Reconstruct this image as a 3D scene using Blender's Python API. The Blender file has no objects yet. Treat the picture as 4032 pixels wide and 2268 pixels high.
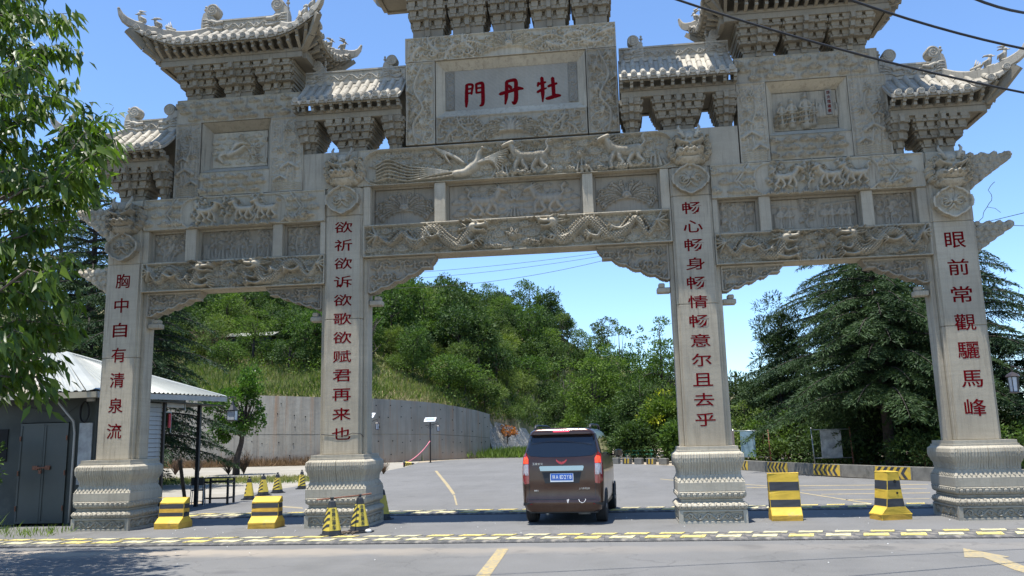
import bpy, bmesh, math, random
import numpy as np
from mathutils import Vector, Matrix, Quaternion

random.seed(7)
rng = np.random.default_rng(7)
SC = bpy.context.scene
COL = SC.collection
rad = math.radians

# ------------------------------------------------------------------ camera
CAMP = np.array([2.143, -18.364, 1.829])
YAW, PITCH, ROLL = 0.12, 0.177, -0.025
F_PX = 3292.2


def cam_axes():
    cy, sy = math.cos(YAW), math.sin(YAW)
    F = np.array([-sy * math.cos(PITCH), cy * math.cos(PITCH), math.sin(PITCH)])
    R0 = np.array([cy, sy, 0.0])
    U0 = np.cross(R0, F)
    R = R0 * math.cos(ROLL) + U0 * math.sin(ROLL)
    U = -R0 * math.sin(ROLL) + U0 * math.cos(ROLL)
    return R, U, F


CR, CU, CF = cam_axes()
cam_data = bpy.data.cameras.new('camera')
cam_data.sensor_width = 36.0
cam_data.lens = 36.0 * F_PX / 4032.0
cam_data.clip_start = 0.1
cam_data.clip_end = 5000
cam = bpy.data.objects.new('camera', cam_data)
COL.objects.link(cam)
cam.matrix_world = Matrix(((CR[0], CU[0], -CF[0], CAMP[0]), (CR[1], CU[1], -CF[1], CAMP[1]),
                           (CR[2], CU[2], -CF[2], CAMP[2]), (0, 0, 0, 1)))
SC.camera = cam


def ray(x, y):
    return CF + CR * (x - 2016) / F_PX - CU * (y - 1134) / F_PX


def onY(x, y, Y):
    d = ray(x, y)
    t = (Y - CAMP[1]) / d[1]
    return CAMP + d * t


def onZ(x, y, Z=0.0):
    d = ray(x, y)
    t = (Z - CAMP[2]) / d[2]
    return CAMP + d * t


# ------------------------------------------------------------------ light
SUN_TRAVEL = Vector((0.125, 0.128, -1.0)).normalized()
world = bpy.data.worlds.new('World')
SC.world = world
world.use_nodes = True
wn = world.node_tree
for n in list(wn.nodes):
    wn.nodes.remove(n)
sky = wn.nodes.new('ShaderNodeTexSky')
sky.sky_type = 'NISHITA'
sky.sun_disc = False
sky.sun_elevation = math.asin(-SUN_TRAVEL.z)
sky.sun_rotation = math.atan2(-SUN_TRAVEL.x, -SUN_TRAVEL.y)
sky.altitude = 900
sky.air_density = 1.0
sky.dust_density = 0.3
sky.ozone_density = 3.0
bg = wn.nodes.new('ShaderNodeBackground')
bg.inputs['Strength'].default_value = 0.135
wo = wn.nodes.new('ShaderNodeOutputWorld')
tint = wn.nodes.new('ShaderNodeMix')
tint.data_type = 'RGBA'
tint.blend_type = 'MULTIPLY'
tint.inputs[0].default_value = 1
tint.inputs[7].default_value = (.90, 1.02, 1.13, 1)
wn.links.new(sky.outputs[0], tint.inputs[6])
wn.links.new(tint.outputs[2], bg.inputs[0])
wn.links.new(bg.outputs[0], wo.inputs[0])

sun_data = bpy.data.lights.new('sun', 'SUN')
sun_data.energy = 4.9
sun_data.angle = rad(0.5)
sun_data.color = (1.0, 0.965, 0.90)
sun = bpy.data.objects.new('sun', sun_data)
COL.objects.link(sun)
sun.rotation_mode = 'QUATERNION'
sun.rotation_quaternion = SUN_TRAVEL.to_track_quat('-Z', 'Y')
sun.location = (-3, -3, 30)

SC.view_settings.view_transform = 'Standard'
SC.view_settings.look = 'None'
SC.view_settings.exposure = 0.80
SC.view_settings.gamma = 1.0
SC.view_settings.use_curve_mapping = False
SC.cycles.max_bounces = 6
SC.cycles.diffuse_bounces = 3
SC.cycles.glossy_bounces = 3
SC.cycles.transparent_max_bounces = 8


# ------------------------------------------------------------------ materials
class NT:
    def __init__(self, m):
        m.use_nodes = True
        self.t = m.node_tree
        self.t.nodes.clear()

    def n(self, kind, **kw):
        nd = self.t.nodes.new(kind)
        ins = kw.pop('ins', {})
        for k, v in kw.items():
            setattr(nd, k, v)
        for k, v in ins.items():
            if hasattr(v, 'node'):
                self.t.links.new(v, nd.inputs[k])
            else:
                nd.inputs[k].default_value = v
        return nd

    def noise(self, vec, scale, detail=4, rough=.55, dist=0.0):
        return self.n('ShaderNodeTexNoise', ins={'Vector': vec, 'Scale': scale, 'Detail': detail, 'Roughness': rough, 'Distortion': dist}).outputs[0]

    def ramp(self, fac, stops, interp='LINEAR'):
        nd = self.n('ShaderNodeValToRGB', ins={'Fac': fac})
        cr = nd.color_ramp
        cr.interpolation = interp
        while len(cr.elements) > 1:
            cr.elements.remove(cr.elements[0])
        for i, (p, c) in enumerate(stops):
            e = cr.elements[0] if i == 0 else cr.elements.new(p)
            e.position = p
            if not hasattr(c, '__len__'):
                c = (c, c, c)
            e.color = (*c[:3], 1)
        return nd.outputs[0]

    def mix(self, fac, a, b, mode='MIX'):
        nd = self.n('ShaderNodeMix', data_type='RGBA', blend_type=mode)
        for idx, v in ((0, fac), (6, a), (7, b)):
            if hasattr(v, 'node'):
                self.t.links.new(v, nd.inputs[idx])
            else:
                if idx != 0 and len(v) == 3:
                    v = (*v, 1)
                nd.inputs[idx].default_value = v
        return nd.outputs[2]

    def math(self, op, a, b=0.0, clamp=False):
        return self.n('ShaderNodeMath', operation=op, use_clamp=clamp, ins={0: a, 1: b}).outputs[0]

    def coord(self, which='Object', scale=None):
        o = self.n('ShaderNodeTexCoord').outputs[which]
        if scale is not None:
            o = self.n('ShaderNodeMapping', ins={'Vector': o, 'Scale': scale}).outputs[0]
        return o

    def bump(self, h, strength=.3, dist=.02):
        return self.n('ShaderNodeBump', ins={'Height': h, 'Strength': strength, 'Distance': dist}).outputs[0]

    def out(self, shader):
        o = self.n('ShaderNodeOutputMaterial')
        self.t.links.new(shader, o.inputs[0])

    def principled(self, color, rough=.8, normal=None, **kw):
        ins = {'Base Color': color if hasattr(color, 'node') else (*color[:3], 1), 'Roughness': rough}
        if normal is not None:
            ins['Normal'] = normal
        ins.update(kw)
        return self.n('ShaderNodeBsdfPrincipled', ins=ins).outputs[0]


MATS = {}


def simple(name, color, rough=.6, var=.12, scale=6, bump=.0, metallic=0.0, coat=0.0, coords='Object', dirt=None, **kw):
    m = bpy.data.materials.new(name)
    t = NT(m)
    v = t.coord(coords)
    nz = t.noise(v, scale, 5)
    c0 = tuple(max(0, c * (1 - var)) for c in color)
    c1 = tuple(min(1, c * (1 + var)) for c in color)
    col = t.ramp(nz, [(.3, c0), (.7, c1)])
    if dirt:
        n2 = t.noise(v, scale * .45, 6, .7)
        col = t.mix(t.ramp(n2, [(dirt[1], 0), (dirt[1] + .12, 1)]), col, dirt[0])
    nm = t.bump(t.noise(v, scale * 6, 3), bump, .01) if bump else None
    ins = {'Metallic': metallic, 'Coat Weight': coat}
    ins.update(kw)
    t.out(t.principled(col, rough, nm, **ins))
    MATS[name] = m
    return m


def stone(name, base, streak=.25, stain=(.16, .13, .09), amt=.5, scale=1.0, vein=0.0, bumps=.35):
    m = bpy.data.materials.new(name)
    t = NT(m)
    g = t.n('ShaderNodeNewGeometry').outputs['Position']
    big = t.noise(g, .9 * scale, 6, .6)
    fine = t.noise(g, 45, 4, .6)
    st = t.n('ShaderNodeMapping', ins={'Vector': g, 'Scale': (7, 7, .55)}).outputs[0]
    streaks = t.noise(st, 1.6, 6, .65, .4)
    hz = t.n('ShaderNodeMapping', ins={'Vector': g, 'Scale': (.5, .5, 9), 'Rotation': (0, rad(14), 0)}).outputs[0]
    bands = t.noise(hz, 1.5, 4, .6, .8)
    lo = tuple(c * .80 for c in base)
    hi = tuple(min(1, c * 1.14) for c in base)
    col = t.ramp(big, [(.32, lo), (.68, hi)])
    col = t.mix(t.math('MULTIPLY', t.ramp(fine, [(.35, 1.), (.6, 0.)]), .22), col, tuple(c * .62 for c in base))
    col = t.mix(t.math('MULTIPLY', t.ramp(streaks, [(.50, 0.), (.72, 1.)]), amt), col, stain)
    col = t.mix(t.math('MULTIPLY', t.ramp(bands, [(.45, 0.), (.75, 1.)]), streak), col, tuple(c * .72 for c in base))
    s2 = t.noise(t.n('ShaderNodeMapping', ins={'Vector': g, 'Scale': (16, 16, .8), 'Location': (3, 1, 7)}).outputs[0], 1.3, 5, .7)
    patch = t.noise(g, .55, 3, .5)
    run = t.math('MULTIPLY', t.ramp(s2, [(.54, 0.), (.66, 1.)]), t.ramp(patch, [(.42, 0.), (.62, 1.)]))
    col = t.mix(t.math('MULTIPLY', run, min(1, amt * 1.15)), col, tuple(c * .55 for c in stain))
    if vein:
        vv = t.n('ShaderNodeMapping', ins={'Vector': g, 'Scale': (1, 1, 1), 'Rotation': (0, rad(52), 0)}).outputs[0]
        wv = t.n('ShaderNodeTexWave', ins={'Vector': vv, 'Scale': 4.0, 'Distortion': 7.0, 'Detail': 4, 'Detail Scale': 1.3}).outputs[1]
        col = t.mix(t.math('MULTIPLY', wv, vein), col, tuple(c * 1.5 for c in base))
    info = t.n('ShaderNodeObjectInfo').outputs['Random']
    col = t.mix(1.0, col, t.ramp(info, [(0, .80), (1, 1.12)]), 'MULTIPLY')
    h = t.math('ADD', t.math('MULTIPLY', fine, .6), t.noise(g, 9, 5, .6))
    t.out(t.principled(col, .86, t.bump(h, bumps, .012)))
    MATS[name] = m
    return m


def foliage(name, dark, light, yellow=None, trans=.35, rough=.6, clump=.6):
    """leaf colours: per-leaf random value (attribute rnd) plus soft clump variation"""
    m = bpy.data.materials.new(name)
    t = NT(m)
    rnd = t.n('ShaderNodeAttribute', attribute_name='rnd').outputs['Fac']
    g = t.coord('Object')
    cl = t.noise(g, clump, 3, .6)
    f = t.math('ADD', t.math('MULTIPLY', rnd, .6), t.math('MULTIPLY', t.ramp(cl, [(.35, 0.), (.65, 1.)]), .4))
    col = t.ramp(f, [(.0, dark), (1., light)])
    if yellow:
        y = t.noise(g, clump * .8, 2, .5)
        col = t.mix(t.ramp(y, [(.56, 0.), (.66, 1.)]), col, yellow)
    info = t.n('ShaderNodeObjectInfo').outputs['Random']
    col = t.mix(1.0, col, t.ramp(info, [(0, (.72, .80, .80)), (.5, (1, 1, 1)), (1, (1.22, 1.15, .9))]), 'MULTIPLY')
    p = t.principled(col, rough, None, **{'Specular IOR Level': .5 if 'glossy' in name else .18})
    tr = t.n('ShaderNodeBsdfTranslucent', ins={'Color': t.mix(1.0, col, (1.3, 1.5, .6), 'MULTIPLY')}).outputs[0]
    mx = t.n('ShaderNodeMixShader', ins={0: trans, 1: p, 2: tr}).outputs[0]
    t.out(mx)
    MATS[name] = m
    return m


STONE = (.415, .362, .27)
stone('carved stone', STONE, amt=.55, streak=.3)
stone('shaft stone', (.43, .372, .275), streak=.45, amt=.38, scale=.7)
stone('pedestal stone', (.41, .365, .28), streak=.12, amt=.30)
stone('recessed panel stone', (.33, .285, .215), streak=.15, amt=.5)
stone('plaque stone', (.275, .25, .20), streak=.1, amt=.12, vein=.10, stain=(.42, .42, .40))
stone('roof stone', (.38, .345, .28), streak=.2, amt=.6, stain=(.2, .18, .15))
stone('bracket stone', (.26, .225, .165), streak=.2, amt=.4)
simple('letter red', (.13, .003, .006), .9, .3, 30, **{'Specular IOR Level': .05})
simple('letter edge red', (.5, .05, .06), .6, .2, 30)
simple('black rubber', (.075, .073, .070), .85, .3, 8, .3, dirt=((.20, .18, .15), .50))
simple('bump yellow', (.62, .49, .15), .6, .15, 4, .2, dirt=((.30, .27, .18), .60))
simple('barrier yellow', (.58, .38, .035), .7, .15, 3, .25, coords='Object', dirt=((.30, .25, .14), .57))
simple('barrier black', (.035, .037, .042), .6, .2, 4, .2, dirt=((.2, .18, .15), .58))
simple('raw concrete', (.36, .33, .27), .9, .2, 9, .5)
simple('dark hole', (.01, .01, .01), .9)
simple('cone black', (.025, .027, .03), .55, .2, 8, dirt=((.12, .12, .11), .62))
simple('cone yellow', (.62, .47, .06), .5, .1, 8, dirt=((.35, .28, .10), .62))
simple('dark metal', (.03, .022, .02), .4, .2, 20)
simple('black metal', (.02, .021, .023), .45, .2, 20)
simple('grey steel', (.35, .36, .36), .4, .1, 20, metallic=.6)
simple('rusty metal', (.20, .085, .05), .8, .4, 30, .3)
simple('white frame', (.75, .76, .76), .4, .05, 10)
simple('solar cell', (.30, .34, .40), .15, .15, 12)
simple('frosted glass', (.55, .58, .62), .2, .1, 10)
simple('pink rope', (.62, .19, .24), .7, .1, 10)
simple('cable black', (.012, .012, .013), .6)
simple('shaded shed paint', (.05, .056, .05), .8, .25, 1.6, .2, dirt=((.09, .09, .08), .6))  # base colour darkened to include the shade of the eave and trees
simple('shaded door green', (.048, .055, .050), .45, .15, 1.3, dirt=((.06, .05, .04), .66))  # grey green lowered in tone, eave and tree shade mixed into the colour
simple('sheet metal cream', (.34, .29, .20), .45, .2, 1.5, dirt=((.40, .38, .35), .55))
simple('sheet metal pale', (.33, .335, .295), .35, .12, 1.2, dirt=((.40, .39, .34), .55))
simple('white slat', (.36, .36, .34), .5, .12, 2, dirt=((.25, .25, .24), .62))
simple('red notice', (.42, .03, .04), .6)
simple('plastic black', (.018, .019, .021), .5)
simple('bark grey brown', (.10, .078, .06), .9, .35, 7, .8)
simple('bark dark', (.045, .036, .03), .9, .35, 7, .8)
simple('old wood', (.10, .075, .05), .85, .3, 12, .3)
simple('white stone chip', (.65, .63, .58), .8, .1, 20)
simple('billboard grey', (.30, .31, .31), .6, .45, 3.2, dirt=((.50, .51, .50), .52))
simple('billboard blue', (.22, .33, .38), .6, .3, 3, dirt=((.42, .45, .44), .55))
simple('billboard pink', (.25, .20, .18), .6, .2, 3)
simple('rope orange', (.5, .2, .05), .7)
foliage('leaf glossy green', (.030, .062, .009), (.16, .235, .032), trans=.5, rough=.42, clump=1.5)
foliage('leaf persimmon', (.035, .075, .015), (.12, .22, .04), trans=.35, rough=.35, clump=1.0)
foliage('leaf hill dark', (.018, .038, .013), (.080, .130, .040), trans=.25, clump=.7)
foliage('leaf hill mid', (.034, .066, .015), (.115, .185, .042), trans=.3, clump=.7)
foliage('leaf hill light', (.058, .095, .026), (.17, .22, .065), trans=.3, clump=.6)
foliage('leaf yellow tipped', (.035, .065, .014), (.10, .16, .03), yellow=(.32, .34, .03), trans=.3, clump=.9)
foliage('needle blue green', (.008, .022, .010), (.055, .095, .040), trans=.15, clump=.5, rough=.6)
foliage('needle pine', (.018, .038, .014), (.065, .10, .036), trans=.15, clump=.5, rough=.6)
foliage('grass green', (.06, .10, .02), (.18, .25, .06), trans=.3, clump=1.)
foliage('grass dry', (.14, .14, .055), (.32, .31, .14), trans=.3, clump=.3)
foliage('grass hill', (.035, .065, .016), (.13, .18, .05), trans=.3, clump=.15)
foliage('leaf red brown', (.18, .06, .02), (.36, .15, .05), trans=.3, clump=1.)
foliage('twig brown', (.11, .07, .05), (.22, .15, .10), trans=.1, clump=1.)


# ------------------------------------------------------------------ objects
def link(o, parent=None):
    COL.objects.link(o)
    if parent is not None:
        o.parent = parent
    return o


def tag(o, label=None, cat=None, group=None, kind=None):
    if label: o['label'] = label
    if cat: o['category'] = cat
    if group: o['group'] = group
    if kind: o['kind'] = kind
    return o


def empty(name, loc=(0, 0, 0), rz=0.0, label=None, cat=None, group=None):
    o = bpy.data.objects.new(name, None)
    o.empty_display_size = .3
    o.location = loc
    o.rotation_euler = (0, 0, rz)
    COL.objects.link(o)
    return tag(o, label, cat, group)


def copy_tree(o, parent=None):
    c = o.copy()
    COL.objects.link(c)
    c.parent = parent
    for ch in list(o.children):
        copy_tree(ch, c)
    return c


class MB:
    """collects faces; build() links them as one mesh object"""

    def __init__(s):
        s.v = []
        s.f = []
        s.m = []
        s.sm = []
        s.cur = 0
        s.smooth = False

    def add(s, vs, fs):
        b = len(s.v)
        s.v.extend([tuple(p) for p in vs])
        for f in fs:
            s.f.append(tuple(i + b for i in f))
            s.m.append(s.cur)
            s.sm.append(s.smooth)
        return s

    def box(s, x0, x1, y0, y1, z0, z1, M=None, taper=None):
        vs = [(x0, y0, z0), (x1, y0, z0), (x1, y1, z0), (x0, y1, z0), (x0, y0, z1), (x1, y0, z1), (x1, y1, z1), (x0, y1, z1)]
        if taper:  # shrink the bottom by taper in x and y
            cx, cy = (x0 + x1) / 2, (y0 + y1) / 2
            vs = [(cx + (p[0] - cx) * taper, cy + (p[1] - cy) * taper, p[2]) if i < 4 else p for i, p in enumerate(vs)]
        if M is not None:
            vs = [tuple(M @ Vector(p)) for p in vs]
        return s.add(vs, [(0, 3, 2, 1), (4, 5, 6, 7), (0, 1, 5, 4), (1, 2, 6, 5), (2, 3, 7, 6), (3, 0, 4, 7)])

    def prism(s, pts, axis, a, b, M=None):
        """pts: outline in the two other axes (order: x,z for axis y; y,z for axis x; x,y for axis z)"""
        def P(u, w, t):
            return (t, u, w) if axis == 'x' else ((u, t, w) if axis == 'y' else (u, w, t))
        n = len(pts)
        vs = [P(u, w, a) for u, w in pts] + [P(u, w, b) for u, w in pts]
        if M is not None:
            vs = [tuple(M @ Vector(p)) for p in vs]
        fs = [tuple(range(n)), tuple(range(2 * n - 1, n - 1, -1))]
        fs += [(i, (i + 1) % n, n + (i + 1) % n, n + i)[::-1] for i in range(n)]
        return s.add(vs, fs)

    def tube(s, pts, radii, n=8, cap=True):
        pts = [Vector(p) for p in pts]
        if not hasattr(radii, '__len__'):
            radii = [radii] * len(pts)
        vs = []
        up = None
        for i, p in enumerate(pts):
            d = (pts[min(i + 1, len(pts) - 1)] - pts[max(i - 1, 0)])
            d = d.normalized() if d.length > 1e-9 else Vector((0, 0, 1))
            if up is None:
                up = Vector((0, 0, 1)) if abs(d.z) < .9 else Vector((1, 0, 0))
            a = d.cross(up).normalized()
            up = a.cross(d).normalized()
            for k in range(n):
                t = 2 * math.pi * k / n
                vs.append(p + (a * math.cos(t) + up * math.sin(t)) * radii[i])
        fs = []
        for i in range(len(pts) - 1):
            for k in range(n):
                fs.append((i * n + k, i * n + (k + 1) % n, (i + 1) * n + (k + 1) % n, (i + 1) * n + k))
        if cap:
            fs.append(tuple(range(n - 1, -1, -1)))
            fs.append(tuple(range((len(pts) - 1) * n, len(pts) * n)))
        return s.add(vs, fs)

    def lathe(s, prof, n=16, c=(0, 0, 0), M=None):
        vs = []
        for r, z in prof:
            for k in range(n):
                t = 2 * math.pi * k / n
                vs.append((c[0] + r * math.cos(t), c[1] + r * math.sin(t), c[2] + z))
        if M is not None:
            vs = [tuple(M @ Vector(p)) for p in vs]
        fs = []
        for i in range(len(prof) - 1):
            for k in range(n):
                fs.append((i * n + k, i * n + (k + 1) % n, (i + 1) * n + (k + 1) % n, (i + 1) * n + k))
        fs.append(tuple(range(n - 1, -1, -1)))
        fs.append(tuple(range((len(prof) - 1) * n, len(prof) * n)))
        return s.add(vs, fs)

    def blob(s, c, r, n=8, sq=(1, 1, 1), M=None):
        m = max(4, n // 2 + 1)
        prof = [(max(1e-3, math.sin(math.pi * i / m)), -math.cos(math.pi * i / m)) for i in range(m + 1)]
        vs = []
        for pr, pz in prof:
            for k in range(n):
                t = 2 * math.pi * k / n
                vs.append((c[0] + r * sq[0] * pr * math.cos(t), c[1] + r * sq[1] * pr * math.sin(t), c[2] + r * sq[2] * pz))
        if M is not None:
            vs = [tuple(M @ Vector(p)) for p in vs]
        fs = []
        for i in range(m):
            for k in range(n):
                fs.append((i * n + k, i * n + (k + 1) % n, (i + 1) * n + (k + 1) % n, (i + 1) * n + k))
        return s.add(vs, fs)

    def mesh(s, name, mats, shift=(0, 0, 0)):
        me = bpy.data.meshes.new(name)
        sh = Vector(shift)
        me.from_pydata([tuple(Vector(p) - sh) for p in s.v], [], s.f)
        if not isinstance(mats, (list, tuple)):
            mats = [mats]
        for m in mats:
            me.materials.append(MATS[m] if isinstance(m, str) else m)
        me.polygons.foreach_set('material_index', s.m)
        me.polygons.foreach_set('use_smooth', s.sm)
        me.update()
        return me

    def build(s, name, mats, parent=None, origin=None, bevel=0.0):
        if origin is None:
            a = np.array(s.v)
            lo, hi = a.min(0), a.max(0)
            origin = ((lo[0] + hi[0]) / 2, (lo[1] + hi[1]) / 2, lo[2])
        me = s.mesh(name, mats, origin)
        if bevel:
            bm = bmesh.new()
            bm.from_mesh(me)
            bmesh.ops.remove_doubles(bm, verts=bm.verts, dist=1e-5)
            es = [e for e in bm.edges if len(e.link_faces) == 2 and e.calc_face_angle(0) > .5]
            bmesh.ops.bevel(bm, geom=es, offset=bevel, segments=1, affect='EDGES')
            bm.to_mesh(me)
            bm.free()
        o = bpy.data.objects.new(name, me)
        o.location = origin
        link(o, parent)
        return o


def inst(name, me, parent, loc, rot=(0, 0, 0), scale=(1, 1, 1), M=None):
    o = bpy.data.objects.new(name, me)
    if M is not None:
        o.matrix_local = M
    else:
        o.location = loc
        o.rotation_euler = rot
        o.scale = scale
    return link(o, parent)


def np_mesh(name, V, Fq, mats, smooth=True, attr=None):
    """fast mesh from numpy: V (n,3), Fq (m,4) or (m,3)"""
    me = bpy.data.meshes.new(name)
    k = Fq.shape[1]
    me.vertices.add(len(V))
    me.vertices.foreach_set('co', V.astype(np.float32).ravel())
    me.loops.add(len(Fq) * k)
    me.loops.foreach_set('vertex_index', Fq.astype(np.int32).ravel())
    me.polygons.add(len(Fq))
    me.polygons.foreach_set('loop_start', np.arange(0, len(Fq) * k, k, dtype=np.int32))
    me.polygons.foreach_set('loop_total', np.full(len(Fq), k, dtype=np.int32))
    me.polygons.foreach_set('use_smooth', np.full(len(Fq), smooth))
    if not isinstance(mats, (list, tuple)):
        mats = [mats]
    for m in mats:
        me.materials.append(MATS[m] if isinstance(m, str) else m)
    if attr is not None:
        a = me.attributes.new('rnd', 'FLOAT', 'POINT')
        a.data.foreach_set('value', attr.astype(np.float32))
    me.update(calc_edges=True)
    me.validate()
    return me


def np_obj(name, V, Fq, mats, parent=None, smooth=True, attr=None, loc=(0, 0, 0)):
    me = np_mesh(name, V, Fq, mats, smooth, attr)
    o = bpy.data.objects.new(name, me)
    o.location = loc
    return link(o, parent)


def text_mesh(ch, w, h, depth, mat, bold=.0, shear=0.0):
    """a glyph of the built-in font as a thin solid, centred, fitted to w x h, in the XZ plane facing -Y"""
    cu = bpy.data.curves.new('glyph', 'FONT')
    cu.body = ch
    cu.extrude = .02
    cu.offset = bold
    cu.resolution_u = 3
    cu.shear = shear
    ob = bpy.data.objects.new('glyph', cu)
    COL.objects.link(ob)
    dg = bpy.context.evaluated_depsgraph_get()
    me = bpy.data.meshes.new_from_object(ob.evaluated_get(dg))
    COL.objects.unlink(ob)
    bpy.data.objects.remove(ob)
    n = len(me.vertices)
    co = np.zeros(n * 3)
    me.vertices.foreach_get('co', co)
    co = co.reshape(-1, 3)
    lo, hi = co.min(0), co.max(0)
    c = (lo + hi) / 2
    ext = np.maximum(hi - lo, 1e-6)
    x = (co[:, 0] - c[0]) / ext[0] * w
    z = (co[:, 1] - c[1]) / ext[1] * h
    y = -(co[:, 2] / .02) * depth / 2
    me.vertices.foreach_set('co', np.stack([x, y, z], 1).astype(np.float32).ravel())
    me.materials.clear()
    me.materials.append(MATS[mat])
    me.update()
    return me
# ------------------------------------------------------------------ carving
def spline(pts, n=12):
    P = np.array(pts, float)
    if len(P) < 3:
        t = np.linspace(0, 1, n + 1)[:, None]
        return P[0] * (1 - t) + P[-1] * t
    Q = np.vstack([2 * P[0] - P[1], P, 2 * P[-1] - P[-2]])
    out = []
    for i in range(1, len(Q) - 2):
        p0, p1, p2, p3 = Q[i - 1], Q[i], Q[i + 1], Q[i + 2]
        for t in np.linspace(0, 1, n, endpoint=False):
            out.append(.5 * ((2 * p1) + (-p0 + p2) * t + (2 * p0 - 5 * p1 + 4 * p2 - p3) * t * t + (-p0 + 3 * p1 - 3 * p2 + p3) * t ** 3))
    out.append(P[-1])
    return np.array(out)


class Relief:
    """a height field on a w x h slab face (metres), drawn with rounded strokes"""

    def __init__(s, w, h, res=.016):
        s.w, s.h = w, h
        s.nx, s.ny = max(4, int(w / res)), max(4, int(h / res))
        s.dx, s.dy = w / s.nx, h / s.ny
        s.H = np.zeros((s.ny + 1, s.nx + 1))
        s.xs = np.linspace(0, w, s.nx + 1)
        s.ys = np.linspace(0, h, s.ny + 1)
        s.mask = None
        s.k = 1.45
        s.r = random.Random(int(w * 1000 + h * 77))

    def stamp(s, cx, cy, r, hg, p=.5, base=0.0, sub=False):
        i0, i1 = int((cx - r) / s.dx), int((cx + r) / s.dx) + 2
        j0, j1 = int((cy - r) / s.dy), int((cy + r) / s.dy) + 2
        hg, base = hg * s.k, base * s.k
        i0, j0 = max(i0, 0), max(j0, 0)
        i1, j1 = min(i1, s.nx + 1), min(j1, s.ny + 1)
        if i0 >= i1 or j0 >= j1: return
        X = s.xs[i0:i1][None, :] - cx
        Y = s.ys[j0:j1][:, None] - cy
        q = 1 - (X * X + Y * Y) / (r * r)
        v = np.where(q > 0, np.maximum(q, 0) ** p * hg + base, 0)
        W = s.H[j0:j1, i0:i1]
        if sub:
            W -= np.where(q > 0, np.maximum(q, 0) ** p * hg, 0)
            np.maximum(W, 0, out=W)
        else:
            np.maximum(W, v, out=W)

    def stroke(s, pts, w0, w1, hg, h1=None, p=.5, n=10, sub=False, mid=None, base=0.0, raw=False):
        P = np.array(pts, float) if raw else spline(pts, n)
        d = np.r_[0, np.cumsum(np.hypot(*np.diff(P, axis=0).T))]
        L = d[-1]
        if L < 1e-6: return
        h1 = hg if h1 is None else h1
        t = 0.0
        while t <= L:
            f = t / L
            r = (w0 + (w1 - w0) * f) if mid is None else (w0 + (mid - w0) * f * 2 if f < .5 else mid + (w1 - mid) * (f * 2 - 1))
            x, y = np.interp(t, d, P[:, 0]), np.interp(t, d, P[:, 1])
            s.stamp(x, y, max(r, s.dx * .8), hg + (h1 - hg) * f, p, base, sub)
            t += max(r * .35, s.dx * .6)

    def rect(s, x0, x1, y0, y1, hg, soft=.0):
        X, Y = s.xs[None, :], s.ys[:, None]
        d = np.minimum(np.minimum(X - x0, x1 - X), np.minimum(Y - y0, y1 - Y))
        v = np.clip(d / soft, 0, 1) * hg if soft else np.where(d >= 0, hg, 0)
        s.H = np.maximum(s.H, v)

    def border(s, b, hg):
        X, Y = s.xs[None, :], s.ys[:, None]
        d = np.minimum(np.minimum(X, s.w - X), np.minimum(Y, s.h - Y))
        s.H = np.where(d <= b, np.maximum(s.H, hg), s.H)

    def spiral(s, cx, cy, R, turns=1.6, sgn=1, a0=0.0, w=.02, hg=.04, tail=None):
        n = int(14 * turns) + 4
        pts = []
        for i in range(n + 1):
            f = i / n
            a = a0 + sgn * f * turns * 2 * math.pi
            r = R * (1 - f) ** .8 + R * .06
            pts.append((cx + r * math.cos(a), cy + r * math.sin(a)))
        if tail: pts = [tail] + pts
        s.stroke(pts, w * 1.15, w * .8, hg, hg * .9, raw=True)
        s.stamp(cx, cy, w * 1.1, hg * 1.1)

    def cloud(s, cx, cy, sz, hg=.05, sgn=1):
        R = s.r
        for k, (ox, oy, rr) in enumerate(((-.55, -.05, .36), (0, .14, .46), (.55, -.05, .36))):
            s.stamp(cx + ox * sz * sgn, cy + oy * sz, rr * sz * 1.15, hg * (.62 + .1 * k), .22)
            s.spiral(cx + ox * sz * sgn, cy + oy * sz, rr * sz * .85, 1.1, sgn if k < 2 else -sgn, R.uniform(-.5, .8), max(.012, sz * .12), hg * 1.15)
        s.stroke([(cx - sgn * sz * .7, cy - .26 * sz), (cx, cy - .38 * sz), (cx + sgn * sz * .9, cy - .28 * sz), (cx + sgn * sz * 1.4, cy - .1 * sz)],
                 sz * .15, sz * .04, hg * .85, p=.3)

    def cloudfield(s, x0, x1, y0, y1, sz, hg=.05, jitter=.15):
        R = s.r
        rows = max(2, int(round((y1 - y0) / (sz * .72))))
        cols = max(1, int(round((x1 - x0) / (sz * 1.55))))
        for j in range(rows):
            for i in range(cols + 1):
                x = x0 + (i + (.5 if j % 2 else 0.05)) * (x1 - x0) / cols + R.uniform(-1, 1) * jitter * sz
                y = y0 + (j + .5) * (y1 - y0) / rows + R.uniform(-1, 1) * jitter * sz * .5
                if x0 < x < x1:
                    s.cloud(x, y, sz * R.uniform(.48, .60), hg * R.uniform(.75, 1.1), R.choice((-1, 1)))

    def scrollfill(s, x0, x1, y0, y1, sz, hg=.05, mask=None):
        """rank growth of curling leaves and volutes filling an area"""
        R = s.r
        rows = max(1, int(round((y1 - y0) / sz)))
        cols = max(1, int(round((x1 - x0) / sz)))
        for j in range(rows):
            for i in range(cols):
                x = x0 + (i + .5 + R.uniform(-.15, .15)) * (x1 - x0) / cols
                y = y0 + (j + .5 + R.uniform(-.15, .15)) * (y1 - y0) / rows
                sg = 1 if (i + j) % 2 else -1
                a = R.uniform(0, 6.28)
                s.spiral(x, y, sz * .34, 1.15, sg, a, sz * .07, hg)
                for k in range(4):
                    b = a + k * 1.57 + .5
                    s.leaf(x + math.cos(b) * sz * .30, y + math.sin(b) * sz * .30, b + sg * .6, sz * R.uniform(.4, .62), sg * 1.4, sz * .085, hg * R.uniform(.7, 1), 1, sg)

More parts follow.
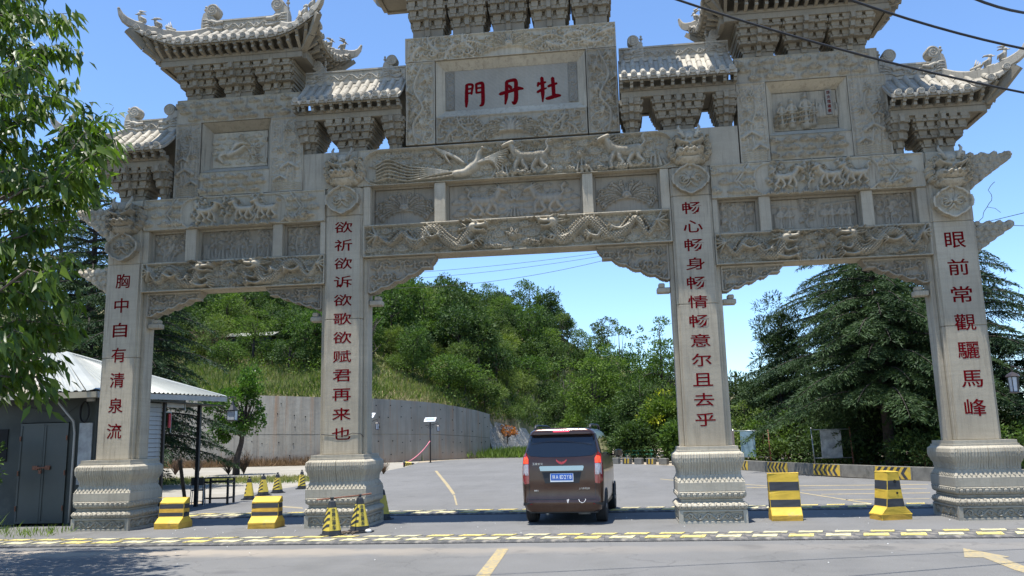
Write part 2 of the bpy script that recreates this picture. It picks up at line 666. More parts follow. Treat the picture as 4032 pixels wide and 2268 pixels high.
    def leaf(s, x, y, a, L, curl=.6, w=.03, hg=.05, lobes=3, side=0):
        """acanthus leaf: curling midrib with lobes on one or both sides"""
        pts, ang = [(x, y)], a
        n = 7
        for i in range(n):
            ang += curl / n * (.45 + i * .18)
            pts.append((pts[-1][0] + math.cos(ang) * L / n, pts[-1][1] + math.sin(ang) * L / n))
        s.stroke(pts, w, w * .35, hg, hg * .7, mid=w * 1.1)
        for k in range(1, lobes + 1):
            i = int(k * n / (lobes + 1))
            px, py = pts[i]
            am = math.atan2(pts[i + 1][1] - py, pts[i + 1][0] - px)
            for sd in ((1, -1) if side == 0 else (side,)):
                l2 = L * (.42 - .06 * k)
                b = am + sd * .85
                q = [(px, py), (px + math.cos(b) * l2 * .55, py + math.sin(b) * l2 * .55),
                     (px + math.cos(b + sd * .1) * l2 * .8 + math.cos(am) * l2 * .25, py + math.sin(b + sd * .1) * l2 * .8 + math.sin(am) * l2 * .25)]
                s.stroke(q, w * .62, w * .3, hg * .8, hg * .55, n=5)

    def vine(s, x0, x1, yc, amp, waves, w=.02, hg=.05, leafy=1.0):
        n = waves * 10
        P = [(x0 + (x1 - x0) * i / n, yc + amp * math.sin(i / n * waves * 2 * math.pi)) for i in range(n + 1)]
        s.stroke(P, w, w, hg, n=2)
        for k in range(waves * 2):
            xm = x0 + (x1 - x0) * (k + .5) / (waves * 2)
            sg = 1 if k % 2 == 0 else -1
            s.spiral(xm, yc - sg * amp * .10, amp * .8, 1.25, -sg, math.pi / 2 * sg, w * .9, hg)
            s.leaf(xm - amp * .9, yc + sg * amp * .75, -sg * 1.1, amp * 1.3 * leafy, sg * .9, w * .9, hg * .8, 2)
            s.leaf(xm + amp * .5, yc - sg * amp * .3, sg * .6, amp * .9 * leafy, -sg * 1.4, w * .8, hg * .8, 2, side=sg)

    def acanthus(s, cx, cy, W, Hh, hg=.05, w=.028, up=1):
        """mirrored plume ornament spreading from a centre"""
        for sg in (1, -1):
            for k, (a, l, c) in enumerate(((1.45, .50, -1.6), (1.15, .78, -1.3), (.85, .95, -1.1), (.50, 1.0, -.8), (.12, 1.0, .7), (-.20, .9, 1.1), (-.55, .7, 1.4))):
                aa = math.pi / 2 - sg * (math.pi / 2 - a * up)
                L = min(l * W * .46, l * W * .46 if abs(math.sin(aa)) < .5 else Hh * .62)
                s.leaf(cx + sg * w, cy, aa, L, sg * c * up, w * .72, hg * (1 - .06 * (k % 2)), 4, 0)
            s.spiral(cx + sg * W * .16, cy + Hh * .20, Hh * .11, 1.2, sg, 0, w * .5, hg * 1.1)
            s.spiral(cx + sg * W * .33, cy - Hh * .26, Hh * .10, 1.2, -sg, 0, w * .5, hg)
        s.stamp(cx, cy, w * 2.2, hg * 1.25, .5)
        for k in range(8):
            a = k * math.pi / 4
            s.stamp(cx + math.cos(a) * w * 2.4, cy + math.sin(a) * w * 2.4, w * 1.2, hg)

    def plume(s, cx, cy, W, Hh, hg=.06):
        """fat curling leaves radiating from the foot of a mirrored ornament, filling the panel"""
        for sg in (1, -1):
            for k in range(8):
                a = math.pi / 2 - .16 - k * .30
                ex, ey = W * .45 * math.cos(a), (Hh * .50 if a > 0 else Hh * .36) * math.sin(a)
                ex, ey = ex * (1 + .12 * (k % 2)), ey
                tx, ty = cx + sg * ex, cy + ey
                mx, my = cx + sg * ex * .55, cy + ey * .55 + Hh * .07
                w = Hh * .052
                s.stroke([(cx + sg * w, cy - Hh * .04), (mx, my), (tx, ty)], w * .6, w * .8, hg * .8, hg, mid=w * 1.25, n=8)
                s.spiral(tx + sg * w * .3, ty - w * 1.2, w * 1.5, 1.1, -sg, math.pi / 2, w * .5, hg * 1.05)
                for q in (.45, .7, .9):
                    px, py = cx + sg * ex * q, cy + ey * q + Hh * .07 * (1 - abs(q - .55) * 2)
                    b = math.atan2(ey, sg * ex) - sg * .9
                    s.stroke([(px, py), (px + math.cos(b) * w * 2.4, py + math.sin(b) * w * 2.4)], w * .65, w * .35, hg * .85, n=2)
                s.stroke([(cx + sg * w, cy), (mx, my), (tx, ty)], w * .16, w * .16, hg * .45, sub=True, n=6)
        s.stamp(cx, cy + Hh * .02, Hh * .10, hg * 1.3)
        for k in range(9):
            a = math.pi * k / 8
            s.stamp(cx + math.cos(a) * Hh * .11, cy + Hh * .03 + math.sin(a) * Hh * .11, Hh * .05, hg * 1.15)

    def flower(s, cx, cy, R, hg=.06, petals=7):
        for ring, rr in ((2, 1.), (1, .62)):
            for k in range(petals):
                a = k * 2 * math.pi / petals + ring
                s.stamp(cx + math.cos(a) * R * rr * .62, cy + math.sin(a) * R * rr * .62, R * .40 * (1.15 if ring == 2 else .9), hg * (.62 if ring == 2 else .85), .45)
        for k in range(petals):
            a = k * 2 * math.pi / petals + 2.4
            s.stroke([(cx + math.cos(a) * R * .25, cy + math.sin(a) * R * .25), (cx + math.cos(a) * R * 1.0, cy + math.sin(a) * R * 1.0)], R * .05, R * .05, hg * .35, sub=True)
        s.stamp(cx, cy, R * .28, hg * 1.1)

    def branchwork(s, x0, y0, x1, y1, hg=.05, blooms=4, w=.022):
        """a plant growing from (x0,y0) up to (x1,y1) with leaves and blooms"""
        R = s.r
        n = 6
        pts = [(x0 + (x1 - x0) * i / n + R.uniform(-1, 1) * abs(y1 - y0) * .07 * (0 < i), y0 + (y1 - y0) * i / n) for i in range(n + 1)]
        s.stroke(pts, w * 1.5, w * .7, hg)
        for i in range(1, n + 1):
            for sd in (1, -1):
                a = math.pi / 2 + sd * R.uniform(.5, 1.3)
                L = abs(y1 - y0) * R.uniform(.14, .24)
                px, py = pts[i]
                qx, qy = px + math.cos(a) * L, py + math.sin(a) * L
                s.stroke([(px, py), (qx, qy)], w * .7, w * .5, hg * .8)
                for k in range(5):
                    b = a + (k - 2) * .55
                    s.leaf(qx, qy, b, L * R.uniform(.5, .8), R.uniform(-.4, .4), w * 1.05, hg * R.uniform(.6, 1), 0)
        for k in range(blooms):
            px, py = pts[R.randrange(1, n + 1)]
            s.flower(px + R.uniform(-1, 1) * abs(y1 - y0) * .14, py + R.uniform(-.3, .3) * abs(y1 - y0) * .2, R.uniform(1.8, 2.7) * w, hg * 1.1)

    def flames(s, cx, cy, R, hg, n=7, spread=1.3):
        for k in range(n):
            a = math.pi / 2 + (k / (n - 1) - .5) * 2 * spread
            L = R * (1.5 + .5 * math.cos((k / (n - 1) - .5) * 3))
            s.leaf(cx + math.cos(a) * R * .4, cy + math.sin(a) * R * .4, a, L, (.7 if k % 2 else -.7), R * .16, hg * .8, 0)

    def pearl(s, cx, cy, R, hg):
        s.flames(cx, cy, R * 1.1, hg)
        s.stamp(cx, cy, R, hg * 1.1)
        s.spiral(cx, cy, R * .8, 1.2, 1, 0, R * .14, hg * 1.25)

    def mountain(s, cx, y0, sz, hg):
        for k in range(5):
            x = cx + (k - 2) * sz * .22
            top = y0 + sz * (1.0 - abs(k - 2) * .28)
            s.stroke([(x + (k - 2) * sz * .12, y0), (x, top)], sz * .16, sz * .04, hg * (1 - abs(k - 2) * .15), hg * .8, n=2)

    def beast(s, cx, cy, L, sgn=1, hg=.09, horns=True, scale=True, rear=False):
        """a walking qilin, horse or deer about L long, facing sgn"""
        def X(u): return cx + sgn * u * L
        def Y(v): return cy + v * L
        s.stroke([(X(-.36), Y(.06)), (X(-.1), Y(.04)), (X(.16), Y(.06)), (X(.30), Y(.14))], L * .17, L * .15, hg, mid=L * .16)
        for k in range(8): s.stamp(X(-.36 + k * .085), Y(.21 + .02 * abs(k - 4) / 4), L * .032, hg * .9)
        s.stroke([(X(.30), Y(.12)), (X(.42), Y(.30)), (X(.47), Y(.40))], L * .14, L * .09, hg * 1.05)
        s.stroke([(X(.42), Y(.42)), (X(.58), Y(.37)), (X(.66), Y(.33))], L * .10, L * .06, hg * 1.2)
        for (u, v, w, z) in ((.46, .5, .36, .6), (.40, .48, .28, .55)):
            s.stroke([(X(u), Y(v)), (X(w), Y(z))], L * .03, L * .015, hg)
        for k in range(5):
            s.stroke([(X(.34 - k * .02), Y(.42 - k * .07)), (X(.22 - k * .03), Y(.47 - k * .07)), (X(.12 - k * .03), Y(.43 - k * .06))], L * .035, L * .012, hg * .8, n=4)
        for (u, a, b) in ((.26, .36, .30), (.14, .04, .14), (-.26, -.10, -.22), (-.34, -.5, -.40)):
            s.stroke([(X(u), Y(-.02)), (X((u + a) / 2 + .03), Y(-.18)), (X(a), Y(-.30)), (X(b + .03), Y(-.40)), (X(b + .09), Y(-.41))], L * .095, L * .045, hg * .95, hg * .7, n=5)
        s.stroke([(X(-.42), Y(.08)), (X(-.54), Y(.22)), (X(-.50), Y(.38)), (X(-.60), Y(.5))], L * .04, L * .06, hg * .9)
        for k in range(3):
            s.leaf(X(-.52), Y(.38), math.pi / 2 + sgn * (.2 + .4 * k), L * .2, sgn * .6, L * .03, hg * .8, 0)
        if scale:
            s.scales(X(-.4), X(.35), Y(-.08), Y(.25), hg * .5, L * .05)

    def scales(s, xa, xb, ya, yb, thr, pitch, depth=.16):
        if xa > xb: xa, xb = xb, xa
        X, Y = np.meshgrid(s.xs, s.ys)
        m = (X > xa) & (X < xb) & (Y > ya) & (Y < yb) & (s.H > thr)
        k = math.pi / pitch
        pat = np.abs(np.sin((X + Y) * k) * np.sin((X - Y) * k))
        s.H = np.where(m, s.H * (1 - depth * (1 - pat)), s.H)

    def dragon(s, path, r, hg, sgn=1, fins=True):
        """path runs from tail to neck; sgn: facing direction of the head"""
        P = spline(path, 14)
        s.stroke(P, r * .35, r * .95, hg * .8, hg, mid=r, raw=True)
        X, Y = np.meshgrid(s.xs, s.ys)
        body = s.H.copy()
        d = np.diff(P, axis=0)
        cum = np.r_[0, np.cumsum(np.hypot(d[:, 0], d[:, 1]))]
        L = cum[-1]
        s.scales(P[:, 0].min() - r, P[:, 0].max() + r, P[:, 1].min() - r, P[:, 1].max() + r, hg * .55 * s.k, r * .62, .34)
        if fins:
            t = r * 2
            while t < L - r:
                x, y = np.interp(t, cum, P[:, 0]), np.interp(t, cum, P[:, 1])
                x2, y2 = np.interp(t + .02, cum, P[:, 0]), np.interp(t + .02, cum, P[:, 1])
                nx, ny = -(y2 - y), (x2 - x)
                l = math.hypot(nx, ny) + 1e-9
                nx, ny = nx / l, ny / l
                sd = -1 if sgn < 0 else 1
                s.stamp(x + nx * r * 1.02 * sd, y + ny * r * 1.02 * sd, r * .26, hg * .75)
                t += r * .5
        # legs with claws
        for f, a, l in ((.30, -.5, 1.), (.52, -1.0, .9), (.78, -.35, 1.15), (.92, -1.1, .9)):
            x, y = np.interp(f * L, cum, P[:, 0]), np.interp(f * L, cum, P[:, 1])
            aa = a if sgn > 0 else math.pi - a
            kx, ky = x + math.cos(aa) * r * 1.7 * l, y + math.sin(aa) * r * 1.5 * l
            ky = max(ky, r * .7)
            fx, fy = kx + sgn * r * 1.5 * l, ky + r * .3
            s.stroke([(x, y), (kx, ky), (fx, fy)], r * .5, r * .3, hg * .78, hg * .8, n=6)
            s.stamp(fx, fy, r * .42, hg * .85)
            for c in (-.9, -.3, .3, .9):
                b = (0 if sgn > 0 else math.pi) + c
                s.stroke([(fx, fy), (fx + math.cos(b) * r * 1.1, fy + math.sin(b) * r * 1.0)], r * .24, r * .14, hg * .95, n=2)
            s.leaf(kx, ky, math.pi / 2 + sgn * .9, r * 1.5, -sgn * .6, r * .18, hg * .7, 0)
        # tail plume
        for c in (-.9, -.4, 0, .4, .9):
            s.leaf(P[0][0], P[0][1], (math.pi if sgn > 0 else 0) + c, r * 2.4, c * .5, r * .22, hg * .75, 0)
        # head
        hx, hy = P[-1]
        s.stamp(hx, hy, r * 1.25, hg * 1.15)
        s.stroke([(hx, hy + r * .1), (hx + sgn * r * 1.5, hy + r * .2), (hx + sgn * r * 2.4, hy + r * .45)], r * .9, r * .42, hg * 1.2, hg * 1.1, n=5)
        s.stroke([(hx, hy - r * .5), (hx + sgn * r * 1.3, hy - r * .75), (hx + sgn * r * 2.1, hy - r * .55)], r * .45, r * .22, hg * 1.05, n=5)
        s.stamp(hx + sgn * r * 2.35, hy + r * .75, r * .34, hg * 1.25)
        s.stamp(hx + sgn * r * .6, hy + r * .75, r * .42, hg * 1.35)
        s.stroke([(hx + sgn * r * .5, hy - r * .28), (hx + sgn * r * 2.2, hy - r * .1)], r * .13, r * .13, hg * .6, sub=True, n=3)
        for k in range(7):
            a = (math.pi if sgn > 0 else 0) + (-1.1 + k * .36)
            s.leaf(hx - sgn * r * .4, hy + (k - 3) * r * .22, a, r * (3.0 - abs(k - 3) * .3), (.5 if k % 2 else -.5), r * .2, hg * .9, 0)
        for k in (0, 1):
            s.stroke([(hx + sgn * r * .2, hy + r * .9), (hx - sgn * r * (.8 + k), hy + r * 1.7), (hx - sgn * r * (2.2 + k * .6), hy + r * (1.7 - k * .4))], r * .2, r * .08, hg * 1.0, n=6)
        s.stroke([(hx + sgn * r * 2.4, hy + r * .5), (hx + sgn * r * 3.2, hy + r * 1.2), (hx + sgn * r * 4.1, hy + r * .9), (hx + sgn * r * 4.9, hy + r * 1.3)], r * .14, r * .06, hg * .8, n=6)

    def figure(s, cx, y0, h, hg):
        s.stroke([(cx, y0), (cx, y0 + h * .45), (cx, y0 + h * .72)], h * .17, h * .12, hg, n=4)
        s.stamp(cx, y0 + h * .87, h * .09, hg * 1.2)
        s.stamp(cx, y0 + h * .96, h * .06, hg)
        for sg in (1, -1):
            s.stroke([(cx + sg * h * .1, y0 + h * .7), (cx + sg * h * .17, y0 + h * .52), (cx, y0 + h * .5)], h * .055, h * .05, hg * 1.15, n=4)
            s.stroke([(cx + sg * h * .05, y0 + h * .4), (cx + sg * h * .09, y0)], h * .015, h * .015, hg * .35, n=2, sub=True)

    # ---- to mesh
    def mesh(s, name, mat, thick=.0, cull=False, smooth=True, mirror=False):
        """grid in X (0..w centred), Z (0..h); surface at y=-H; optional solid back at y=+thick"""
        H = s.H[:, ::-1] if mirror else s.H
        msk = s.mask
        if msk is not None and mirror: msk = msk[:, ::-1]
        ny, nx = H.shape
        X, Z = np.meshgrid(s.xs - s.w / 2, s.ys)
        V = np.stack([X.ravel(), -H.ravel(), Z.ravel()], 1)
        idx = np.arange(nx * ny).reshape(ny, nx)
        A, B, C, D = idx[:-1, :-1], idx[:-1, 1:], idx[1:, 1:], idx[1:, :-1]
        keep = np.ones(A.shape, bool)
        if msk is not None:
            keep = (msk[:-1, :-1] & msk[:-1, 1:] & msk[1:, 1:] & msk[1:, :-1])
        F = np.stack([A[keep], B[keep], C[keep], D[keep]], 1)
        if thick > 0:
            # skirts along the border of kept cells, and a back
            K = np.zeros((ny + 1, nx + 1), bool)
            K[1:-1, 1:-1] = keep
            back = V.copy()
            back[:, 1] = thick
            off = len(V)
            V = np.vstack([V, back])
            sk = []
            k = K[1:-1, 1:-1]
            up = k & ~K[2:, 1:-1]; dn = k & ~K[:-2, 1:-1]; rt = k & ~K[1:-1, 2:]; lf = k & ~K[1:-1, :-2]
            for m, a, b in ((dn, A, B), (rt, B, C), (up, C, D), (lf, D, A)):
                sk.append(np.stack([a[m], a[m] + off, b[m] + off, b[m]], 1))
            F = np.vstack([F] + sk)
            if msk is not None:
                F = np.vstack([F, np.stack([D[keep], C[keep], B[keep], A[keep]], 1) + off])
            else:
                c = np.array([[idx[0, 0], idx[-1, 0], idx[-1, -1], idx[0, -1]]]) + off
                F = np.vstack([F, c])
        used = np.unique(F)
        remap = np.zeros(len(V), int)
        remap[used] = np.arange(len(used))
        me = np_mesh(name, V[used], remap[F], mat, smooth)
        if smooth:
            n = len(me.polygons)
            nf = int(keep.sum())
            sm = np.zeros(n, bool)
            sm[:nf] = True
            me.polygons.foreach_set('use_smooth', sm)
        return me
# ------------------------------------------------------------------ the gateway
YC = 0.33
gate = empty('stone_gateway', (0, YC, 0), 0, 'carved stone memorial gateway of four pillars and tiled roofs spanning the road', 'gateway')
GO = Vector((0, YC, 0))


def gb(mb, name, mats, parent=None, origin=None, bevel=0.0):
    """build a part of the gateway from world coordinates (parent None: the gateway itself)"""
    o = mb.build(name, mats, None, origin, bevel)
    if parent is None:
        o.parent = gate
        o.location = Vector(o.location) - GO
    else:
        o.parent = parent
        o.location = Vector(o.location) - wloc(parent)
    return o


def wloc(o):
    v = Vector((0, 0, 0))
    while o is not None:
        v = v + Vector(o.location)
        o = o.parent
    return v


def gplace(name, me, parent, world, rot=(0, 0, 0), scale=(1, 1, 1)):
    p = gate if parent is None else parent
    return inst(name, me, p, Vector(world) - wloc(p), rot, scale)


AX, BX, HWS = 4.0, 9.44, .45
Z_PED, Z_TOP = 1.55, 7.715


# --- pedestals
def pedestal_mesh():
    key = [(0, .69), (.262, .69), (.27, .665), (.275, .655), (.30, .675), (.35, .69), (.40, .672), (.425, .635), (.435, .615), (.46, .622), (.485, .612),
           (.495, .63), (.53, .665), (.58, .672), (.615, .675), (.64, .672), (.645, .68), (.82, .68), (.835, .672), (.89, .645), (.97, .607), (1.03, .60),
           (1.10, .615), (1.16, .645), (1.23, .672), (1.32, .682), (1.39, .672), (1.435, .64), (1.44, .628), (1.475, .628), (1.478, .602), (1.55, .602)]
    kz = [k[0] for k in key]
    kh = [k[1] for k in key]
    zs = np.unique(np.concatenate([np.array(kz), np.linspace(0, 1.55, 118)]))
    n = 112
    u = np.linspace(-1, 1, n + 1)
    half = np.interp(zs, kz, kh)
    U, Z = np.meshgrid(u, zs)
    Hf = half[:, None] + 0 * U
    fade = np.clip((1 - np.abs(U)) / .03, 0, 1)
    X = U * Hf
    D = np.zeros_like(U)
    # fluted gadroons
    k = 25
    ph = X * k / .66 * math.pi / 2 + .9 * np.sin((Z - 1.2) * 5) * np.sign(X) * np.clip(np.abs(X) * 4, 0, 1) + .9 * np.sin(X * 11)
    fl = np.abs(np.sin(ph)) ** .6 * .024 + np.abs(np.sin(ph * 2.3)) * .005
    D += np.where((Z > .955) & (Z < 1.432), fl * np.clip((Z - .955) / .05, 0, 1) * np.clip((1.437 - Z) / .03, 0, 1), 0)
    # leaf tips
    q = ((X / .096 + 100.5 + .35 * np.sin(X * 2.2)) % 1) - .5
    tip = .845 + .10 * (np.abs(q) * 2) ** 1.7
    D += np.where((Z > .828) & (Z < .98), np.where(Z > tip, .013 + .008 * np.cos(q * 6), 0), 0)
    # bead rows
    def beads(z0, z1, pitch, dep, frame):
        q = ((X / pitch + 100.5) % 1) - .5
        zc, zh = (z0 + z1) / 2, (z1 - z0) / 2
        r = (np.abs(q * 2) / .72) ** 2.6 + (np.abs(Z - zc) / (zh * .78)) ** 2.6
        b = np.sqrt(np.clip(1 - r, 0, 1)) * dep
        fr = np.where((r > 1.25) & (np.abs(Z - zc) < zh), frame, 0)
        return np.where(np.abs(Z - zc) < zh, np.maximum(b, fr), 0)
    D += beads(.50, .628, .118, .034, .020)
    D += beads(.275, .425, .118, .045, .022)
    q = ((X / .034 + 100.5) % 1) - .5
    D += np.where((Z > .44) & (Z < .485), np.sqrt(np.clip(1 - (q * 2.2) ** 2, 0, 1)) * .014, 0)
    # frieze at the foot
    R = Relief(1.38, .262, .0125); R.k = 1.0
    R.vine(.12, 1.26, .138, .062, 3, .017, .052, 1.1)
    inner = (np.abs(X) < .60) & (Z > .045) & (Z < .232)
    iz = np.clip(Z / .262, 0, 1) * R.ny
    ix = np.clip((X + .69) / 1.38, 0, 1) * R.nx
    rel = R.H[iz.astype(int), ix.astype(int)]
    D += np.where(inner, rel - .058, 0)
    D *= fade
    parts, faces = [], []
    idx0 = 0
    for s in range(4):
        x, y = X, -(Hf + D)
        a = s * math.pi / 2
        vx, vy = x * math.cos(a) - y * math.sin(a), x * math.sin(a) + y * math.cos(a)
        parts.append(np.stack([vx.ravel(), vy.ravel(), Z.ravel()], 1))
        idx = np.arange(U.size).reshape(U.shape) + idx0
        faces.append(np.stack([idx[:-1, :-1].ravel(), idx[:-1, 1:].ravel(), idx[1:, 1:].ravel(), idx[1:, :-1].ravel()], 1))
        idx0 += U.size
    h = .602
    V = np.vstack(parts + [np.array([[-h, -h, 1.55], [h, -h, 1.55], [h, h, 1.55], [-h, h, 1.55]])])
    F = np.vstack(faces + [np.array([[idx0, idx0 + 1, idx0 + 2, idx0 + 3]])])
    return np_mesh('pedestal', V, F, 'pedestal stone', False)


ped = pedestal_mesh()

# --- pillars with couplets
COUP = [
    (-BX, '胸中自有清泉流', (480, 1107), (444, 1698), .36, .35),
    (-AX, '欲祈欲诉欲歌欲赋君再来也', (1345, 895), (1345, 1707), .43, .275),
    (AX, '畅心畅身畅情畅意尔且去乎', (2720, 818), (2773, 1652), .42, .28),
    (BX, '眼前常觀驪馬峰', (3764, 944), (3845, 1604), .42, .35),
]
pillars = []
glyphs = {}
for X, txt, p0, p1, w, h in COUP:
    mb = MB()
    a, c = HWS, .05
    d = .35
    out = [(-a + c, -d), (a - c, -d), (a - c, -d + c), (a, -d + c), (a, d - c), (a - c, d - c), (a - c, d), (-a + c, d), (-a + c, d - c), (-a, d - c), (-a, -d + c), (-a + c, -d + c)]
    # slight seams: three stone drums
    cuts = [Z_PED, 3.9, 6.15, Z_TOP] if abs(X) > 5 else [Z_PED, 4.6, 7.05, Z_TOP]
    for z0, z1 in zip(cuts[:-1], cuts[1:]):
        mb.prism([(X + u, YC - .0 + v * (.33 / .35)) for u, v in out], 'z', z0 + .003, z1 - .003)
    mb.box(X - a + .06, X + a - .06, .06, .60, Z_PED, Z_TOP - .01)
    pil = gb(mb, 'pillar', 'shaft stone', None, (X, YC, Z_PED), .012)
    pillars.append(pil)
    gplace('pedestal', ped, None, (X, YC, 0))
    za, zb = onY(*p0, -.005), onY(*p1, -.005)
    n = len(txt)
    for i, ch in enumerate(txt):
        f = i / (n - 1)
        key = (ch, w, h)
        if key not in glyphs:
            glyphs[key] = (text_mesh(ch, w, h, .003, 'letter red', .009),)
        x = za[0] + (zb[0] - za[0]) * f
        z = za[2] + (zb[2] - za[2]) * f
        o = gplace('character', glyphs[key][0], pil, (x if False else X, -.0017, z))
        o['label'] = 'dark red carved character ' + ch


# jambs: flat stone strips against the inner faces of the openings
for x0, x1, zt in ((-BX + HWS, -BX + HWS + .10, 5.44), (-AX - HWS - .10, -AX - HWS, 5.44), (-AX + HWS, -AX + HWS + .10, 6.02),
                   (AX - HWS - .10, AX - HWS, 6.02), (AX + HWS, AX + HWS + .10, 5.44), (BX - HWS - .10, BX - HWS, 5.44)):
    mb = MB()
    mb.box(x0 + (.002 if x0 > 0 else 0), x1 - .002, .16, .54, Z_PED + .002, zt - .002)
    gb(mb, 'jamb', 'shaft stone', None, None, .008)


# --- beams with carving
def carved(parent, name, R, x0, z0, y, mat='carved stone', cull=False, thick=.03, rot=None, mirror=False):
    me = R.mesh(name, mat, thick, cull, True, mirror)
    return gplace(name, me, parent, (x0 + R.w / 2, y, z0))


def beam(name, x0, x1, z0, z1, y0, y1, mat='carved stone'):
    mb = MB()
    mb.box(x0, x1, y0, y1, z0, z1)
    return gb(mb, name, mat, None, None, .012)


# central lower beam: two dragons chasing a pearl
lb = beam('lower_beam', -3.546, 3.546, 6.02, 6.78, .155, .60)
R = Relief(7.08, .752, .0125)
R.k = 1.9
R.scrollfill(.06, 7.02, .04, .72, .23, .026)
R.cloudfield(.1, 7.0, .06, .70, .26, .045)
R.dragon([(.35, .48), (.65, .30), (.95, .52), (1.25, .24), (1.62, .60), (2.0, .30), (2.25, .17), (2.45, .38), (2.62, .56)], .122, .16, 1)
R.dragon([(6.75, .50), (6.55, .22), (6.30, .58), (6.0, .28), (5.65, .25), (5.25, .60), (4.85, .30), (4.62, .17), (4.48, .40), (4.42, .58)], .122, .16, -1)
R.pearl(3.52, .34, .10, .11)
for cx in (1.75, 2.95, 3.15, 3.9, 4.05, 5.6, 5.9): R.cloud(cx, R.r.uniform(.1, .2), .12, .10, R.r.choice((-1, 1)))
R.border(.03, .145)
carved(lb, 'dragon_carving', R, -3.54, 6.024, .15)

# central upper beam: phoenix and two qilin among clouds
mb = MB()
mb.box(-5.125, -3.69, .035, .62, 7.722, 8.62); mb.box(3.83, 5.125, .035, .62, 7.722, 8.62); mb.box(-3.69, 3.83, .155, .62, 7.722, 8.62)
ub = gb(mb, 'upper_beam', 'carved stone', None, None, .004)
R = Relief(7.5, .89, .0125)
R.k = 1.9
X, Y = R.xs[None, :], R.ys[:, None]
dd = np.maximum(np.abs(X - 3.75) - 3.15, 0) ** 2 / .45 ** 2 + (np.abs(Y - .44) / .42) ** 3
R.scrollfill(.4, 7.1, .06, .84, .24, .026)
R.cloudfield(.5, 7.0, .08, .82, .29, .05)
# phoenix: body, neck, wings, long tail
R.stroke([(2.35, .18), (2.6, .22), (2.85, .42), (2.9, .62), (2.98, .72)], .11, .05, .11, mid=.14)
R.stamp(3.0, .74, .055, .14)
R.stroke([(3.02, .74), (3.12, .70)], .025, .01, .12, n=2)
for k in range(9):
    R.stroke([(2.55, .42), (2.30 - k * .02, .62 + k * .004), (1.85 + k * .045, .84 - k * .05)], .045, .026, .11, n=6)
    R.stroke([(2.85, .38), (3.1 + k * .012, .5 - k * .01), (3.62 - k * .03, .70 - k * .065)], .042, .024, .11, n=6)
for k in range(6):
    R.stroke([(2.3, .22), (1.8, .32 - k * .03), (1.25, .42 - k * .07), (.75, .62 - k * .09), (.45, .50 - k * .08)], .03, .02, .09, n=10)
    for q in range(7):
        f = q / 7
        R.leaf(1.9 - f * 1.3, .34 + f * .12 - k * (.03 + f * .05), 2.4 if q % 2 else 3.9, .10, .4, .013, .09, 0)
R.stroke([(2.4, .16), (1.9, .10), (1.3, .08)], .03, .015, .10)
R.beast(4.05, .45, .86, -1, .13)
R.beast(6.25, .45, .86, -1, .13)
R.pearl(5.25, .45, .09, .11)
R.mountain(3.45, .06, .34, .10)
R.mountain(5.28, .06, .32, .10)
R.mountain(6.95, .10, .35, .07)
for i in range(26): R.cloud(R.r.uniform(3.2, 6.9), R.r.choice((.10, .14, .76, .8, .45)), R.r.uniform(.09, .15), .10, R.r.choice((-1, 1)))
R.H = np.where(dd >= 1.0, np.where(dd < 1.18, .155, .12), R.H)
R.border(.022, .14)
carved(ub, 'phoenix_carving', R, -3.68, 7.727, .15)


def post(x0, x1, z0, z1):
    mb = MB()
    mb.box(x0, x1, .03, .56, z0 + .002, z1 - .002)
    return gb(mb, 'short_post', 'shaft stone', None, None, .008)


def panel(x0, x1, z0, z1, draw, y=.26, frame=.05):
    mb = MB()
    for (a, b, c, d) in ((x0, x0 + frame, z0, z1), (x1 - frame, x1, z0, z1), (x0 + frame, x1 - frame, z0, z0 + frame), (x0 + frame, x1 - frame, z1 - frame, z1)):
        mb.box(a, b, y - .07, .5, c, d)
    mb.box(x0 + frame, x1 - frame, y + .04, .5, z0 + frame, z1 - frame)
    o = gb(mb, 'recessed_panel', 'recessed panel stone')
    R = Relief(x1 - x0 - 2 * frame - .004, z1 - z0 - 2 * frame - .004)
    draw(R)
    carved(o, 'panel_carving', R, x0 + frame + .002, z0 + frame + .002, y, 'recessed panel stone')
    return o


def d_plume(R):
    R.k = 1.5
    R.plume(R.w / 2, R.h * .40, R.w * .92, R.h * .9, .06)
def d_qilin(R):
    R.cloudfield(.15, R.w - .15, .05, R.h - .05, .2, .03)
    R.beast(R.w * .28, R.h * .46, .74, 1, .08)
    R.beast(R.w * .74, R.h * .46, .74, -1, .08)
    R.flames(R.w * .5, R.h * .45, .14, .07)
    R.mountain(R.w * .5, .03, .26, .06)
def d_peony(R):
    R.branchwork(R.w * .3, .03, R.w * .22, R.h * .95, .045, 3)
    R.branchwork(R.w * .6, .03, R.w * .78, R.h * .95, .045, 4)
    R.mountain(R.w * .45, .0, .22, .04)
def d_people(R):
    R.branchwork(R.w * .42, .03, R.w * .45, R.h * .95, .05, 6, .03)
    for f in (.10, .20, .62, .71, .82, .91): R.figure(R.w * f, .04, R.h * .72, .05)
    R.stroke([(0, R.h * .8), (R.w * .3, R.h * .7)], .03, .02, .03)
    R.stroke([(R.w * .6, R.h * .75), (R.w, R.h * .85)], .04, .03, .03)
    R.rect(.04, .15, .03, .36, .05)
def d_grove(R):
    for f in (.2, .42, .63, .85): R.branchwork(R.w * f, R.h * .2, R.w * (f + R.r.uniform(-.05, .05)), R.h * .95, .045, 2)
    for f in (.1, .3, .52, .75, .93): R.mountain(R.w * f, 0, .32, .05)
    R.rect(.04, .15, .03, .36, .05)


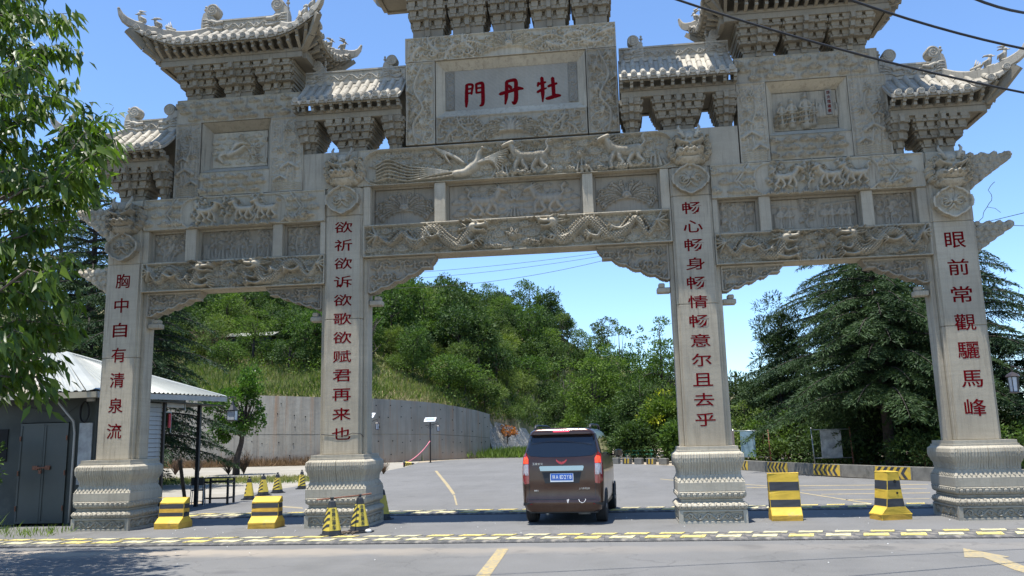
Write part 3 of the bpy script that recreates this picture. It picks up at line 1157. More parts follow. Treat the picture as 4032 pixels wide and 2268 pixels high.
# central recessed row
px = [onY(x, y, .05)[0] for x, y in ((1459, 770), (1711, 780), (1754, 780), (2292, 710), (2333, 710), (2598, 690))]
zc0, zc1 = 6.782, 7.720
post(-3.54, px[0], zc0, zc1); post(px[1], px[2], zc0, zc1); post(px[3], px[4], zc0, zc1); post(px[5], 3.54, zc0, zc1)
panel(px[0] + .002, px[1] - .002, zc0, zc1, d_plume)
panel(px[2] + .002, px[3] - .002, zc0, zc1, d_qilin)
panel(px[4] + .002, px[5] - .002, zc0, zc1, d_plume)


# side bays
def side_bay(x0, x1, left):
    W = x1 - x0
    b = beam('lower_beam', x0, x1, 5.44, 6.15, .155, .58)
    R = Relief(W - .01, .70, .0125)
    R.k = 1.9
    R.scrollfill(.06, W - .06, .04, .66, .22, .026)
    R.cloudfield(.08, W - .08, .06, .64, .25, .045)
    R.dragon([(.22, .48), (.42, .24), (.66, .50), (.90, .40), (1.05, .20), (1.30, .16), (1.42, .34), (1.50, .52)], .110, .16, 1)
    m = W
    R.dragon([(m - .2, .50), (m - .42, .22), (m - .68, .54), (m - .95, .52), (m - 1.25, .22), (m - 1.5, .17), (m - 1.62, .36), (m - 1.66, .54)], .110, .16, -1)
    R.pearl(W * .5, .36, .10, .11)
    R.mountain(W * .5, .04, .22, .09)
    for i in range(10): R.cloud(R.r.uniform(.4, W - .4), R.r.choice((.1, .15, .6)), .10, .10, R.r.choice((-1, 1)))
    R.border(.026, .145)
    carved(b, 'dragon_carving', R, x0 + .005, 5.445, .15)
    b = beam('upper_beam', x0, x1, 6.942, 7.718, .035, .58)
    R = Relief(W - .01, .766); R.k = 1.9
    X, Y = R.xs[None, :], R.ys[:, None]
    hx = np.abs(X - R.w / 2) + np.abs(Y - .383) * .75
    R.cloudfield(.06, W - .06, .05, .72, .28, .045)
    edge = R.w / 2 * .76
    R.H = np.where(hx < edge, 0, R.H)
    R.H = np.where((hx > edge - .07) & (hx < edge - .01), .05, R.H)
    R.H = np.where((hx > edge + .01) & (hx < edge + .05), .05, R.H)
    oval = np.maximum(np.abs(X - R.w / 2) - 1.0, 0) ** 2 / .30 ** 2 + (np.abs(Y - .37) / .35) ** 3
    R.H = np.where((oval > 1) & (oval < 1.3), .05, R.H)
    for f in (-.34, .34):
        for q in (.16, .38, .6): R.cloud(R.w * (.5 + f * .93), q, .14, .05, 1 if f > 0 else -1)
    for f in (.30, .46, .62): R.branchwork(R.w * f, .1, R.w * (f + .02), .70, .07, 2, .018)
    for f, sg in ((.36, 1), (.56, -1), (.68, -1)): R.beast(R.w * f, .36, .52, sg, .09, True, False)
    for k in range(9): R.mountain(R.w * (.28 + .055 * k), .02, .13, .08)
    for i in range(5):
        R.cloud(R.w * R.r.uniform(.80, .93), R.r.uniform(.1, .2), .12, .08)
    R.border(.02, .04)
    carved(b, 'deer_carving', R, x0 + .005, 6.947, .03)
    z0, z1 = 6.152, 6.940
    if left:
        e = [onY(x, y, .05)[0] for x, y in ((587, 960), (731, 960), (773, 960), (1075, 930), (1113, 930), (1262, 920))]
    else:
        e = [onY(x, y, .05)[0] for x, y in ((2828, 850), (2991, 850), (3036, 850), (3393, 820), (3439, 820), (3613, 800))]
    post(x0 + .002, e[0], z0, z1); post(e[1], e[2], z0, z1); post(e[3], e[4], z0, z1); post(e[5], x1 - .002, z0, z1)
    panel(e[0] + .002, e[1] - .002, z0, z1, d_peony)
    panel(e[2] + .002, e[3] - .002, z0, z1, d_grove if left else d_people)
    panel(e[4] + .002, e[5] - .002, z0, z1, d_peony)


side_bay(-BX + HWS, -AX - HWS, True)
side_bay(AX + HWS, BX - HWS, False)


# --- spandrel brackets under the beams
def spandrel(xp, sgn, zt, W, Hh):
    """xp: pillar face, sgn: +1 opens to the right"""
    R = Relief(W, Hh, .016)
    X, Y = np.meshgrid(R.xs, R.ys)
    # lower outline: slanted nose at the tip, then scallops down to the pillar
    f = X / W
    low = Hh * (1 - (1 - f) ** .75) * .86 + .0
    sc = .045 * np.abs(np.sin(f * math.pi * 5.0))
    low = low - sc + .05
    nose = np.clip((f - .93) / .07, 0, 1)
    low = np.where(f > .93, np.maximum(low, Hh * .62 + nose * Hh * .30), np.minimum(low, Hh * .66))
    R.mask = Y >= low
    R.k = 2.2
    R.scrollfill(.05, W * .95, .05, Hh - .06, .25, .045)
    R.H = np.where(Y - low < .07, 0, R.H)
    # leaves
    edge = (Y - low < .055) | (Y > Hh - .04) | (X < .04)
    R.H = np.where(edge, .085, R.H)
    mb = MB()
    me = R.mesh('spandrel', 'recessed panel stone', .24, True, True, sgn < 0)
    cx = xp + sgn * W / 2
    o = gplace('spandrel', me, None, (cx, .22, zt - Hh))
    # console under it
    mb = MB()
    a, b = (xp + .002, xp + .34) if sgn > 0 else (xp - .34, xp - .002)
    c = xp + sgn * .12
    c2 = xp + sgn * .26
    zb = zt - Hh
    mb.box(min(c, c2), max(c, c2), .24, .45, zb - .10, zb - .002)
    mb.box(min(xp + sgn * .002, xp + sgn * .30), max(xp + sgn * .002, xp + sgn * .30), .22, .47, zb - .22, zb - .102)
    gb(mb, 'console', 'carved stone', None, None, .02)


spandrel(-AX + HWS + .102, 1, 6.018, 1.60, .88)
spandrel(AX - HWS - .102, -1, 6.018, 1.60, .88)
spandrel(-BX + HWS + .102, 1, 5.438, 1.36, .62)
spandrel(-AX - HWS - .102, -1, 5.438, 1.36, .62)
spandrel(AX + HWS + .102, 1, 5.438, 1.36, .62)
spandrel(BX - HWS - .102, -1, 5.438, 1.36, .62)


# --- dragon masks and hanging medallions
def mask_mesh():
    R = Relief(1.0, .98, .011); R.k = 1.0
    def sym(f, *a, **k):
        f(*a, **k)
    c = .5
    for k in range(15):  # curled mane
        a = -.95 + k * (math.pi + 1.9) / 14
        R.stamp(c + math.cos(a) * .385, .47 + math.sin(a) * .36, .10, .22, .5)
        R.spiral(c + math.cos(a) * .385, .47 + math.sin(a) * .36, .06, 1.1, 1 if a < 1.5 else -1, a, .016, .26)
    R.stroke([(c, .30), (c, .50), (c, .72)], .30, .26, .36, p=.5)
    R.stroke([(c - .20, .36), (c, .28), (c + .20, .36)], .12, .12, .43)          # muzzle
    R.stroke([(c - .17, .19), (c, .15), (c + .17, .19)], .06, .06, .30)          # jaw
    R.stroke([(c - .16, .235), (c, .20), (c + .16, .235)], .010, .010, .05, sub=True)
    for q in (-.12, 0, .12): R.stamp(c + q, .31, .075, .50)
    R.stamp(c - .09, .30, .03, .10, sub=True); R.stamp(c + .09, .30, .03, .10, sub=True)
    for sg in (1, -1):
        R.stamp(c + sg * .075, .34, .075, .52)
        R.stroke([(c + sg * .05, .50), (c + sg * .17, .54), (c + sg * .27, .62)], .055, .04, .47)  # brow
        R.stamp(c + sg * .14, .445, .055, .20, sub=True)
        R.stamp(c + sg * .14, .445, .038, .42)
        R.spiral(c + sg * .19, .33, .075, 1.2, sg, 0, .02, .47)
        for k in range(4):
            R.spiral(c + sg * (.36 + .02 * (k % 2)), .25 + k * .15, .065, 1.2, sg, 1, .016, .28)
    R.stamp(c, .64, .10, .44)
    R.stamp(c, .44, .06, .46)
    R.mask = R.H > .01
    return R.mesh('dragon_mask', 'carved stone', .02, True)


def medal_mesh():
    R = Relief(.92, .80, .011)
    X, Y = np.meshgrid(R.xs, R.ys)
    u, v = (X - .46) / .43, (Y - .40) / .37
    r = np.hypot(u, v)
    a = np.arctan2(v, u)
    lim = .86 + .11 * np.abs(np.cos(2 * a)) ** .6 - .07 * np.abs(np.sin(4 * a)) ** 3
    lim = np.where(np.abs(v) < .35, np.maximum(lim, .97), lim)
    R.k = 1.0
    R.H = np.where(r < lim, .08, 0)
    rim = (r < lim) & (r > lim - .13)
    R.H = np.where(rim, .17, R.H)
    for sg in (1, -1):
        for k in range(4):
            R.leaf(.46 + sg * .02, .40, math.pi / 2 - sg * (.2 + k * .45), .27 - k * .01, -sg * 1.6, .026, .17, 1)
        R.spiral(.46 + sg * .15, .40, .11, 1.3, sg, 0, .020, .17)
        R.leaf(.46, .34, -math.pi / 2 + sg * .5, .20, sg * .8, .028, .17, 1)
    R.stamp(.46, .66, .07, .14)
    R.mask = r < lim
    return R.mesh('medallion', 'carved stone', .02, True)


mm, md = mask_mesh(), medal_mesh()
for i, (X, z, zm) in enumerate(((-BX, 6.80, 6.15), (-AX, 7.66, 7.00), (AX, 7.66, 7.00), (BX, 6.80, 6.15))):
    hd = gplace('dragon_head', mm, None, (X + .02, .012, z), (rad(-6), 0, 0), (1.06, 1, .93))
    for sg in (1, -1):
        h = MB()
        h.smooth = True
        h.tube([(sg * .12, -.34, .66), (sg * .16, -.36, .78), (sg * .22, -.33, .93), (sg * .20, -.30, 1.02)], [.045, .04, .03, .018], 7)
        h.tube([(sg * .16, -.36, .76), (sg * .25, -.38, .80)], [.03, .018], 6)
        o = h.build('horn', 'carved stone', hd)
    gplace('medallion', md, None, (X, -.01, zm))


# --- cloud-shaped wings outside the end pillars
def cloud_wing(xp, sgn, z0, W, Hh):
    R = Relief(W, Hh, .014); R.k = 1.0
    X, Y = np.meshgrid(R.xs, R.ys)
    m = np.zeros_like(X, bool)
    for k in range(8):
        f = k / 7
        cx, top = W * f * .88, Hh * (.88 + .06 * (k % 2))
        m |= (X - cx) ** 2 + (Y - top * .93) ** 2 < (Hh * .09 * (1.15 - .1 * f)) ** 2
    low = Hh * (.02 + .80 * (X / W) ** .9) + .03 * np.abs(np.sin(X / W * 5 * math.pi)) * -1
    m |= (Y > low) & (Y < Hh * .90) & (X < W * .93)
    m |= (X - W * .90) ** 2 + (Y - Hh * .86) ** 2 < (Hh * .11) ** 2
    R.H = np.where(m, .03, 0)
    sz = .155
    for j in range(9):
        for i in range(8):
            x, y = (i + .5 * (j % 2)) * sz, j * sz * .85 + .05
            if y > 0 and x < W and m[min(R.ny, int(y / R.dy)), min(R.nx, int(x / R.dx))]:
                R.stamp(x, y, sz * .55, .065, .4)
                R.spiral(x, y, sz * .40, 1.3, 1 if (i + j) % 2 else -1, R.r.uniform(0, 6), .013, .085)
    R.mask = m
    me = R.mesh('cloud_wing', 'carved stone', .26, True, True, sgn < 0)
    gplace('cloud_wing', me, None, (xp + sgn * W / 2, .20, z0))


cloud_wing(BX + HWS + .004, 1, 6.80, .98, .92)
cloud_wing(BX + HWS + .004, 1, 5.42, .86, .76)
cloud_wing(-BX - HWS - .004, -1, 6.68, .96, .98)
cloud_wing(-BX - HWS - .004, -1, 5.42, .84, .74)


# --- upper blocks
def bevel_frame(x0, x1, z0, z1, t, ya, yb, parent, name='frame'):
    """sloping picture frame: outer edge at ya, inner edge recessed to yb"""
    mb = MB()
    o = [(x0, z0), (x1, z0), (x1, z1), (x0, z1)]
    i = [(x0 + t, z0 + t), (x1 - t, z0 + t), (x1 - t, z1 - t), (x0 + t, z1 - t)]
    for k in range(4):
        a, b = o[k], o[(k + 1) % 4]
        c, d = i[(k + 1) % 4], i[k]
        mb.add([(a[0], ya, a[1]), (b[0], ya, b[1]), (c[0], yb, c[1]), (d[0], yb, d[1]),
                (a[0], yb + .05, a[1]), (b[0], yb + .05, b[1]), (c[0], yb + .05, c[1]), (d[0], yb + .05, d[1])],
               [(0, 1, 2, 3), (4, 5, 1, 0), (3, 2, 6, 7), (7, 6, 5, 4)])
    return gb(mb, name, 'carved stone', parent)


blk = beam('name_block', -2.52, 2.52, 8.622, 11.36, .345, .62)
R = Relief(5.03, .62)
R.scrollfill(.10, 1.75, .04, .58, .27, .06)
R.scrollfill(3.28, 4.93, .04, .58, .27, .06)
R.plume(2.515, .26, 1.7, .62, .07)
for sg in (1, -1):
    for k in range(4):
        x = 2.515 + sg * (.9 + k * .42)
        R.leaf(x, .30 + (.06 if k % 2 else -.06), (0 if sg > 0 else math.pi) + (.6 if k % 2 else -.6), .55, (-1 if k % 2 else 1) * sg * 1.3, .05, .075, 3)
        R.spiral(x + sg * .1, .30 + (.12 if k % 2 else -.12), .09, 1.3, sg, 0, .022, .07)
    R.stroke([(2.515 + sg * .4, .2), (2.515 + sg * 1.0, .42), (2.515 + sg * 1.6, .18), (2.515 + sg * 2.2, .40)], .03, .02, .07)
R.border(.02, .05)
carved(blk, 'scroll_carving', R, -2.515, 10.735, .04, thick=.30)
R = Relief(3.54, .64)
R.scrollfill(.08, 1.1, .05, .60, .27, .055)
R.scrollfill(2.44, 3.46, .05, .60, .27, .055)
R.plume(1.77, .22, 1.5, .64, .07)
for k in range(9):
    a = math.pi * (k / 8)
    R.stroke([(1.77, .2), (1.77 + math.cos(a) * .26, .2 + math.sin(a) * .26)], .035, .05, .09, n=3)
for sg in (1, -1):
    for k in range(3):
        R.leaf(1.77 + sg * (.7 + .3 * k), .2 + .05 * k, (0 if sg > 0 else math.pi) + (.5 if k % 2 else -.4) * sg, .5, sg * (1 if k % 2 else -1.2), .034, .07, 3)
R.border(.02, .045)
carved(blk, 'shell_carving', R, -1.77, 8.66, .04, thick=.30)
for sg in (1, -1):
    R = Relief(.70, 2.06)
    R.scrollfill(.06, .64, .05, 2.0, .26, .04)
    R.stroke([(.45, 0), (.52, .5), (.3, .9), (.5, 1.4), (.3, 2.0)], .045, .03, .07)
    for k in range(7):
        y = .15 + k * .27
        x = .42 + .1 * math.sin(k * 2)
        a = math.pi / 2 + (1.2 if k % 2 else -1.2)
        qx, qy = x + math.cos(a) * .16, y + .12
        R.stroke([(x, y), (qx, qy)], .025, .02, .07)
        for q in range(7): R.leaf(qx, qy, a + (q - 3) * .5, .15, .2, .024, .065, 0)
        R.flower(.15 + .45 * (k % 2), y + .1, .055, .08)
    R.border(.03, .05)
    carved(blk, 'peony_carving', R, (1.80 if sg > 0 else -2.50), 8.66, .04, thick=.30, mirror=sg < 0)
fx0, fx1, fz0, fz1 = -1.78, 1.78, 9.315, 10.725
bevel_frame(fx0, fx1, fz0, fz1, .20, .035, .20, blk)
mb = MB(); mb.box(fx0 + .19, fx1 - .19, .208, .30, fz0 + .19, fz1 - .19)
pl = gb(mb, 'name_plaque', 'plaque stone')
for sg in (1, -1):
    R = Relief(.20, .96, .012); R.k = .9
    for k in range(5): R.spiral(.10, .1 + k * .19, .075, 1.3, 1 if k % 2 else -1, 0, .014, .028); R.leaf(.1, .15 + k * .17, .8 + k, .12, 1, .014, .025, 1)
    R.border(.012, .02)
    carved(pl, 'scroll_strip', R, (1.365 if sg > 0 else -1.565), 9.545, .203, 'plaque stone', thick=.004)


# brush written name: strokes as ribbons of varying width (unit box, z up)
NAME = {
    '門': [[(.10, .93, .045), (.085, .60, .05), (.075, .25, .055), (.06, .00, .03)], [(.10, .92, .035), (.22, .94, .04), (.40, .90, .04), (.38, .72, .035), (.34, .52, .03)],
          [(.13, .74, .028), (.34, .76, .028)], [(.13, .56, .028), (.33, .58, .028)],
          [(.60, .94, .04), (.60, .75, .035), (.60, .55, .03)], [(.60, .93, .035), (.80, .96, .045), (.93, .92, .05), (.94, .60, .055), (.94, .25, .055), (.90, .06, .05), (.76, .01, .02)],
          [(.62, .75, .028), (.88, .77, .028)], [(.62, .56, .028), (.88, .58, .028)]],
    '丹': [[(.30, .92, .045), (.30, .65, .05), (.27, .30, .05), (.22, .03, .025)], [(.30, .93, .04), (.52, .97, .045), (.70, .94, .05), (.71, .60, .055), (.70, .22, .06), (.62, .04, .05), (.52, .10, .02)],
          [(.40, .78, .03), (.49, .66, .05)], [(-.02, .44, .035), (.10, .47, .05), (.45, .54, .045), (.80, .62, .055), (1.02, .60, .03)]],
    '牡': [[(.10, .80, .035), (.06, .66, .03)], [(.10, .74, .035), (.25, .78, .04), (.42, .80, .025)], [(.04, .42, .035), (.22, .50, .04), (.44, .56, .02)],
          [(.25, .99, .045), (.27, .70, .05), (.27, .35, .05), (.26, .02, .02)], [(.52, .62, .035), (.68, .67, .04), (.90, .72, .03)], [(.72, .95, .045), (.74, .65, .05), (.75, .22, .05)],
          [(.42, .14, .035), (.55, .15, .05), (.85, .22, .055), (1.04, .22, .03)]],
}


def brush(mb, strokes, cx, cz, w, h, ya, y1):
    for si, st in enumerate(strokes):
        y0 = ya - si * .0004
        P = spline([(p[0] * w, p[1] * h) for p in st], 7)
        R_ = np.interp(np.linspace(0, 1, len(P)), np.linspace(0, 1, len(st)), [p[2] for p in st]) * (w + h) / 2 * 1.55
        T = np.gradient(P, axis=0)
        T /= np.linalg.norm(T, axis=1)[:, None] + 1e-9
        Nn = np.stack([-T[:, 1], T[:, 0]], 1)
        L = P + Nn * R_[:, None]
        Q = P - Nn * R_[:, None]
        a0, a1 = P[0] - T[0] * R_[0] * .8, P[-1] + T[-1] * R_[-1] * .8
        out = [tuple(a0)] + [tuple(p) for p in Q] + [tuple(a1)] + [tuple(p) for p in L[::-1]]
        n = len(P)
        vs = [(cx + p[0] - w / 2, y0, cz + p[1] - h / 2) for p in out]
        vs += [(cx + p[0] - w / 2, y1, cz + p[1] - h / 2) for p in out]
        N = len(out)
        fs = []
        # strip of quads, ends as triangles
        q = [0] + list(range(1, n + 1)) + [n + 1] + list(range(n + 2, 2 * n + 2))
        fs.append((0, 1, 2 * n + 1))
        for i in range(n - 1):
            fs.append((1 + i, 2 + i, 2 * n - i, 2 * n + 1 - i))
        fs.append((n, n + 1, n + 2))
        fs += [(i, i + N, (i + 1) % N + N, (i + 1) % N) for i in range(N)]
        mb.add(vs, fs)


for ch, px_, py_, w, h in (('門', 1868, 371, .46, .60), ('丹', 2013, 361, .54, .62), ('牡', 2157, 351, .54, .62)):
    p = onY(px_, py_, .19)
    mb = MB()
    brush(mb, NAME[ch], p[0], p[2], w, h, .2035, .2079)
    o = gb(mb, 'character', 'letter red', pl)
    o['label'] = 'large dark red brush character ' + ch


def lotus(R):
    R.scrollfill(.04, R.w - .04, .25, R.h - .05, .22, .016)
    R.stroke([(R.w * .5, .3), (R.w * .42, .8), (R.w * .6, 1.2), (R.w * .5, R.h * .9)], .03, .018, .035)
    R.stroke([(R.w * .3, .3), (R.w * .25, 1.0)], .02, .016, .03)
    for (u, v, r) in ((.5, .82, .10), (.3, .62, .08), (.72, .56, .09)): R.flower(R.w * u, R.h * v, r, .05, 6)
    for (u, v, r) in ((.42, .34, .19), (.68, .18, .15), (.30, .50, .12)):
        R.stroke([(R.w * u - r, R.h * v - r * .25), (R.w * u, R.h * v + r * .05), (R.w * u + r, R.h * v - r * .25)], r * .33, r * .33, .04, mid=r * .6, n=5)
        for k in range(5): R.stroke([(R.w * u, R.h * v + r * .2), (R.w * u + (k - 2) * r * .4, R.h * v - r * .4)], .008, .008, .02, sub=True, n=2)
    for k in range(4): R.stroke([(.06, .06 + k * .05), (R.w * .5, .09 + k * .05), (R.w - .06, .05 + k * .05)], .012, .012, .02, n=5)
    R.border(.03, .04)


def side_block(sgn):
    a, b = (5.14, 8.28) if sgn > 0 else (-8.28, -5.14)
    o = beam('carved_block', a, b, 7.722, 10.22, .345, .62)
    R = Relief(3.13, .61); R.k = 2.1
    R.cloudfield(.03, 3.1, .03, .58, .235, .055)
    R.border(.015, .03)
    carved(o, 'cloud_carving', R, a + .005, 9.605, .04, thick=.30)
    xa = a + .66
    xb = a + 2.43
    R = Relief(.64, 1.87); R.k = 2.; lotus(R)
    carved(o, 'lotus_carving', R, a + .01, 7.727, .04, thick=.30)
    R = Relief(.82, 1.87); R.k = 2.; lotus(R)
    carved(o, 'lotus_carving', R, xb + .005, 7.727, .04, thick=.30, mirror=True)
    R = Relief(1.76, .58); R.k = 2.1
    R.cloudfield(.03, 1.73, .03, .56, .235, .055)
    R.border(.015, .03)
    carved(o, 'cloud_carving', R, xa + .005, 7.735, .04, thick=.30)
    bevel_frame(xa + .01, xb - .005, 8.33, 9.595, .17, .035, .30, o)
    R = Relief(1.40, .90, .013); R.k = 2.
    if sgn > 0:
        for f, h in ((.12, .55), (.28, .62), (.5, .74), (.62, .5)): R.figure(R.w * f, .12, h, .06)
        for k in range(3): R.mountain(R.w * (.68 + .12 * k), .30, .40, .04)
        for k in range(3): R.stroke([(.02, .10 + k * .11), (.85, .20 + k * .11)], .014, .014, .08, n=2)
        for k in range(9): R.stroke([(.05 + k * .1, .10 + k * .012), (.05 + k * .1 + .03, .30 + k * .012)], .012, .012, .075, n=2)
        for k in range(6): R.stroke([(.95, .12 + k * .05), (1.38, .12 + k * .05)], .010, .010, .025, n=2)
    else:
        R.cloudfield(.05, 1.35, .05, .85, .2, .03)
        for k in range(7): R.stroke([(.5, .35), (.6 + .02 * k, .55), (.75 + k * .04, .82 - k * .05)], .03, .015, .07, n=6)
        for k in range(6): R.stroke([(.5, .33), (.3 - k * .01, .36 - .02 * k), (.12 + k * .03, .22 - k * .02)], .03, .018, .07, n=6)
        R.stroke([(.45, .3), (.65, .36), (.85, .48)], .09, .05, .08)
        R.flower(1.1, .45, .13, .07); R.flower(1.15, .2, .10, .06)
        for k in range(6): R.leaf(1.0, .3, k, .2, .5, .02, .05, 1)
    carved(o, 'picture_carving', R, xa + .18, 8.51, .30, thick=.04)
    if sgn > 0:
        mb = MB(); mb.box(7.13, 7.26, .20, .30, 8.80, 9.385)
        tb = gb(mb, 'caption_strip', 'plaque stone')
        for k, ch in enumerate('烽火戏诸侯'):
            inst('character', text_mesh(ch, .075, .08, .006, 'letter red', .01), tb, Vector((7.195, .196, 9.32 - k * .108)) - wloc(tb))


side_block(1)
side_block(-1)
# ------------------------------------------------------------------ roofs
def half_tile(r0, r1, L, thick=.018, n=7):
    mb = MB()
    mb.smooth = True
    vs = []
    for (y, r) in ((0, r0), (L * .93, r1), (L, r1 * .97)):
        for k in range(n + 1):
            a = math.pi * k / n
            vs.append((r * math.cos(a), y, r * math.sin(a) * 1.05))
    N = n + 1
    fs = []
    for j in range(2):
        for k in range(n):
            fs.append((j * N + k, j * N + k + 1, (j + 1) * N + k + 1, (j + 1) * N + k)[::-1])
    mb.add(vs, fs)
    mb.smooth = False
    # front lip
    v2 = []
    for r in (r0, r0 - thick):
        for k in range(n + 1):
            a = math.pi * k / n
            v2.append((r * math.cos(a), 0, r * math.sin(a) * 1.05))
    mb.add(v2, [(k, k + 1, N + k + 1, N + k) for k in range(n)])
    return mb.mesh('roof_tile', 'roof stone')


TILE = half_tile(.068, .058, 1.0)


def disc_mesh():
    mb = MB()
    mb.smooth = False
    n = 18
    M = Matrix.Rotation(rad(90), 4, 'X')
    mb.lathe([(.066, -.02), (.070, .0), (.070, .018), (.060, .022), (.056, .014), (.040, .014), (.036, .020), (.022, .020), (.018, .012), (.006, .012)], n, (0, 0, 0), M)
    return mb.mesh('eave_disc', 'roof stone')


def drip_mesh():
    mb = MB()
    o = [(-.062, .02), (-.055, -.028), (-.03, -.05), (0, -.085), (.03, -.05), (.055, -.028), (.062, .02)]
    mb.prism(o, 'y', -.014, .012)
    i = [(u * .72, -.012 + (w + .012) * .72) for u, w in o]
    mb.prism(i, 'y', -.022, -.0145)
    return mb.mesh('drip_tile', 'roof stone')


DISC, DRIP = disc_mesh(), drip_mesh()


def frame_to(p0, p1, up=Vector((0, 0, 1)), sc=(1, None, 1)):
    """matrix mapping local +Y to p0->p1"""
    p0, p1 = Vector(p0), Vector(p1)
    d = p1 - p0
    L = d.length
    y = d / L
    x = y.cross(up).normalized()
    z = x.cross(y).normalized()
    s = (sc[0], L if sc[1] is None else sc[1], sc[2])
    return Matrix(((x.x * s[0], y.x * s[1], z.x * s[2], p0.x), (x.y * s[0], y.y * s[1], z.y * s[2], p0.y), (x.z * s[0], y.z * s[1], z.z * s[2], p0.z), (0, 0, 0, 1)))


def chiwen_mesh(s=1.0, plain=False):
    """ridge-end dragon facing +X with its tail curled up behind (head at +X side bites the ridge)"""
    mb = MB()
    t = .12
    out = [(-.28, 0), (.26, 0), (.27, .10), (.20, .20), (.10, .30), (.02, .40), (-.05, .52), (-.12, .60), (-.26, .52), (-.30, .36), (-.31, .15)]
    mb.prism([(a * s, b * s) for a, b in out], 'y', -t * s, t * s)
    M = Matrix.Translation((-.02 * s, 0, .60 * s)) @ Matrix.Rotation(rad(90), 4, 'X')
    mb.lathe([(.03 * s, -.145 * s), (.15 * s, -.145 * s), (.165 * s, -.12 * s), (.165 * s, .12 * s), (.15 * s, .145 * s), (.03 * s, .145 * s)], 22, (0, 0, 0), M)
    if not plain:
        mb.smooth = True
        for sd in (-1, 1):
            y = sd * .145 * s
            pts = []
            for i in range(22):
                f = i / 21
                a = f * 2.0 * 2 * math.pi
                r = .135 * (1 - f) + .01
                pts.append(((-.02 + r * math.cos(a)) * s, y, (.60 + r * math.sin(a)) * s))
            mb.tube(pts, .014 * s, 5)
            y = sd * t * s
            mb.tube([(.26 * s, y, .24 * s), (.12 * s, y, .22 * s), (-.02 * s, y * 1.1, .28 * s), (-.2 * s, y, .30 * s)], [.05 * s, .06 * s, .05 * s, .02 * s], 6)
            mb.tube([(.27 * s, y, .06 * s), (.10 * s, y * 1.1, .05 * s), (-.05 * s, y, .12 * s)], [.035 * s, .045 * s, .03 * s], 6)
            mb.blob((.05 * s, y * 1.1, .20 * s), .05 * s, 7)
            for k in range(4):
                mb.tube([(-.02 * s, y, (.10 + .05 * k) * s), (-.14 * s, y * 1.1, (.12 + .07 * k) * s), (-.27 * s, y, (.08 + .09 * k) * s)], [.03 * s, .028 * s, .012 * s], 5)
            for k in range(5):
                mb.tube([(-.20 * s + k * .03 * s, y, (.33 + .04 * k) * s), (-.10 * s + k * .02 * s, y, (.30 + .05 * k) * s)], [.008 * s, .008 * s], 4)
    mb.smooth = False
    mb.lathe([(.035 * s, 0), (.045 * s, .05 * s), (.02 * s, .07 * s), (.02 * s, .14 * s), (.05 * s, .16 * s), (.05 * s, .19 * s), (.02 * s, .21 * s), (.035 * s, .26 * s), (.01 * s, .29 * s)], 8, (-.25 * s, 0, .50 * s))
    return mb.mesh('ridge_dragon', 'roof stone')


def beast_mesh(kind, s=1.0):
    mb = MB()
    mb.smooth = True
    mb.box(-.09 * s, .09 * s, -.05 * s, .05 * s, -.02 * s, .03 * s)
    if kind == 2:   # small dragon-fish with raised fins
        mb.tube([(-.12 * s, 0, .06 * s), (0, 0, .05 * s), (.10 * s, 0, .09 * s)], [.03 * s, .06 * s, .04 * s], 7)
        for k in range(4):
            mb.prism([(-.06 * s + k * .04 * s, .06 * s), (-.02 * s + k * .04 * s, .06 * s), (.02 * s + k * .035 * s, (.24 - .04 * k) * s)], 'y', -.02 * s, .02 * s)
    else:           # seated bird-like beast with swept crest
        mb.tube([(-.05 * s, 0, .03 * s), (-.02 * s, 0, .10 * s), (.01 * s, 0, .16 * s), (.02 * s, 0, .20 * s)], [.055 * s, .06 * s, .045 * s, .035 * s], 7)
        mb.blob((.03 * s, 0, .23 * s), .042 * s, 7)
        mb.tube([(.05 * s, 0, .225 * s), (.12 * s, 0, .20 * s)], [.022 * s, .006 * s], 5)
        mb.tube([(.0, 0, .25 * s), (-.08 * s, 0, .27 * s), (-.13 * s, 0, .25 * s)], [.03 * s, .022 * s, .005 * s], 5)
        for sd in (-1, 1):
            mb.tube([(0, sd * .045 * s, .15 * s), (-.10 * s, sd * .05 * s, .11 * s), (-.13 * s, sd * .04 * s, .05 * s)], [.02 * s, .028 * s, .01 * s], 5)
        if kind == 1:
            mb.blob((0, 0, .30 * s), .035 * s, 6)
            mb.tube([(.02 * s, 0, .30 * s), (-.12 * s, 0, .33 * s)], [.03 * s, .008 * s], 5)
    return mb.mesh('ridge_beast', 'roof stone')


CHI = chiwen_mesh(1.0)
CHI_S = chiwen_mesh(.82)
BEASTS = [beast_mesh(k) for k in range(3)]


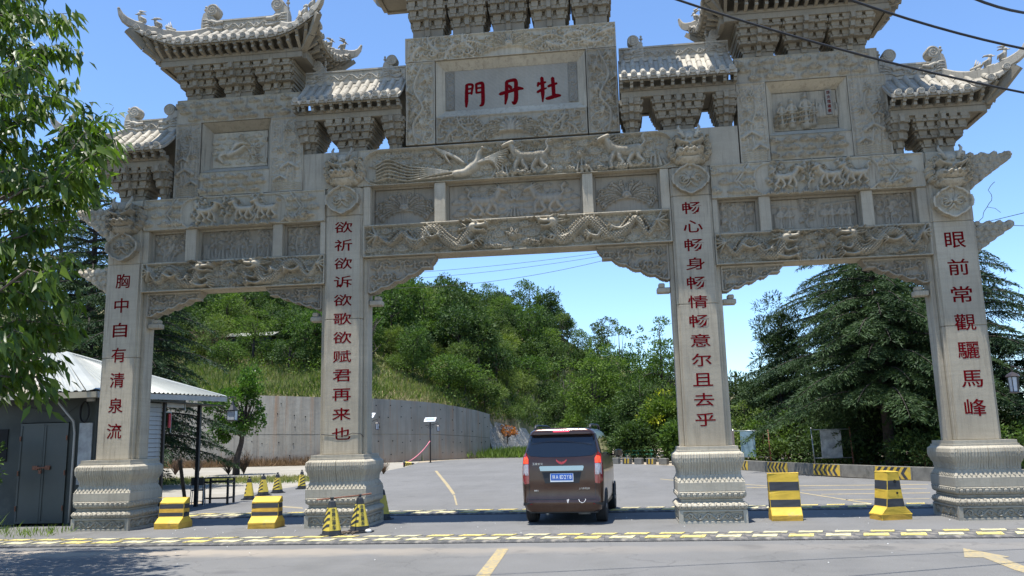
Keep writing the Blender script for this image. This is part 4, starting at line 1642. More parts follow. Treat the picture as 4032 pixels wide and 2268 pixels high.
def roof(name_label, cx, W, D, ze, zr, xr0, xr1, left, right, liftL, tipx, zu, du, chi, seed=0, ridge_h=.27, spacing=.232, nseg=3, ornaments=True, tiles=True):
    """cx: centre of eave; W: half length; D: half depth; left/right: 'wall' or 'hip'
    ridge from xr0 to xr1; liftL: how much corners rise; tipx: how far the corner flares; zu: underside height; du: half depth of the purlin"""
    R_ = random.Random(seed)
    # body sheet
    def eave_u(x):
        u = 0.0
        if right == 'hip': u = max(u, (x - xr1) / max(1e-6, cx + W - xr1))
        if left == 'hip': u = max(u, (xr0 - x) / max(1e-6, xr0 - (cx - W)))
        return min(max(u, 0), 1.0)

    def lift(u): return liftL * max(0, (u - .10) / .90) ** 2.0
    def flare(u): return tipx * max(0, (u - .45) / .55) ** 1.8
    def prof(f):  # f: 0 ridge, 1 eave
        return ze + (zr - ze) * (1 - f) ** 1.28

    def hip_pt(u, sx, sy):
        """point on a hip line at fraction u from ridge end to corner"""
        xr = xr1 if sx > 0 else xr0
        xc = cx + sx * W
        fl = flare(u)
        return Vector((xr + (xc - xr) * u + sx * fl, YC + sy * (D * u + fl), prof(u) + lift(u) + .02))

    def front(x, t, sy=-1):
        u = eave_u(x)
        E = Vector((x + 0, YC + sy * (D + flare(u)), ze + lift(u)))
        if u > 0 and (x > xr1 or x < xr0):
            sx = 1 if x > xr1 else -1
            Hh = hip_pt(u, sx, sy)
            # spread columns near the corner
            E.x += sx * flare(u) * .9
            Hh.x = x + sx * flare(u)
            g = t
            P = E.lerp(Hh, g)
            P.z = E.z + (Hh.z - E.z) * (g ** 1.15)
            return P
        y = YC + sy * D * (1 - t)
        return Vector((x, y, prof(1 - t)))

    def side(y, t, sx):
        v = min(1, abs(y - YC) / D)
        sy = 1 if y > YC else -1
        E = Vector((cx + sx * (W + flare(v)), y + sy * flare(v) * .9, ze + lift(v)))
        Hh = hip_pt(v, sx, sy)
        Hh.y = y + sy * flare(v)
        P = E.lerp(Hh, t)
        P.z = E.z + (Hh.z - E.z) * (t ** 1.15)
        return P

    x0, x1 = cx - W, cx + W
    xs = np.linspace(x0, x1, 44)
    ts = np.linspace(0, 1, 9)
    V, F = [], []

    def sheet(fn, us):
        b = len(V)
        for u in us:
            for t in ts:
                p = fn(u, t)
                V.append(tuple(p))
        for u in us:
            for t in ts:
                p = fn(u, t)
                V.append((p.x, p.y, p.z - .05 - .03 * (1 - t)))
        nu, nt = len(us), len(ts)
        o = nu * nt
        for i in range(nu - 1):
            for j in range(nt - 1):
                a = b + i * nt + j
                F.append((a, a + 1, a + nt + 1, a + nt))
                F.append((a + o, a + nt + o, a + nt + 1 + o, a + 1 + o))
            F.append((b + i * nt, b + (i + 1) * nt, b + (i + 1) * nt + o, b + i * nt + o))
        for i in (0, nu - 1):
            for j in range(nt - 1):
                a = b + i * nt + j
                F.append((a, a + o, a + 1 + o, a + 1))

    sheet(lambda x, t: front(x, t, -1), xs)
    sheet(lambda x, t: front(x, t, 1), xs)
    sides = [s for s, e in ((-1, left), (1, right)) if e == 'hip']
    for s in sides:
        sheet(lambda y, t: side(y, t, s), np.linspace(YC - D, YC + D, 24))
    V = np.array(V)
    o0 = Vector((cx, YC, ze))
    me = np_mesh('roof', V - np.array(o0), np.array(F), 'roof stone', False)
    rf = gplace('roof', me, None, o0)
    rf['label'] = name_label
    inv = Matrix.Translation(-o0)

    def put(name, mesh, M):
        return inst(name, mesh, rf, None, M=inv @ M)

    # tile rows
    def columns(fn, us, n, rest=None):
        for u in us:
            pts = [fn(u, k / n) for k in range(n + 1)]
            L = (pts[-1] - pts[0]).length
            if L < .06: continue
            m = n
            if L < .35: m = 1; pts = [fn(u, 0), fn(u, 1)]
            elif L < .7: m = 2; pts = [fn(u, 0), fn(u, .5), fn(u, 1)]
            for k in range(m):
                a, b = pts[k], pts[k + 1]
                d = (b - a)
                a = a - d * .04
                if rest is None:
                    put('roof_tile', TILE, frame_to(a, b, sc=(1, None, 1)))
                else:
                    rest.append(frame_to(a, b))

    n = max(2, int(round((x1 - x0) / spacing)))
    cols = [x0 + (i + .5) * (x1 - x0) / n for i in range(n)]
    rest = []
    if tiles: columns(lambda x, t: front(x, t, -1), cols, nseg)
    columns(lambda x, t: front(x, t, 1), cols, 1, rest)
    sc_y = []
    for s in sides:
        m = max(2, int(round(2 * D / spacing)))
        ys = [YC - D + (i + .5) * 2 * D / m for i in range(m)]
        sc_y.append((s, ys))
        if tiles: columns(lambda y, t: side(y, t, s), ys, 2)
    # rear tiles joined
    tv = np.array([v.co[:] for v in TILE.vertices])
    tf = [tuple(p.vertices) for p in TILE.polygons]
    mb = MB()
    for M in rest:
        mb.add([tuple(M @ Vector(p)) for p in tv], tf)
    ro = mb.build('rear_tiles', 'roof stone', None, tuple(o0))
    ro.parent = rf
    ro.location = (0, 0, 0)
    ro['kind'] = 'stuff'
    # discs and drips
    def eave_pieces(fn, us, outv, real=True):
        for i, u in enumerate(us):
            p = fn(u, 0)
            q = fn(u, .15)
            d = (p - q); d.z = 0; d.normalize()
            M = Matrix.Translation(p + d * .02 + Vector((0, 0, .028))) @ d.to_track_quat('-Y', 'Z').to_matrix().to_4x4()
            put('eave_disc', DISC, M)
            if i + 1 < len(us):
                p2 = fn((u + us[i + 1]) / 2, 0)
                M = Matrix.Translation(p2 + d * .015 + Vector((0, 0, -.02))) @ d.to_track_quat('-Y', 'Z').to_matrix().to_4x4()
                put('drip_tile', DRIP, M)
    eave_pieces(lambda x, t: front(x, t, -1), cols, None)
    for s, ys in sc_y:
        eave_pieces(lambda y, t: side(y, t, s), ys, None)

    # eave boards and rafters
    mb = MB()
    RAF = []
    nr = int((x1 - x0) / .215)
    for sy in (-1, 1):
        prev = None
        for i in range(nr + 1):
            x = x0 + .03 + (x1 - x0 - .06) * i / nr
            E = front(x, 0, sy) + Vector((0, -sy * .05, -.10))
            u = eave_u(x)
            # inner point fans at corners
            xi = x
            if right == 'hip': xi = min(xi, cx + W - (D - du) + .0)
            if left == 'hip': xi = max(xi, cx - W + (D - du))
            I = Vector((xi, YC + sy * du, zu + .02))
            I.z = max(I.z, zu + .02)
            RAF.append((E, I))
            if prev is not None:
                mb_e = E
                a, b = prev, E
                mb.add([(a.x, a.y - sy * .0, a.z + .035), (b.x, b.y, b.z + .035), (b.x, b.y, b.z - .0), (a.x, a.y, a.z - .0),
                        (a.x, a.y - sy * .05, a.z + .035), (b.x, b.y - sy * .05, b.z + .035), (b.x, b.y - sy * .05, b.z), (a.x, a.y - sy * .05, a.z)],
                       [(0, 1, 2, 3), (4, 7, 6, 5), (3, 2, 6, 7), (0, 4, 5, 1)])
            prev = E
    for s in sides:
        prev = None
        nr2 = int(2 * D / .215)
        for i in range(nr2 + 1):
            y = YC - D + 2 * D * i / nr2
            E = side(y, 0, s) + Vector((-s * .05, 0, -.10))
            yi = min(max(y, YC - du), YC + du)
            I = Vector((cx + s * (W - (D - du)), yi, zu + .02))
            RAF.append((E, I))
            if prev is not None:
                a, b = prev, E
                mb.add([(a.x, a.y, a.z + .035), (b.x, b.y, b.z + .035), (b.x, b.y, b.z), (a.x, a.y, a.z),
                        (a.x - s * .05, a.y, a.z + .035), (b.x - s * .05, b.y, b.z + .035), (b.x - s * .05, b.y, b.z), (a.x - s * .05, a.y, a.z)],
                       [(0, 1, 2, 3), (4, 7, 6, 5), (3, 2, 6, 7), (0, 4, 5, 1)])
            prev = E
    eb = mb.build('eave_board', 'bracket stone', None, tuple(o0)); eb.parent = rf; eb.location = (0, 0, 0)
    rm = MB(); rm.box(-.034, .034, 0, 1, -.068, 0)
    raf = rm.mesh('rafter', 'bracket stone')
    rm2 = MB(); rm2.box(-.030, .030, 0, 1, -.06, 0)
    for (E, I) in RAF:
        if (I - E).length < .05: continue
        put('rafter', raf, frame_to(E + (I - E) * .16 + Vector((0, 0, -.055)), I + Vector((0, 0, -.02))))
        put('flying_rafter', raf, frame_to(E + Vector((0, 0, .02)), E + (I - E) * .55 + Vector((0, 0, .035))))
    # hips, corner beams, horns and beasts
    for s in sides:
        for sy in (-1, 1):
            mb = MB()
            n = 14
            pts = [hip_pt(.0 + i / n, s, sy) + Vector((0, 0, .05)) for i in range(n + 1)]
            d = (pts[-1] - pts[-3]).normalized()
            # horn continues up beyond the corner
            tip = [pts[-1] + Vector((d.x * .10, d.y * .10, .05)), pts[-1] + Vector((d.x * .19, d.y * .19, .15)), pts[-1] + Vector((d.x * .25, d.y * .25, .29))]
            full = pts + tip
            wid = [.055] * (n + 1) + [.05, .04, .022]
            hei = [.17] * (n + 1) + [.15, .10, .05]
            vs, fs = [], []
            for i, p in enumerate(full):
                t = (full[min(i + 1, len(full) - 1)] - full[max(i - 1, 0)])
                side_v = Vector((t.y, -t.x, 0)).normalized() * wid[i]
                upv = side_v.cross(t).normalized()
                if upv.z < 0: upv = -upv
                for (a, b) in ((-1, -.6), (1, -.6), (1, .4), (.6, .55), (-.6, .55), (-1, .4)):
                    vs.append(tuple(p + side_v * a + upv * b * hei[i]))
            for i in range(len(full) - 1):
                for k in range(6):
                    fs.append((i * 6 + k, i * 6 + (k + 1) % 6, (i + 1) * 6 + (k + 1) % 6, (i + 1) * 6 + k))
            fs += [tuple(range(6)), tuple(range((len(full) - 1) * 6, len(full) * 6))]
            mb.add(vs, fs)
            mb.blob(tuple(full[-1]), .035, 7)
            h = mb.build('hip_ridge', 'roof stone', None, tuple(o0)); h.parent = rf; h.location = (0, 0, 0)
            # corner beam
            mb = MB()
            I = Vector((cx + s * (W - (D - du)), YC + sy * du, zu))
            C = hip_pt(1, s, sy) + Vector((0, 0, -.13))
            m1 = I.lerp(C, .5) + Vector((0, 0, -.07))
            for (a, b, w) in ((I, m1, .07), (m1, C, .06)):
                M = frame_to(a, b)
                mb.box(-w, w, 0, 1.02, -.11, 0, M)
            cb = mb.build('corner_beam', 'bracket stone', None, tuple(o0)); cb.parent = rf; cb.location = (0, 0, 0)
            if ornaments:
                for k, u in enumerate((.90, .74, .58)):
                    p = hip_pt(u, s, sy) + Vector((0, 0, .13))
                    q = hip_pt(u + .05, s, sy)
                    d2 = (q - hip_pt(u, s, sy)); ang = math.atan2(d2.y, d2.x)
                    put('ridge_beast', BEASTS[(1, 0, 2)[k]], Matrix.Translation(p) @ Matrix.Rotation(ang, 4, 'Z') @ Matrix.Scale(1.05, 4))
    # main ridge with scroll relief
    mb = MB()
    mb.box(xr0, xr1, YC - .075, YC + .075, zr - .06, zr + ridge_h - .04)
    mb.box(xr0, xr1, YC - .105, YC + .105, zr + ridge_h - .04, zr + ridge_h)
    mb.box(xr0, xr1, YC - .115, YC + .115, zr - .10, zr - .04)
    rg = mb.build('ridge', 'roof stone', None, tuple(o0)); rg.parent = rf; rg.location = (0, 0, 0)
    R = Relief(xr1 - xr0 - .02, ridge_h - .04, .012)
    R.vine(.05, R.w - .05, R.h / 2, R.h * .30, max(1, int(R.w / .42)), .013, .030, 1.1)
    R.border(.012, .02)
    rc = inst('ridge_carving', R.mesh('ridge_carving', 'roof stone', .008), rf, Vector((xr0 + .01 + R.w / 2, YC - .077, zr - .038)) - o0)
    for (x, face, sc) in chi:
        put('ridge_dragon', CHI, Matrix.Translation((x, YC, zr - .05)) @ Matrix.Rotation(0 if face > 0 else math.pi, 4, 'Z') @ Matrix.Scale(sc, 4))
    # purlins under the rafters
    mb = MB()
    xa = x0 if left != 'hip' else cx - W + (D - du)
    xb = x1 if right != 'hip' else cx + W - (D - du)
    for sy in (-1, 1):
        mb.smooth = True
        mb.tube([(xa, YC + sy * du, zu - .04), (xb, YC + sy * du, zu - .04)], .065, 10)
        mb.smooth = False
        mb.box(xa + .02, xb - .02, YC + sy * du - .05, YC + sy * du + .05, zu - .24, zu - .11)
    for s in sides:
        X = xb if s > 0 else xa
        mb.smooth = True
        mb.tube([(X, YC - du, zu - .045), (X, YC + du, zu - .045)], .063, 10)
        mb.smooth = False
        mb.box(X - .05, X + .05, YC - du + .052, YC + du - .052, zu - .24, zu - .11)
    # ceiling slab between the purlins
    mb.box(xa + .06, xb - .06, YC - du + .06, YC + du - .06, zu - .20, zu - .12)
    pu = mb.build('purlin', 'bracket stone', None, tuple(o0)); pu.parent = rf; pu.location = (0, 0, 0)
    return rf


# --- bracket sets (one mesh per tier, shared)
def tier_mesh(w, d, h, dn, k, tongues=(0,)):
    """one step of a bracket set: w,d half sizes; blocks with dark gaps between them along front and back"""
    mb = MB()
    # slab with undercut
    mb.box(-w, w, -d, d, 0, h * .42)
    mb.box(-w + .02, w - .02, -d + .05, d - .05, h * .42, h)
    nb = max(2, int(round(2 * w / .23)))
    bw = 2 * w / nb
    for i in range(nb):
        xa = -w + bw * i
        for sy in (-1, 1):
            y0, y1 = (-d - .05, -d + .12) if sy < 0 else (d - .12, d + .05)
            mb.box(xa + bw * .13, xa + bw * .87, y0, y1, h * .34, h * .97, taper=.90)
            mb.box(xa + bw * .24, xa + bw * .76, y0 + (.02 if sy < 0 else 0), y1 - (.02 if sy > 0 else 0), h * -.02, h * .34)
    for sx in (-1, 1):
        x0, x1 = (-w - .03, -w + .1) if sx < 0 else (w - .1, w + .03)
        mb.box(x0, x1, -d + .03, d - .03, h * .40, h * .90)
    for tx in tongues:
        mb.box(tx - .045, tx + .045, -d - .14, -d + .02, -.02, h * .62)
        mb.box(tx - .06, tx + .06, -d - .12, -d + .02, h * .64, h * .98, taper=.8)
        mb.box(tx - .045, tx + .045, d - .02, d + .14, -.02, h * .62)
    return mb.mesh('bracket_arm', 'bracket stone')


_tiers = {}


def bracket_set(cx, z0, z1, wt, wb, dt, db, nt, shift=0.0):
    """shift: how much the upper tiers lean in x relative to the foot (half sets by walls)"""
    h = (z1 - z0)
    base = h * .16
    mb = MB()
    mb.box(cx - wb, cx + wb, YC - db, YC + db, z0, z0 + base)
    mb.box(cx - .06, cx + .06, YC - db - .06, YC + db + .06, z0 + .002, z0 + base - .004)
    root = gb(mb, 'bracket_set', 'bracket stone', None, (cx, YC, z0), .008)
    th = (h - base) / nt
    for k in range(nt):
        f = k / (nt - 1)
        w = wb * 1.08 + (wt - wb * 1.08) * f ** .55
        d = db * 1.05 + (dt - db * 1.05) * f ** .8
        key = (round(w, 3), round(d, 3), round(th, 3))
        if key not in _tiers:
            _tiers[key] = tier_mesh(w, d, th, nt, k)
        inst('bracket_arm', _tiers[key], root, (shift * (k + 1) / nt, 0, base + k * th))
    return root


# middle roofs over the carved side blocks
for sx in (-1, 1):
    cx = sx * 6.71
    for k in range(3):
        bracket_set(cx + (k - 1) * 1.0, 10.222, 10.93, .490, .34, .68, .28, 4)
    roof('hipped tiled roof over the ' + ('left' if sx < 0 else 'right') + ' carved block', cx, 2.20, 1.12, 11.36, 12.14, cx - .86, cx + .86, 'hip', 'hip',
         .46, .16, 11.15, .72, [(cx - .84, 1, 1.0), (cx + .84, -1, 1.0)], seed=sx + 3, nseg=3)

# central roof, mostly above the frame
for k in range(5):
    bracket_set(-1.96 + k * .98, 11.362, 12.62, .482, .37, .66, .30, 5)
roof('large central hipped roof above the name block', 0, 3.50, .94, 13.05, 14.1, -1.95, 1.95, 'hip', 'hip', .50, .20, 12.86, .70,
     [(-1.75, 1, 1.3), (1.75, -1, 1.3)], seed=9, nseg=2)

# inner small roofs beside the name block
for sx in (-1, 1):
    cx = sx * 3.83
    for X, wt, wb, sh in ((sx * 2.78, .25, .15, 0), (sx * 3.83, .58, .34, 0), (sx * 4.88, .25, .15, 0)):
        bracket_set(X, 8.622, 9.34, wt, wb, .55, .24, 4)
    roof('small tiled roof between blocks, ' + ('left' if sx < 0 else 'right') + ' of the name block', cx, 1.285, .90, 9.72, 10.52, cx - 1.26, cx + 1.26, 'wall', 'wall',
         0, 0, 9.58, .56, [(sx * 2.90, -sx, .82), (sx * 4.82, sx, .82)], seed=sx + 12, nseg=3, spacing=.215)

# outer small roofs with a hipped end
for sx in (-1, 1):
    x_in, x_out = 8.30, 10.62
    cx = sx * (x_in + x_out) / 2
    W = (x_out - x_in) / 2
    xr = sorted((sx * 8.32, sx * 9.62))
    for X, wt, wb in ((sx * 8.52, .20, .12), (sx * 9.36, .58, .32)):
        bracket_set(X, 7.722, 8.50, wt, wb, .58, .25, 4)
    roof('small tiled roof at the ' + ('left' if sx < 0 else 'right') + ' end with an upswept corner', cx, W, .92, 8.86, 9.62, xr[0], xr[1],
         'wall' if sx > 0 else 'hip', 'hip' if sx > 0 else 'wall', .48, .16, 8.70, .58,
         [(sx * 9.52, -sx, .9), (sx * 8.62, sx, .9)], seed=sx + 22, nseg=3, spacing=.225)
# ------------------------------------------------------------------ ground and road
def asphalt():
    m = bpy.data.materials.new('asphalt')
    t = NT(m)
    g = t.n('ShaderNodeNewGeometry').outputs['Position']
    agg = t.n('ShaderNodeTexVoronoi', ins={'Vector': g, 'Scale': 55.0}).outputs['Distance']
    fine = t.noise(g, 90, 4, .7)
    mid = t.noise(g, 1.1, 6, .62)
    big = t.noise(g, .16, 4, .55)
    tr = t.n('ShaderNodeMapping', ins={'Vector': g, 'Scale': (1.0, .12, 1), 'Rotation': (0, 0, rad(4))}).outputs[0]
    tracks = t.noise(tr, 1.1, 4, .5, .3)
    col = t.ramp(mid, [(.28, (.125, .121, .112)), (.72, (.180, .174, .160))])
    col = t.mix(t.math('MULTIPLY', t.ramp(tracks, [(.45, 0.), (.7, 1.)]), .35), col, (.205, .20, .195))
    col = t.mix(t.math('MULTIPLY', t.ramp(big, [(.42, 0.), (.62, 1.)]), .5), col, (.215, .208, .195))
    col = t.mix(t.math('MULTIPLY', t.ramp(fine, [(.42, 1.), (.60, 0.)]), .55), col, (.055, .055, .055))
    col = t.mix(t.math('MULTIPLY', t.ramp(agg, [(.0, 1.), (.35, 0.)]), .30), col, (.30, .29, .28))
    # dry sand lying along the near edge of the speed hump, thicker to the left
    sx = t.n('ShaderNodeSeparateXYZ', ins={0: g})
    yy = t.math('ADD', sx.outputs[1], t.math('MULTIPLY', t.noise(g, 1.4, 5, .6), .9))
    band = t.ramp(t.math('ADD', t.math('MULTIPLY', yy, .5), 2.5), [(.35, 0.), (.60, 1.), (.78, 1.), (.90, 0.)])
    xf = t.ramp(t.math('ADD', t.math('MULTIPLY', sx.outputs[0], -.06), .38), [(.2, .15), (.9, .95)])
    col = t.mix(t.math('MULTIPLY', t.math('MULTIPLY', band, xf), .85), col, (.36, .30, .225))
    spots = t.noise(g, 5.5, 3, .5)
    col = t.mix(t.math('MULTIPLY', t.ramp(spots, [(.70, 0.), (.76, 1.)]), .5), col, (.26, .24, .21))
    oil = t.noise(g, .9, 2, .4)
    col = t.mix(t.math('MULTIPLY', t.ramp(oil, [(.66, 0.), (.74, 1.)]), .45), col, (.07, .068, .065))
    wob = t.n('ShaderNodeVectorMath', operation='ADD', ins={0: g, 1: t.n('ShaderNodeTexNoise', ins={'Vector': g, 'Scale': 1.6, 'Detail': 4.0}).outputs['Color']}).outputs[0]
    cr = t.n('ShaderNodeTexVoronoi', feature='DISTANCE_TO_EDGE', ins={'Vector': wob, 'Scale': .30}).outputs['Distance']
    col = t.mix(t.math('MULTIPLY', t.ramp(cr, [(.0, 1.), (.008, 0.)]), .42), col, (.06, .058, .055))
    h = t.math('ADD', fine, t.math('MULTIPLY', agg, .8))
    t.out(t.principled(col, t.ramp(mid, [(0, .78), (1, .92)]), t.bump(h, .55, .012)))
    MATS['asphalt'] = m


asphalt()


def earth(name, a, b, c, sc=.6):
    m = bpy.data.materials.new(name)
    t = NT(m)
    g = t.n('ShaderNodeNewGeometry').outputs['Position']
    n1, n2 = t.noise(g, sc, 7, .65), t.noise(g, sc * 9, 5, .6)
    col = t.ramp(n1, [(.32, a), (.5, b), (.7, c)])
    col = t.mix(t.math('MULTIPLY', t.ramp(n2, [(.4, 0.), (.65, 1.)]), .35), col, tuple(x * .55 for x in a))
    t.out(t.principled(col, .95, t.bump(n2, .6, .05)))
    MATS[name] = m


earth('dry earth', (.24, .19, .13), (.33, .27, .19), (.40, .34, .25))
earth('hill earth', (.10, .11, .045), (.17, .16, .07), (.27, .20, .12), .10)
earth('pale paving', (.24, .215, .17), (.29, .265, .215), (.34, .315, .265), .5)


def flat(name, pts, z, mat, thick=.0, label=None):
    mb = MB()
    if thick:
        mb.prism(pts, 'z', z - thick, z)
    else:
        mb.add([(p[0], p[1], z) for p in pts], [tuple(range(len(pts)))])
    o = mb.build(name, mat)
    o['kind'] = 'structure'
    if label: o['label'] = label
    return o


flat('ground', [(-900, -300), (900, -300), (900, 1500), (-900, 1500)], -.03, 'dry earth')
flat('road', [(-60, -30), (60, -30), (60, 3), (16.5, 7.5), (12.8, 12.4), (10.4, 16.4), (9.0, 21.0), (6.4, 29.5), (3.0, 36), (1.6, 48), (1.2, 90), (-8.2, 90), (-9.6, 66), (-10.6, 60),
              (-13, 56), (-14.0, 49.5), (-12.6, 40), (-11.8, 26), (-11.6, 17), (-11.9, 9), (-11.2, 8), (-11.2, .9), (-60, -1.2)], 0, 'asphalt')
flat('paved_lot', [(-60, 47.8), (-60, 8.2), (-11.95, 8.4), (-11.62, 17), (-11.85, 26), (-12.65, 40), (-14.05, 49.3), (-15, 54), (-19, 51.5), (-24, 48.6)], -.008, 'pale paving')


def marking(pts, mat='road paint worn'):
    o = flat('road_marking', [onZ(x, y, .004)[:2] for x, y in pts], .004, mat)
    return o


m = bpy.data.materials.new('road paint worn')
t = NT(m)
g = t.n('ShaderNodeNewGeometry').outputs['Position']
nz, n2 = t.noise(g, 14, 6, .7), t.noise(g, 1.2, 4, .6)
c = t.ramp(nz, [(.36, (.46, .32, .10)), (.50, (.40, .30, .12)), (.56, (.22, .20, .155))])
c = t.mix(t.ramp(n2, [(.35, .15), (.70, .8)]), c, (.24, .21, .15))
t.out(t.principled(c, .85))
MATS['road paint worn'] = m


def z2(pts, s, ox, oy): return [(ox + x / s, oy + y / s) for x, y in pts]


marking(z2([(2145, 915), (2155, 978), (2290, 980), (2500, 1064), (2640, 1108), (2720, 1098), (2425, 981), (2475, 975)], 1.799, 2600, 1650))['label'] = 'worn yellow arrow painted on the near road'
marking(z2([(1305, 875), (1378, 877), (1245, 1070), (1150, 1070)], 1.7173, 1200, 1650))['label'] = 'worn yellow centre dash at the bottom of the frame'
marking(z2([(878, 350), (896, 350), (975, 445), (1018, 505), (1000, 512), (950, 442)], 1.7173, 1200, 1650))
marking(z2([(1004, 514), (1016, 514), (1034, 582), (1022, 582)], 1.7173, 1200, 1650))
marking(z2([(2020, 628), (2190, 640), (2196, 650), (2060, 640)], 1.84, 0, 1650))
for (xa, ya, xb, yb) in ((3234, 1945, 3662, 1939), (3156, 1929, 3650, 1922), (3140, 1912, 3655, 1906), (3330, 1966, 3660, 1962), (2940, 1919, 3030, 1918), (2600, 1885, 2680, 1892)):
    marking([(xa, ya), (xb, yb), (xb, yb + 2.2), (xa, ya + 2.2)])
marking([(3150, 1938), (3436, 1982), (3430, 1985), (3145, 1940)])
marking([(2700, 1890), (3020, 1912), (3020, 1914), (2700, 1892)])


# ------------------------------------------------------------------ speed humps
def hump_module():
    """rubber module .62 m long, .45 deep, ramping from its outer (-y) toe to the crown"""
    mb = MB()
    L = .305
    prof = [(-.28, 0), (-.28, .012), (-.20, .034), (.28, .046), (.28, 0)]
    mb.prism(prof, 'x', -L, L)
    for k in range(16):   # ribbed toe
        x = -L + .02 + k * .0385
        mb.box(x, x + .018, -.305, -.278, 0, .018)
    return mb.mesh('rubber_module', 'black rubber', (0, 0, 0))


def pad_mesh():
    mb = MB()
    o = [(-.23, -.15), (-.15, -.15), (-.13, -.11), (.09, -.11), (.11, -.15), (.19, -.15), (.26, .14), (.18, .14), (.17, .10), (-.05, .10), (-.07, .14), (-.15, .14)]
    mb.prism(o, 'z', 0, .012)
    mb.cur = 1
    for x, y in ((-.16, -.09), (.15, -.09)):
        mb.lathe([(.018, .0125), (.018, .0135)], 8, (x, y, 0))
    return mb.mesh('yellow_pad', ['bump yellow', 'dark hole'], (0, 0, 0))


HM, PM = hump_module(), pad_mesh()
M2 = PM.copy(); M2.name = 'worn_pad'
simple('bump yellow worn', (.52, .46, .26), .7, .2, 4, .2, dirt=((.28, .26, .20), .56))
M2.materials.clear(); M2.materials.append(MATS['bump yellow worn']); M2.materials.append(MATS['dark hole'])
R_ = random.Random(4)


def hump(y0, x0, x1, rot, label):
    hp = empty('speed_hump', (0, y0, 0), rad(rot), label, 'speed hump', 'rubber speed humps across the road')
    n = int((x1 - x0) / .614)
    for row, sy in ((0, -1), (1, 1)):
        for i in range(n):
            x = x0 + (i + .5) * .614 + (.30 if row else 0)
            mo = inst('rubber_module', HM, hp, (x, sy * .285, 0), (0, 0, 0 if sy < 0 else math.pi))
            p = inst('yellow_pad', PM if R_.random() < .45 else M2, mo, (R_.uniform(-.01, .01), .03, .0405), (rad(1.45), 0, 0))
            if (i * 7 + row * 3) % 11 == 4: p.scale = (.96, .9, 1)
    return hp


hump(-2.60, -12.3, 14.5, -.2, 'long yellow and black rubber speed hump crossing the road in front of the gateway')
hump(2.98, -10.5, 13.5, .0, 'yellow and black rubber speed hump crossing the road behind the gateway, beyond its shadow')


# ------------------------------------------------------------------ concrete barriers
def barrier(name, prof, L, bands, loc, rot, label, grp, holes=()):
    """prof: (y,z) outline from front base round the top to the back base; bands: (z_top, material index) from the bottom"""
    mb = MB()
    zs = sorted(set([p[1] for p in prof] + [b[0] for b in bands]))

    def y_at(z, front=True):
        pts = prof[:len(prof) // 2] if front else prof[len(prof) // 2:][::-1]
        for (a, b) in zip(pts[:-1], pts[1:]):
            if a[1] <= z <= b[1] and b[1] > a[1]:
                return a[0] + (b[0] - a[0]) * (z - a[1]) / (b[1] - a[1])
        return pts[-1][0] if z >= pts[-1][1] else pts[0][0]
    for z0, z1 in zip(zs[:-1], zs[1:]):
        zm = (z0 + z1) / 2
        mi = [m for zt, m in bands if zm <= zt][0] if any(zm <= zt for zt, m in bands) else bands[-1][1]
        mb.cur = mi
        yf0, yf1, yb0, yb1 = y_at(z0), y_at(z1), y_at(z0, False), y_at(z1, False)
        n = 3
        for (A, B) in (((yf0, z0), (yf1, z1)), ((yb1, z1), (yb0, z0))):
            mb.add([(-L / 2, A[0], A[1]), (L / 2, A[0], A[1]), (L / 2, B[0], B[1]), (-L / 2, B[0], B[1])], [(0, 1, 2, 3)])
        for x, f in ((-L / 2, (0, 3, 2, 1)), (L / 2, (0, 1, 2, 3))):
            mb.add([(x, yf0, z0), (x, yb0, z0), (x, yb1, z1), (x, yf1, z1)], [f])
    zt = zs[-1]
    mb.add([(-L / 2, y_at(zt), zt), (L / 2, y_at(zt), zt), (L / 2, y_at(zt, False), zt), (-L / 2, y_at(zt, False), zt)], [(0, 1, 2, 3)])
    me = mb.mesh(name, ['barrier yellow', 'barrier black', 'raw concrete', 'barrier ochre'])
    bm = bmesh.new(); bm.from_mesh(me)
    bmesh.ops.remove_doubles(bm, verts=bm.verts, dist=1e-4)
    bmesh.ops.recalc_face_normals(bm, faces=bm.faces)
    bmesh.ops.subdivide_edges(bm, edges=bm.edges, cuts=2, use_grid_fill=True)
    rr = random.Random(int(loc[0] * 10))
    for v in bm.verts:
        s = .0015
        edge = sum(1 for f in v.link_faces) < 99
        v.co += Vector((rr.uniform(-s, s), rr.uniform(-s, s), rr.uniform(-s, s) if v.co.z > .01 else 0))
    es = [e for e in bm.edges if len(e.link_faces) == 2 and e.calc_face_angle(0) > .35]
    bmesh.ops.bevel(bm, geom=es, offset=.010, segments=1, affect='EDGES')
    bm.to_mesh(me); bm.free()
    o = bpy.data.objects.new(name, me)
    o.location = loc; o.rotation_euler = (0, 0, rad(rot))
    COL.objects.link(o)
    tag(o, label, 'barrier', grp)
    for (x, y, z, r, ax) in holes:
        h = MB()
        h.tube([(x, y, z), (x, y + .0, z)] if False else [(x + (-.006 if ax == 'x' else 0), y + (-.006 if ax == 'y' else 0), z), (x + (.02 if ax == 'x' else 0), y + (.02 if ax == 'y' else 0), z)], r, 12)
        ho = h.build('hole', 'dark hole', o)
    return o


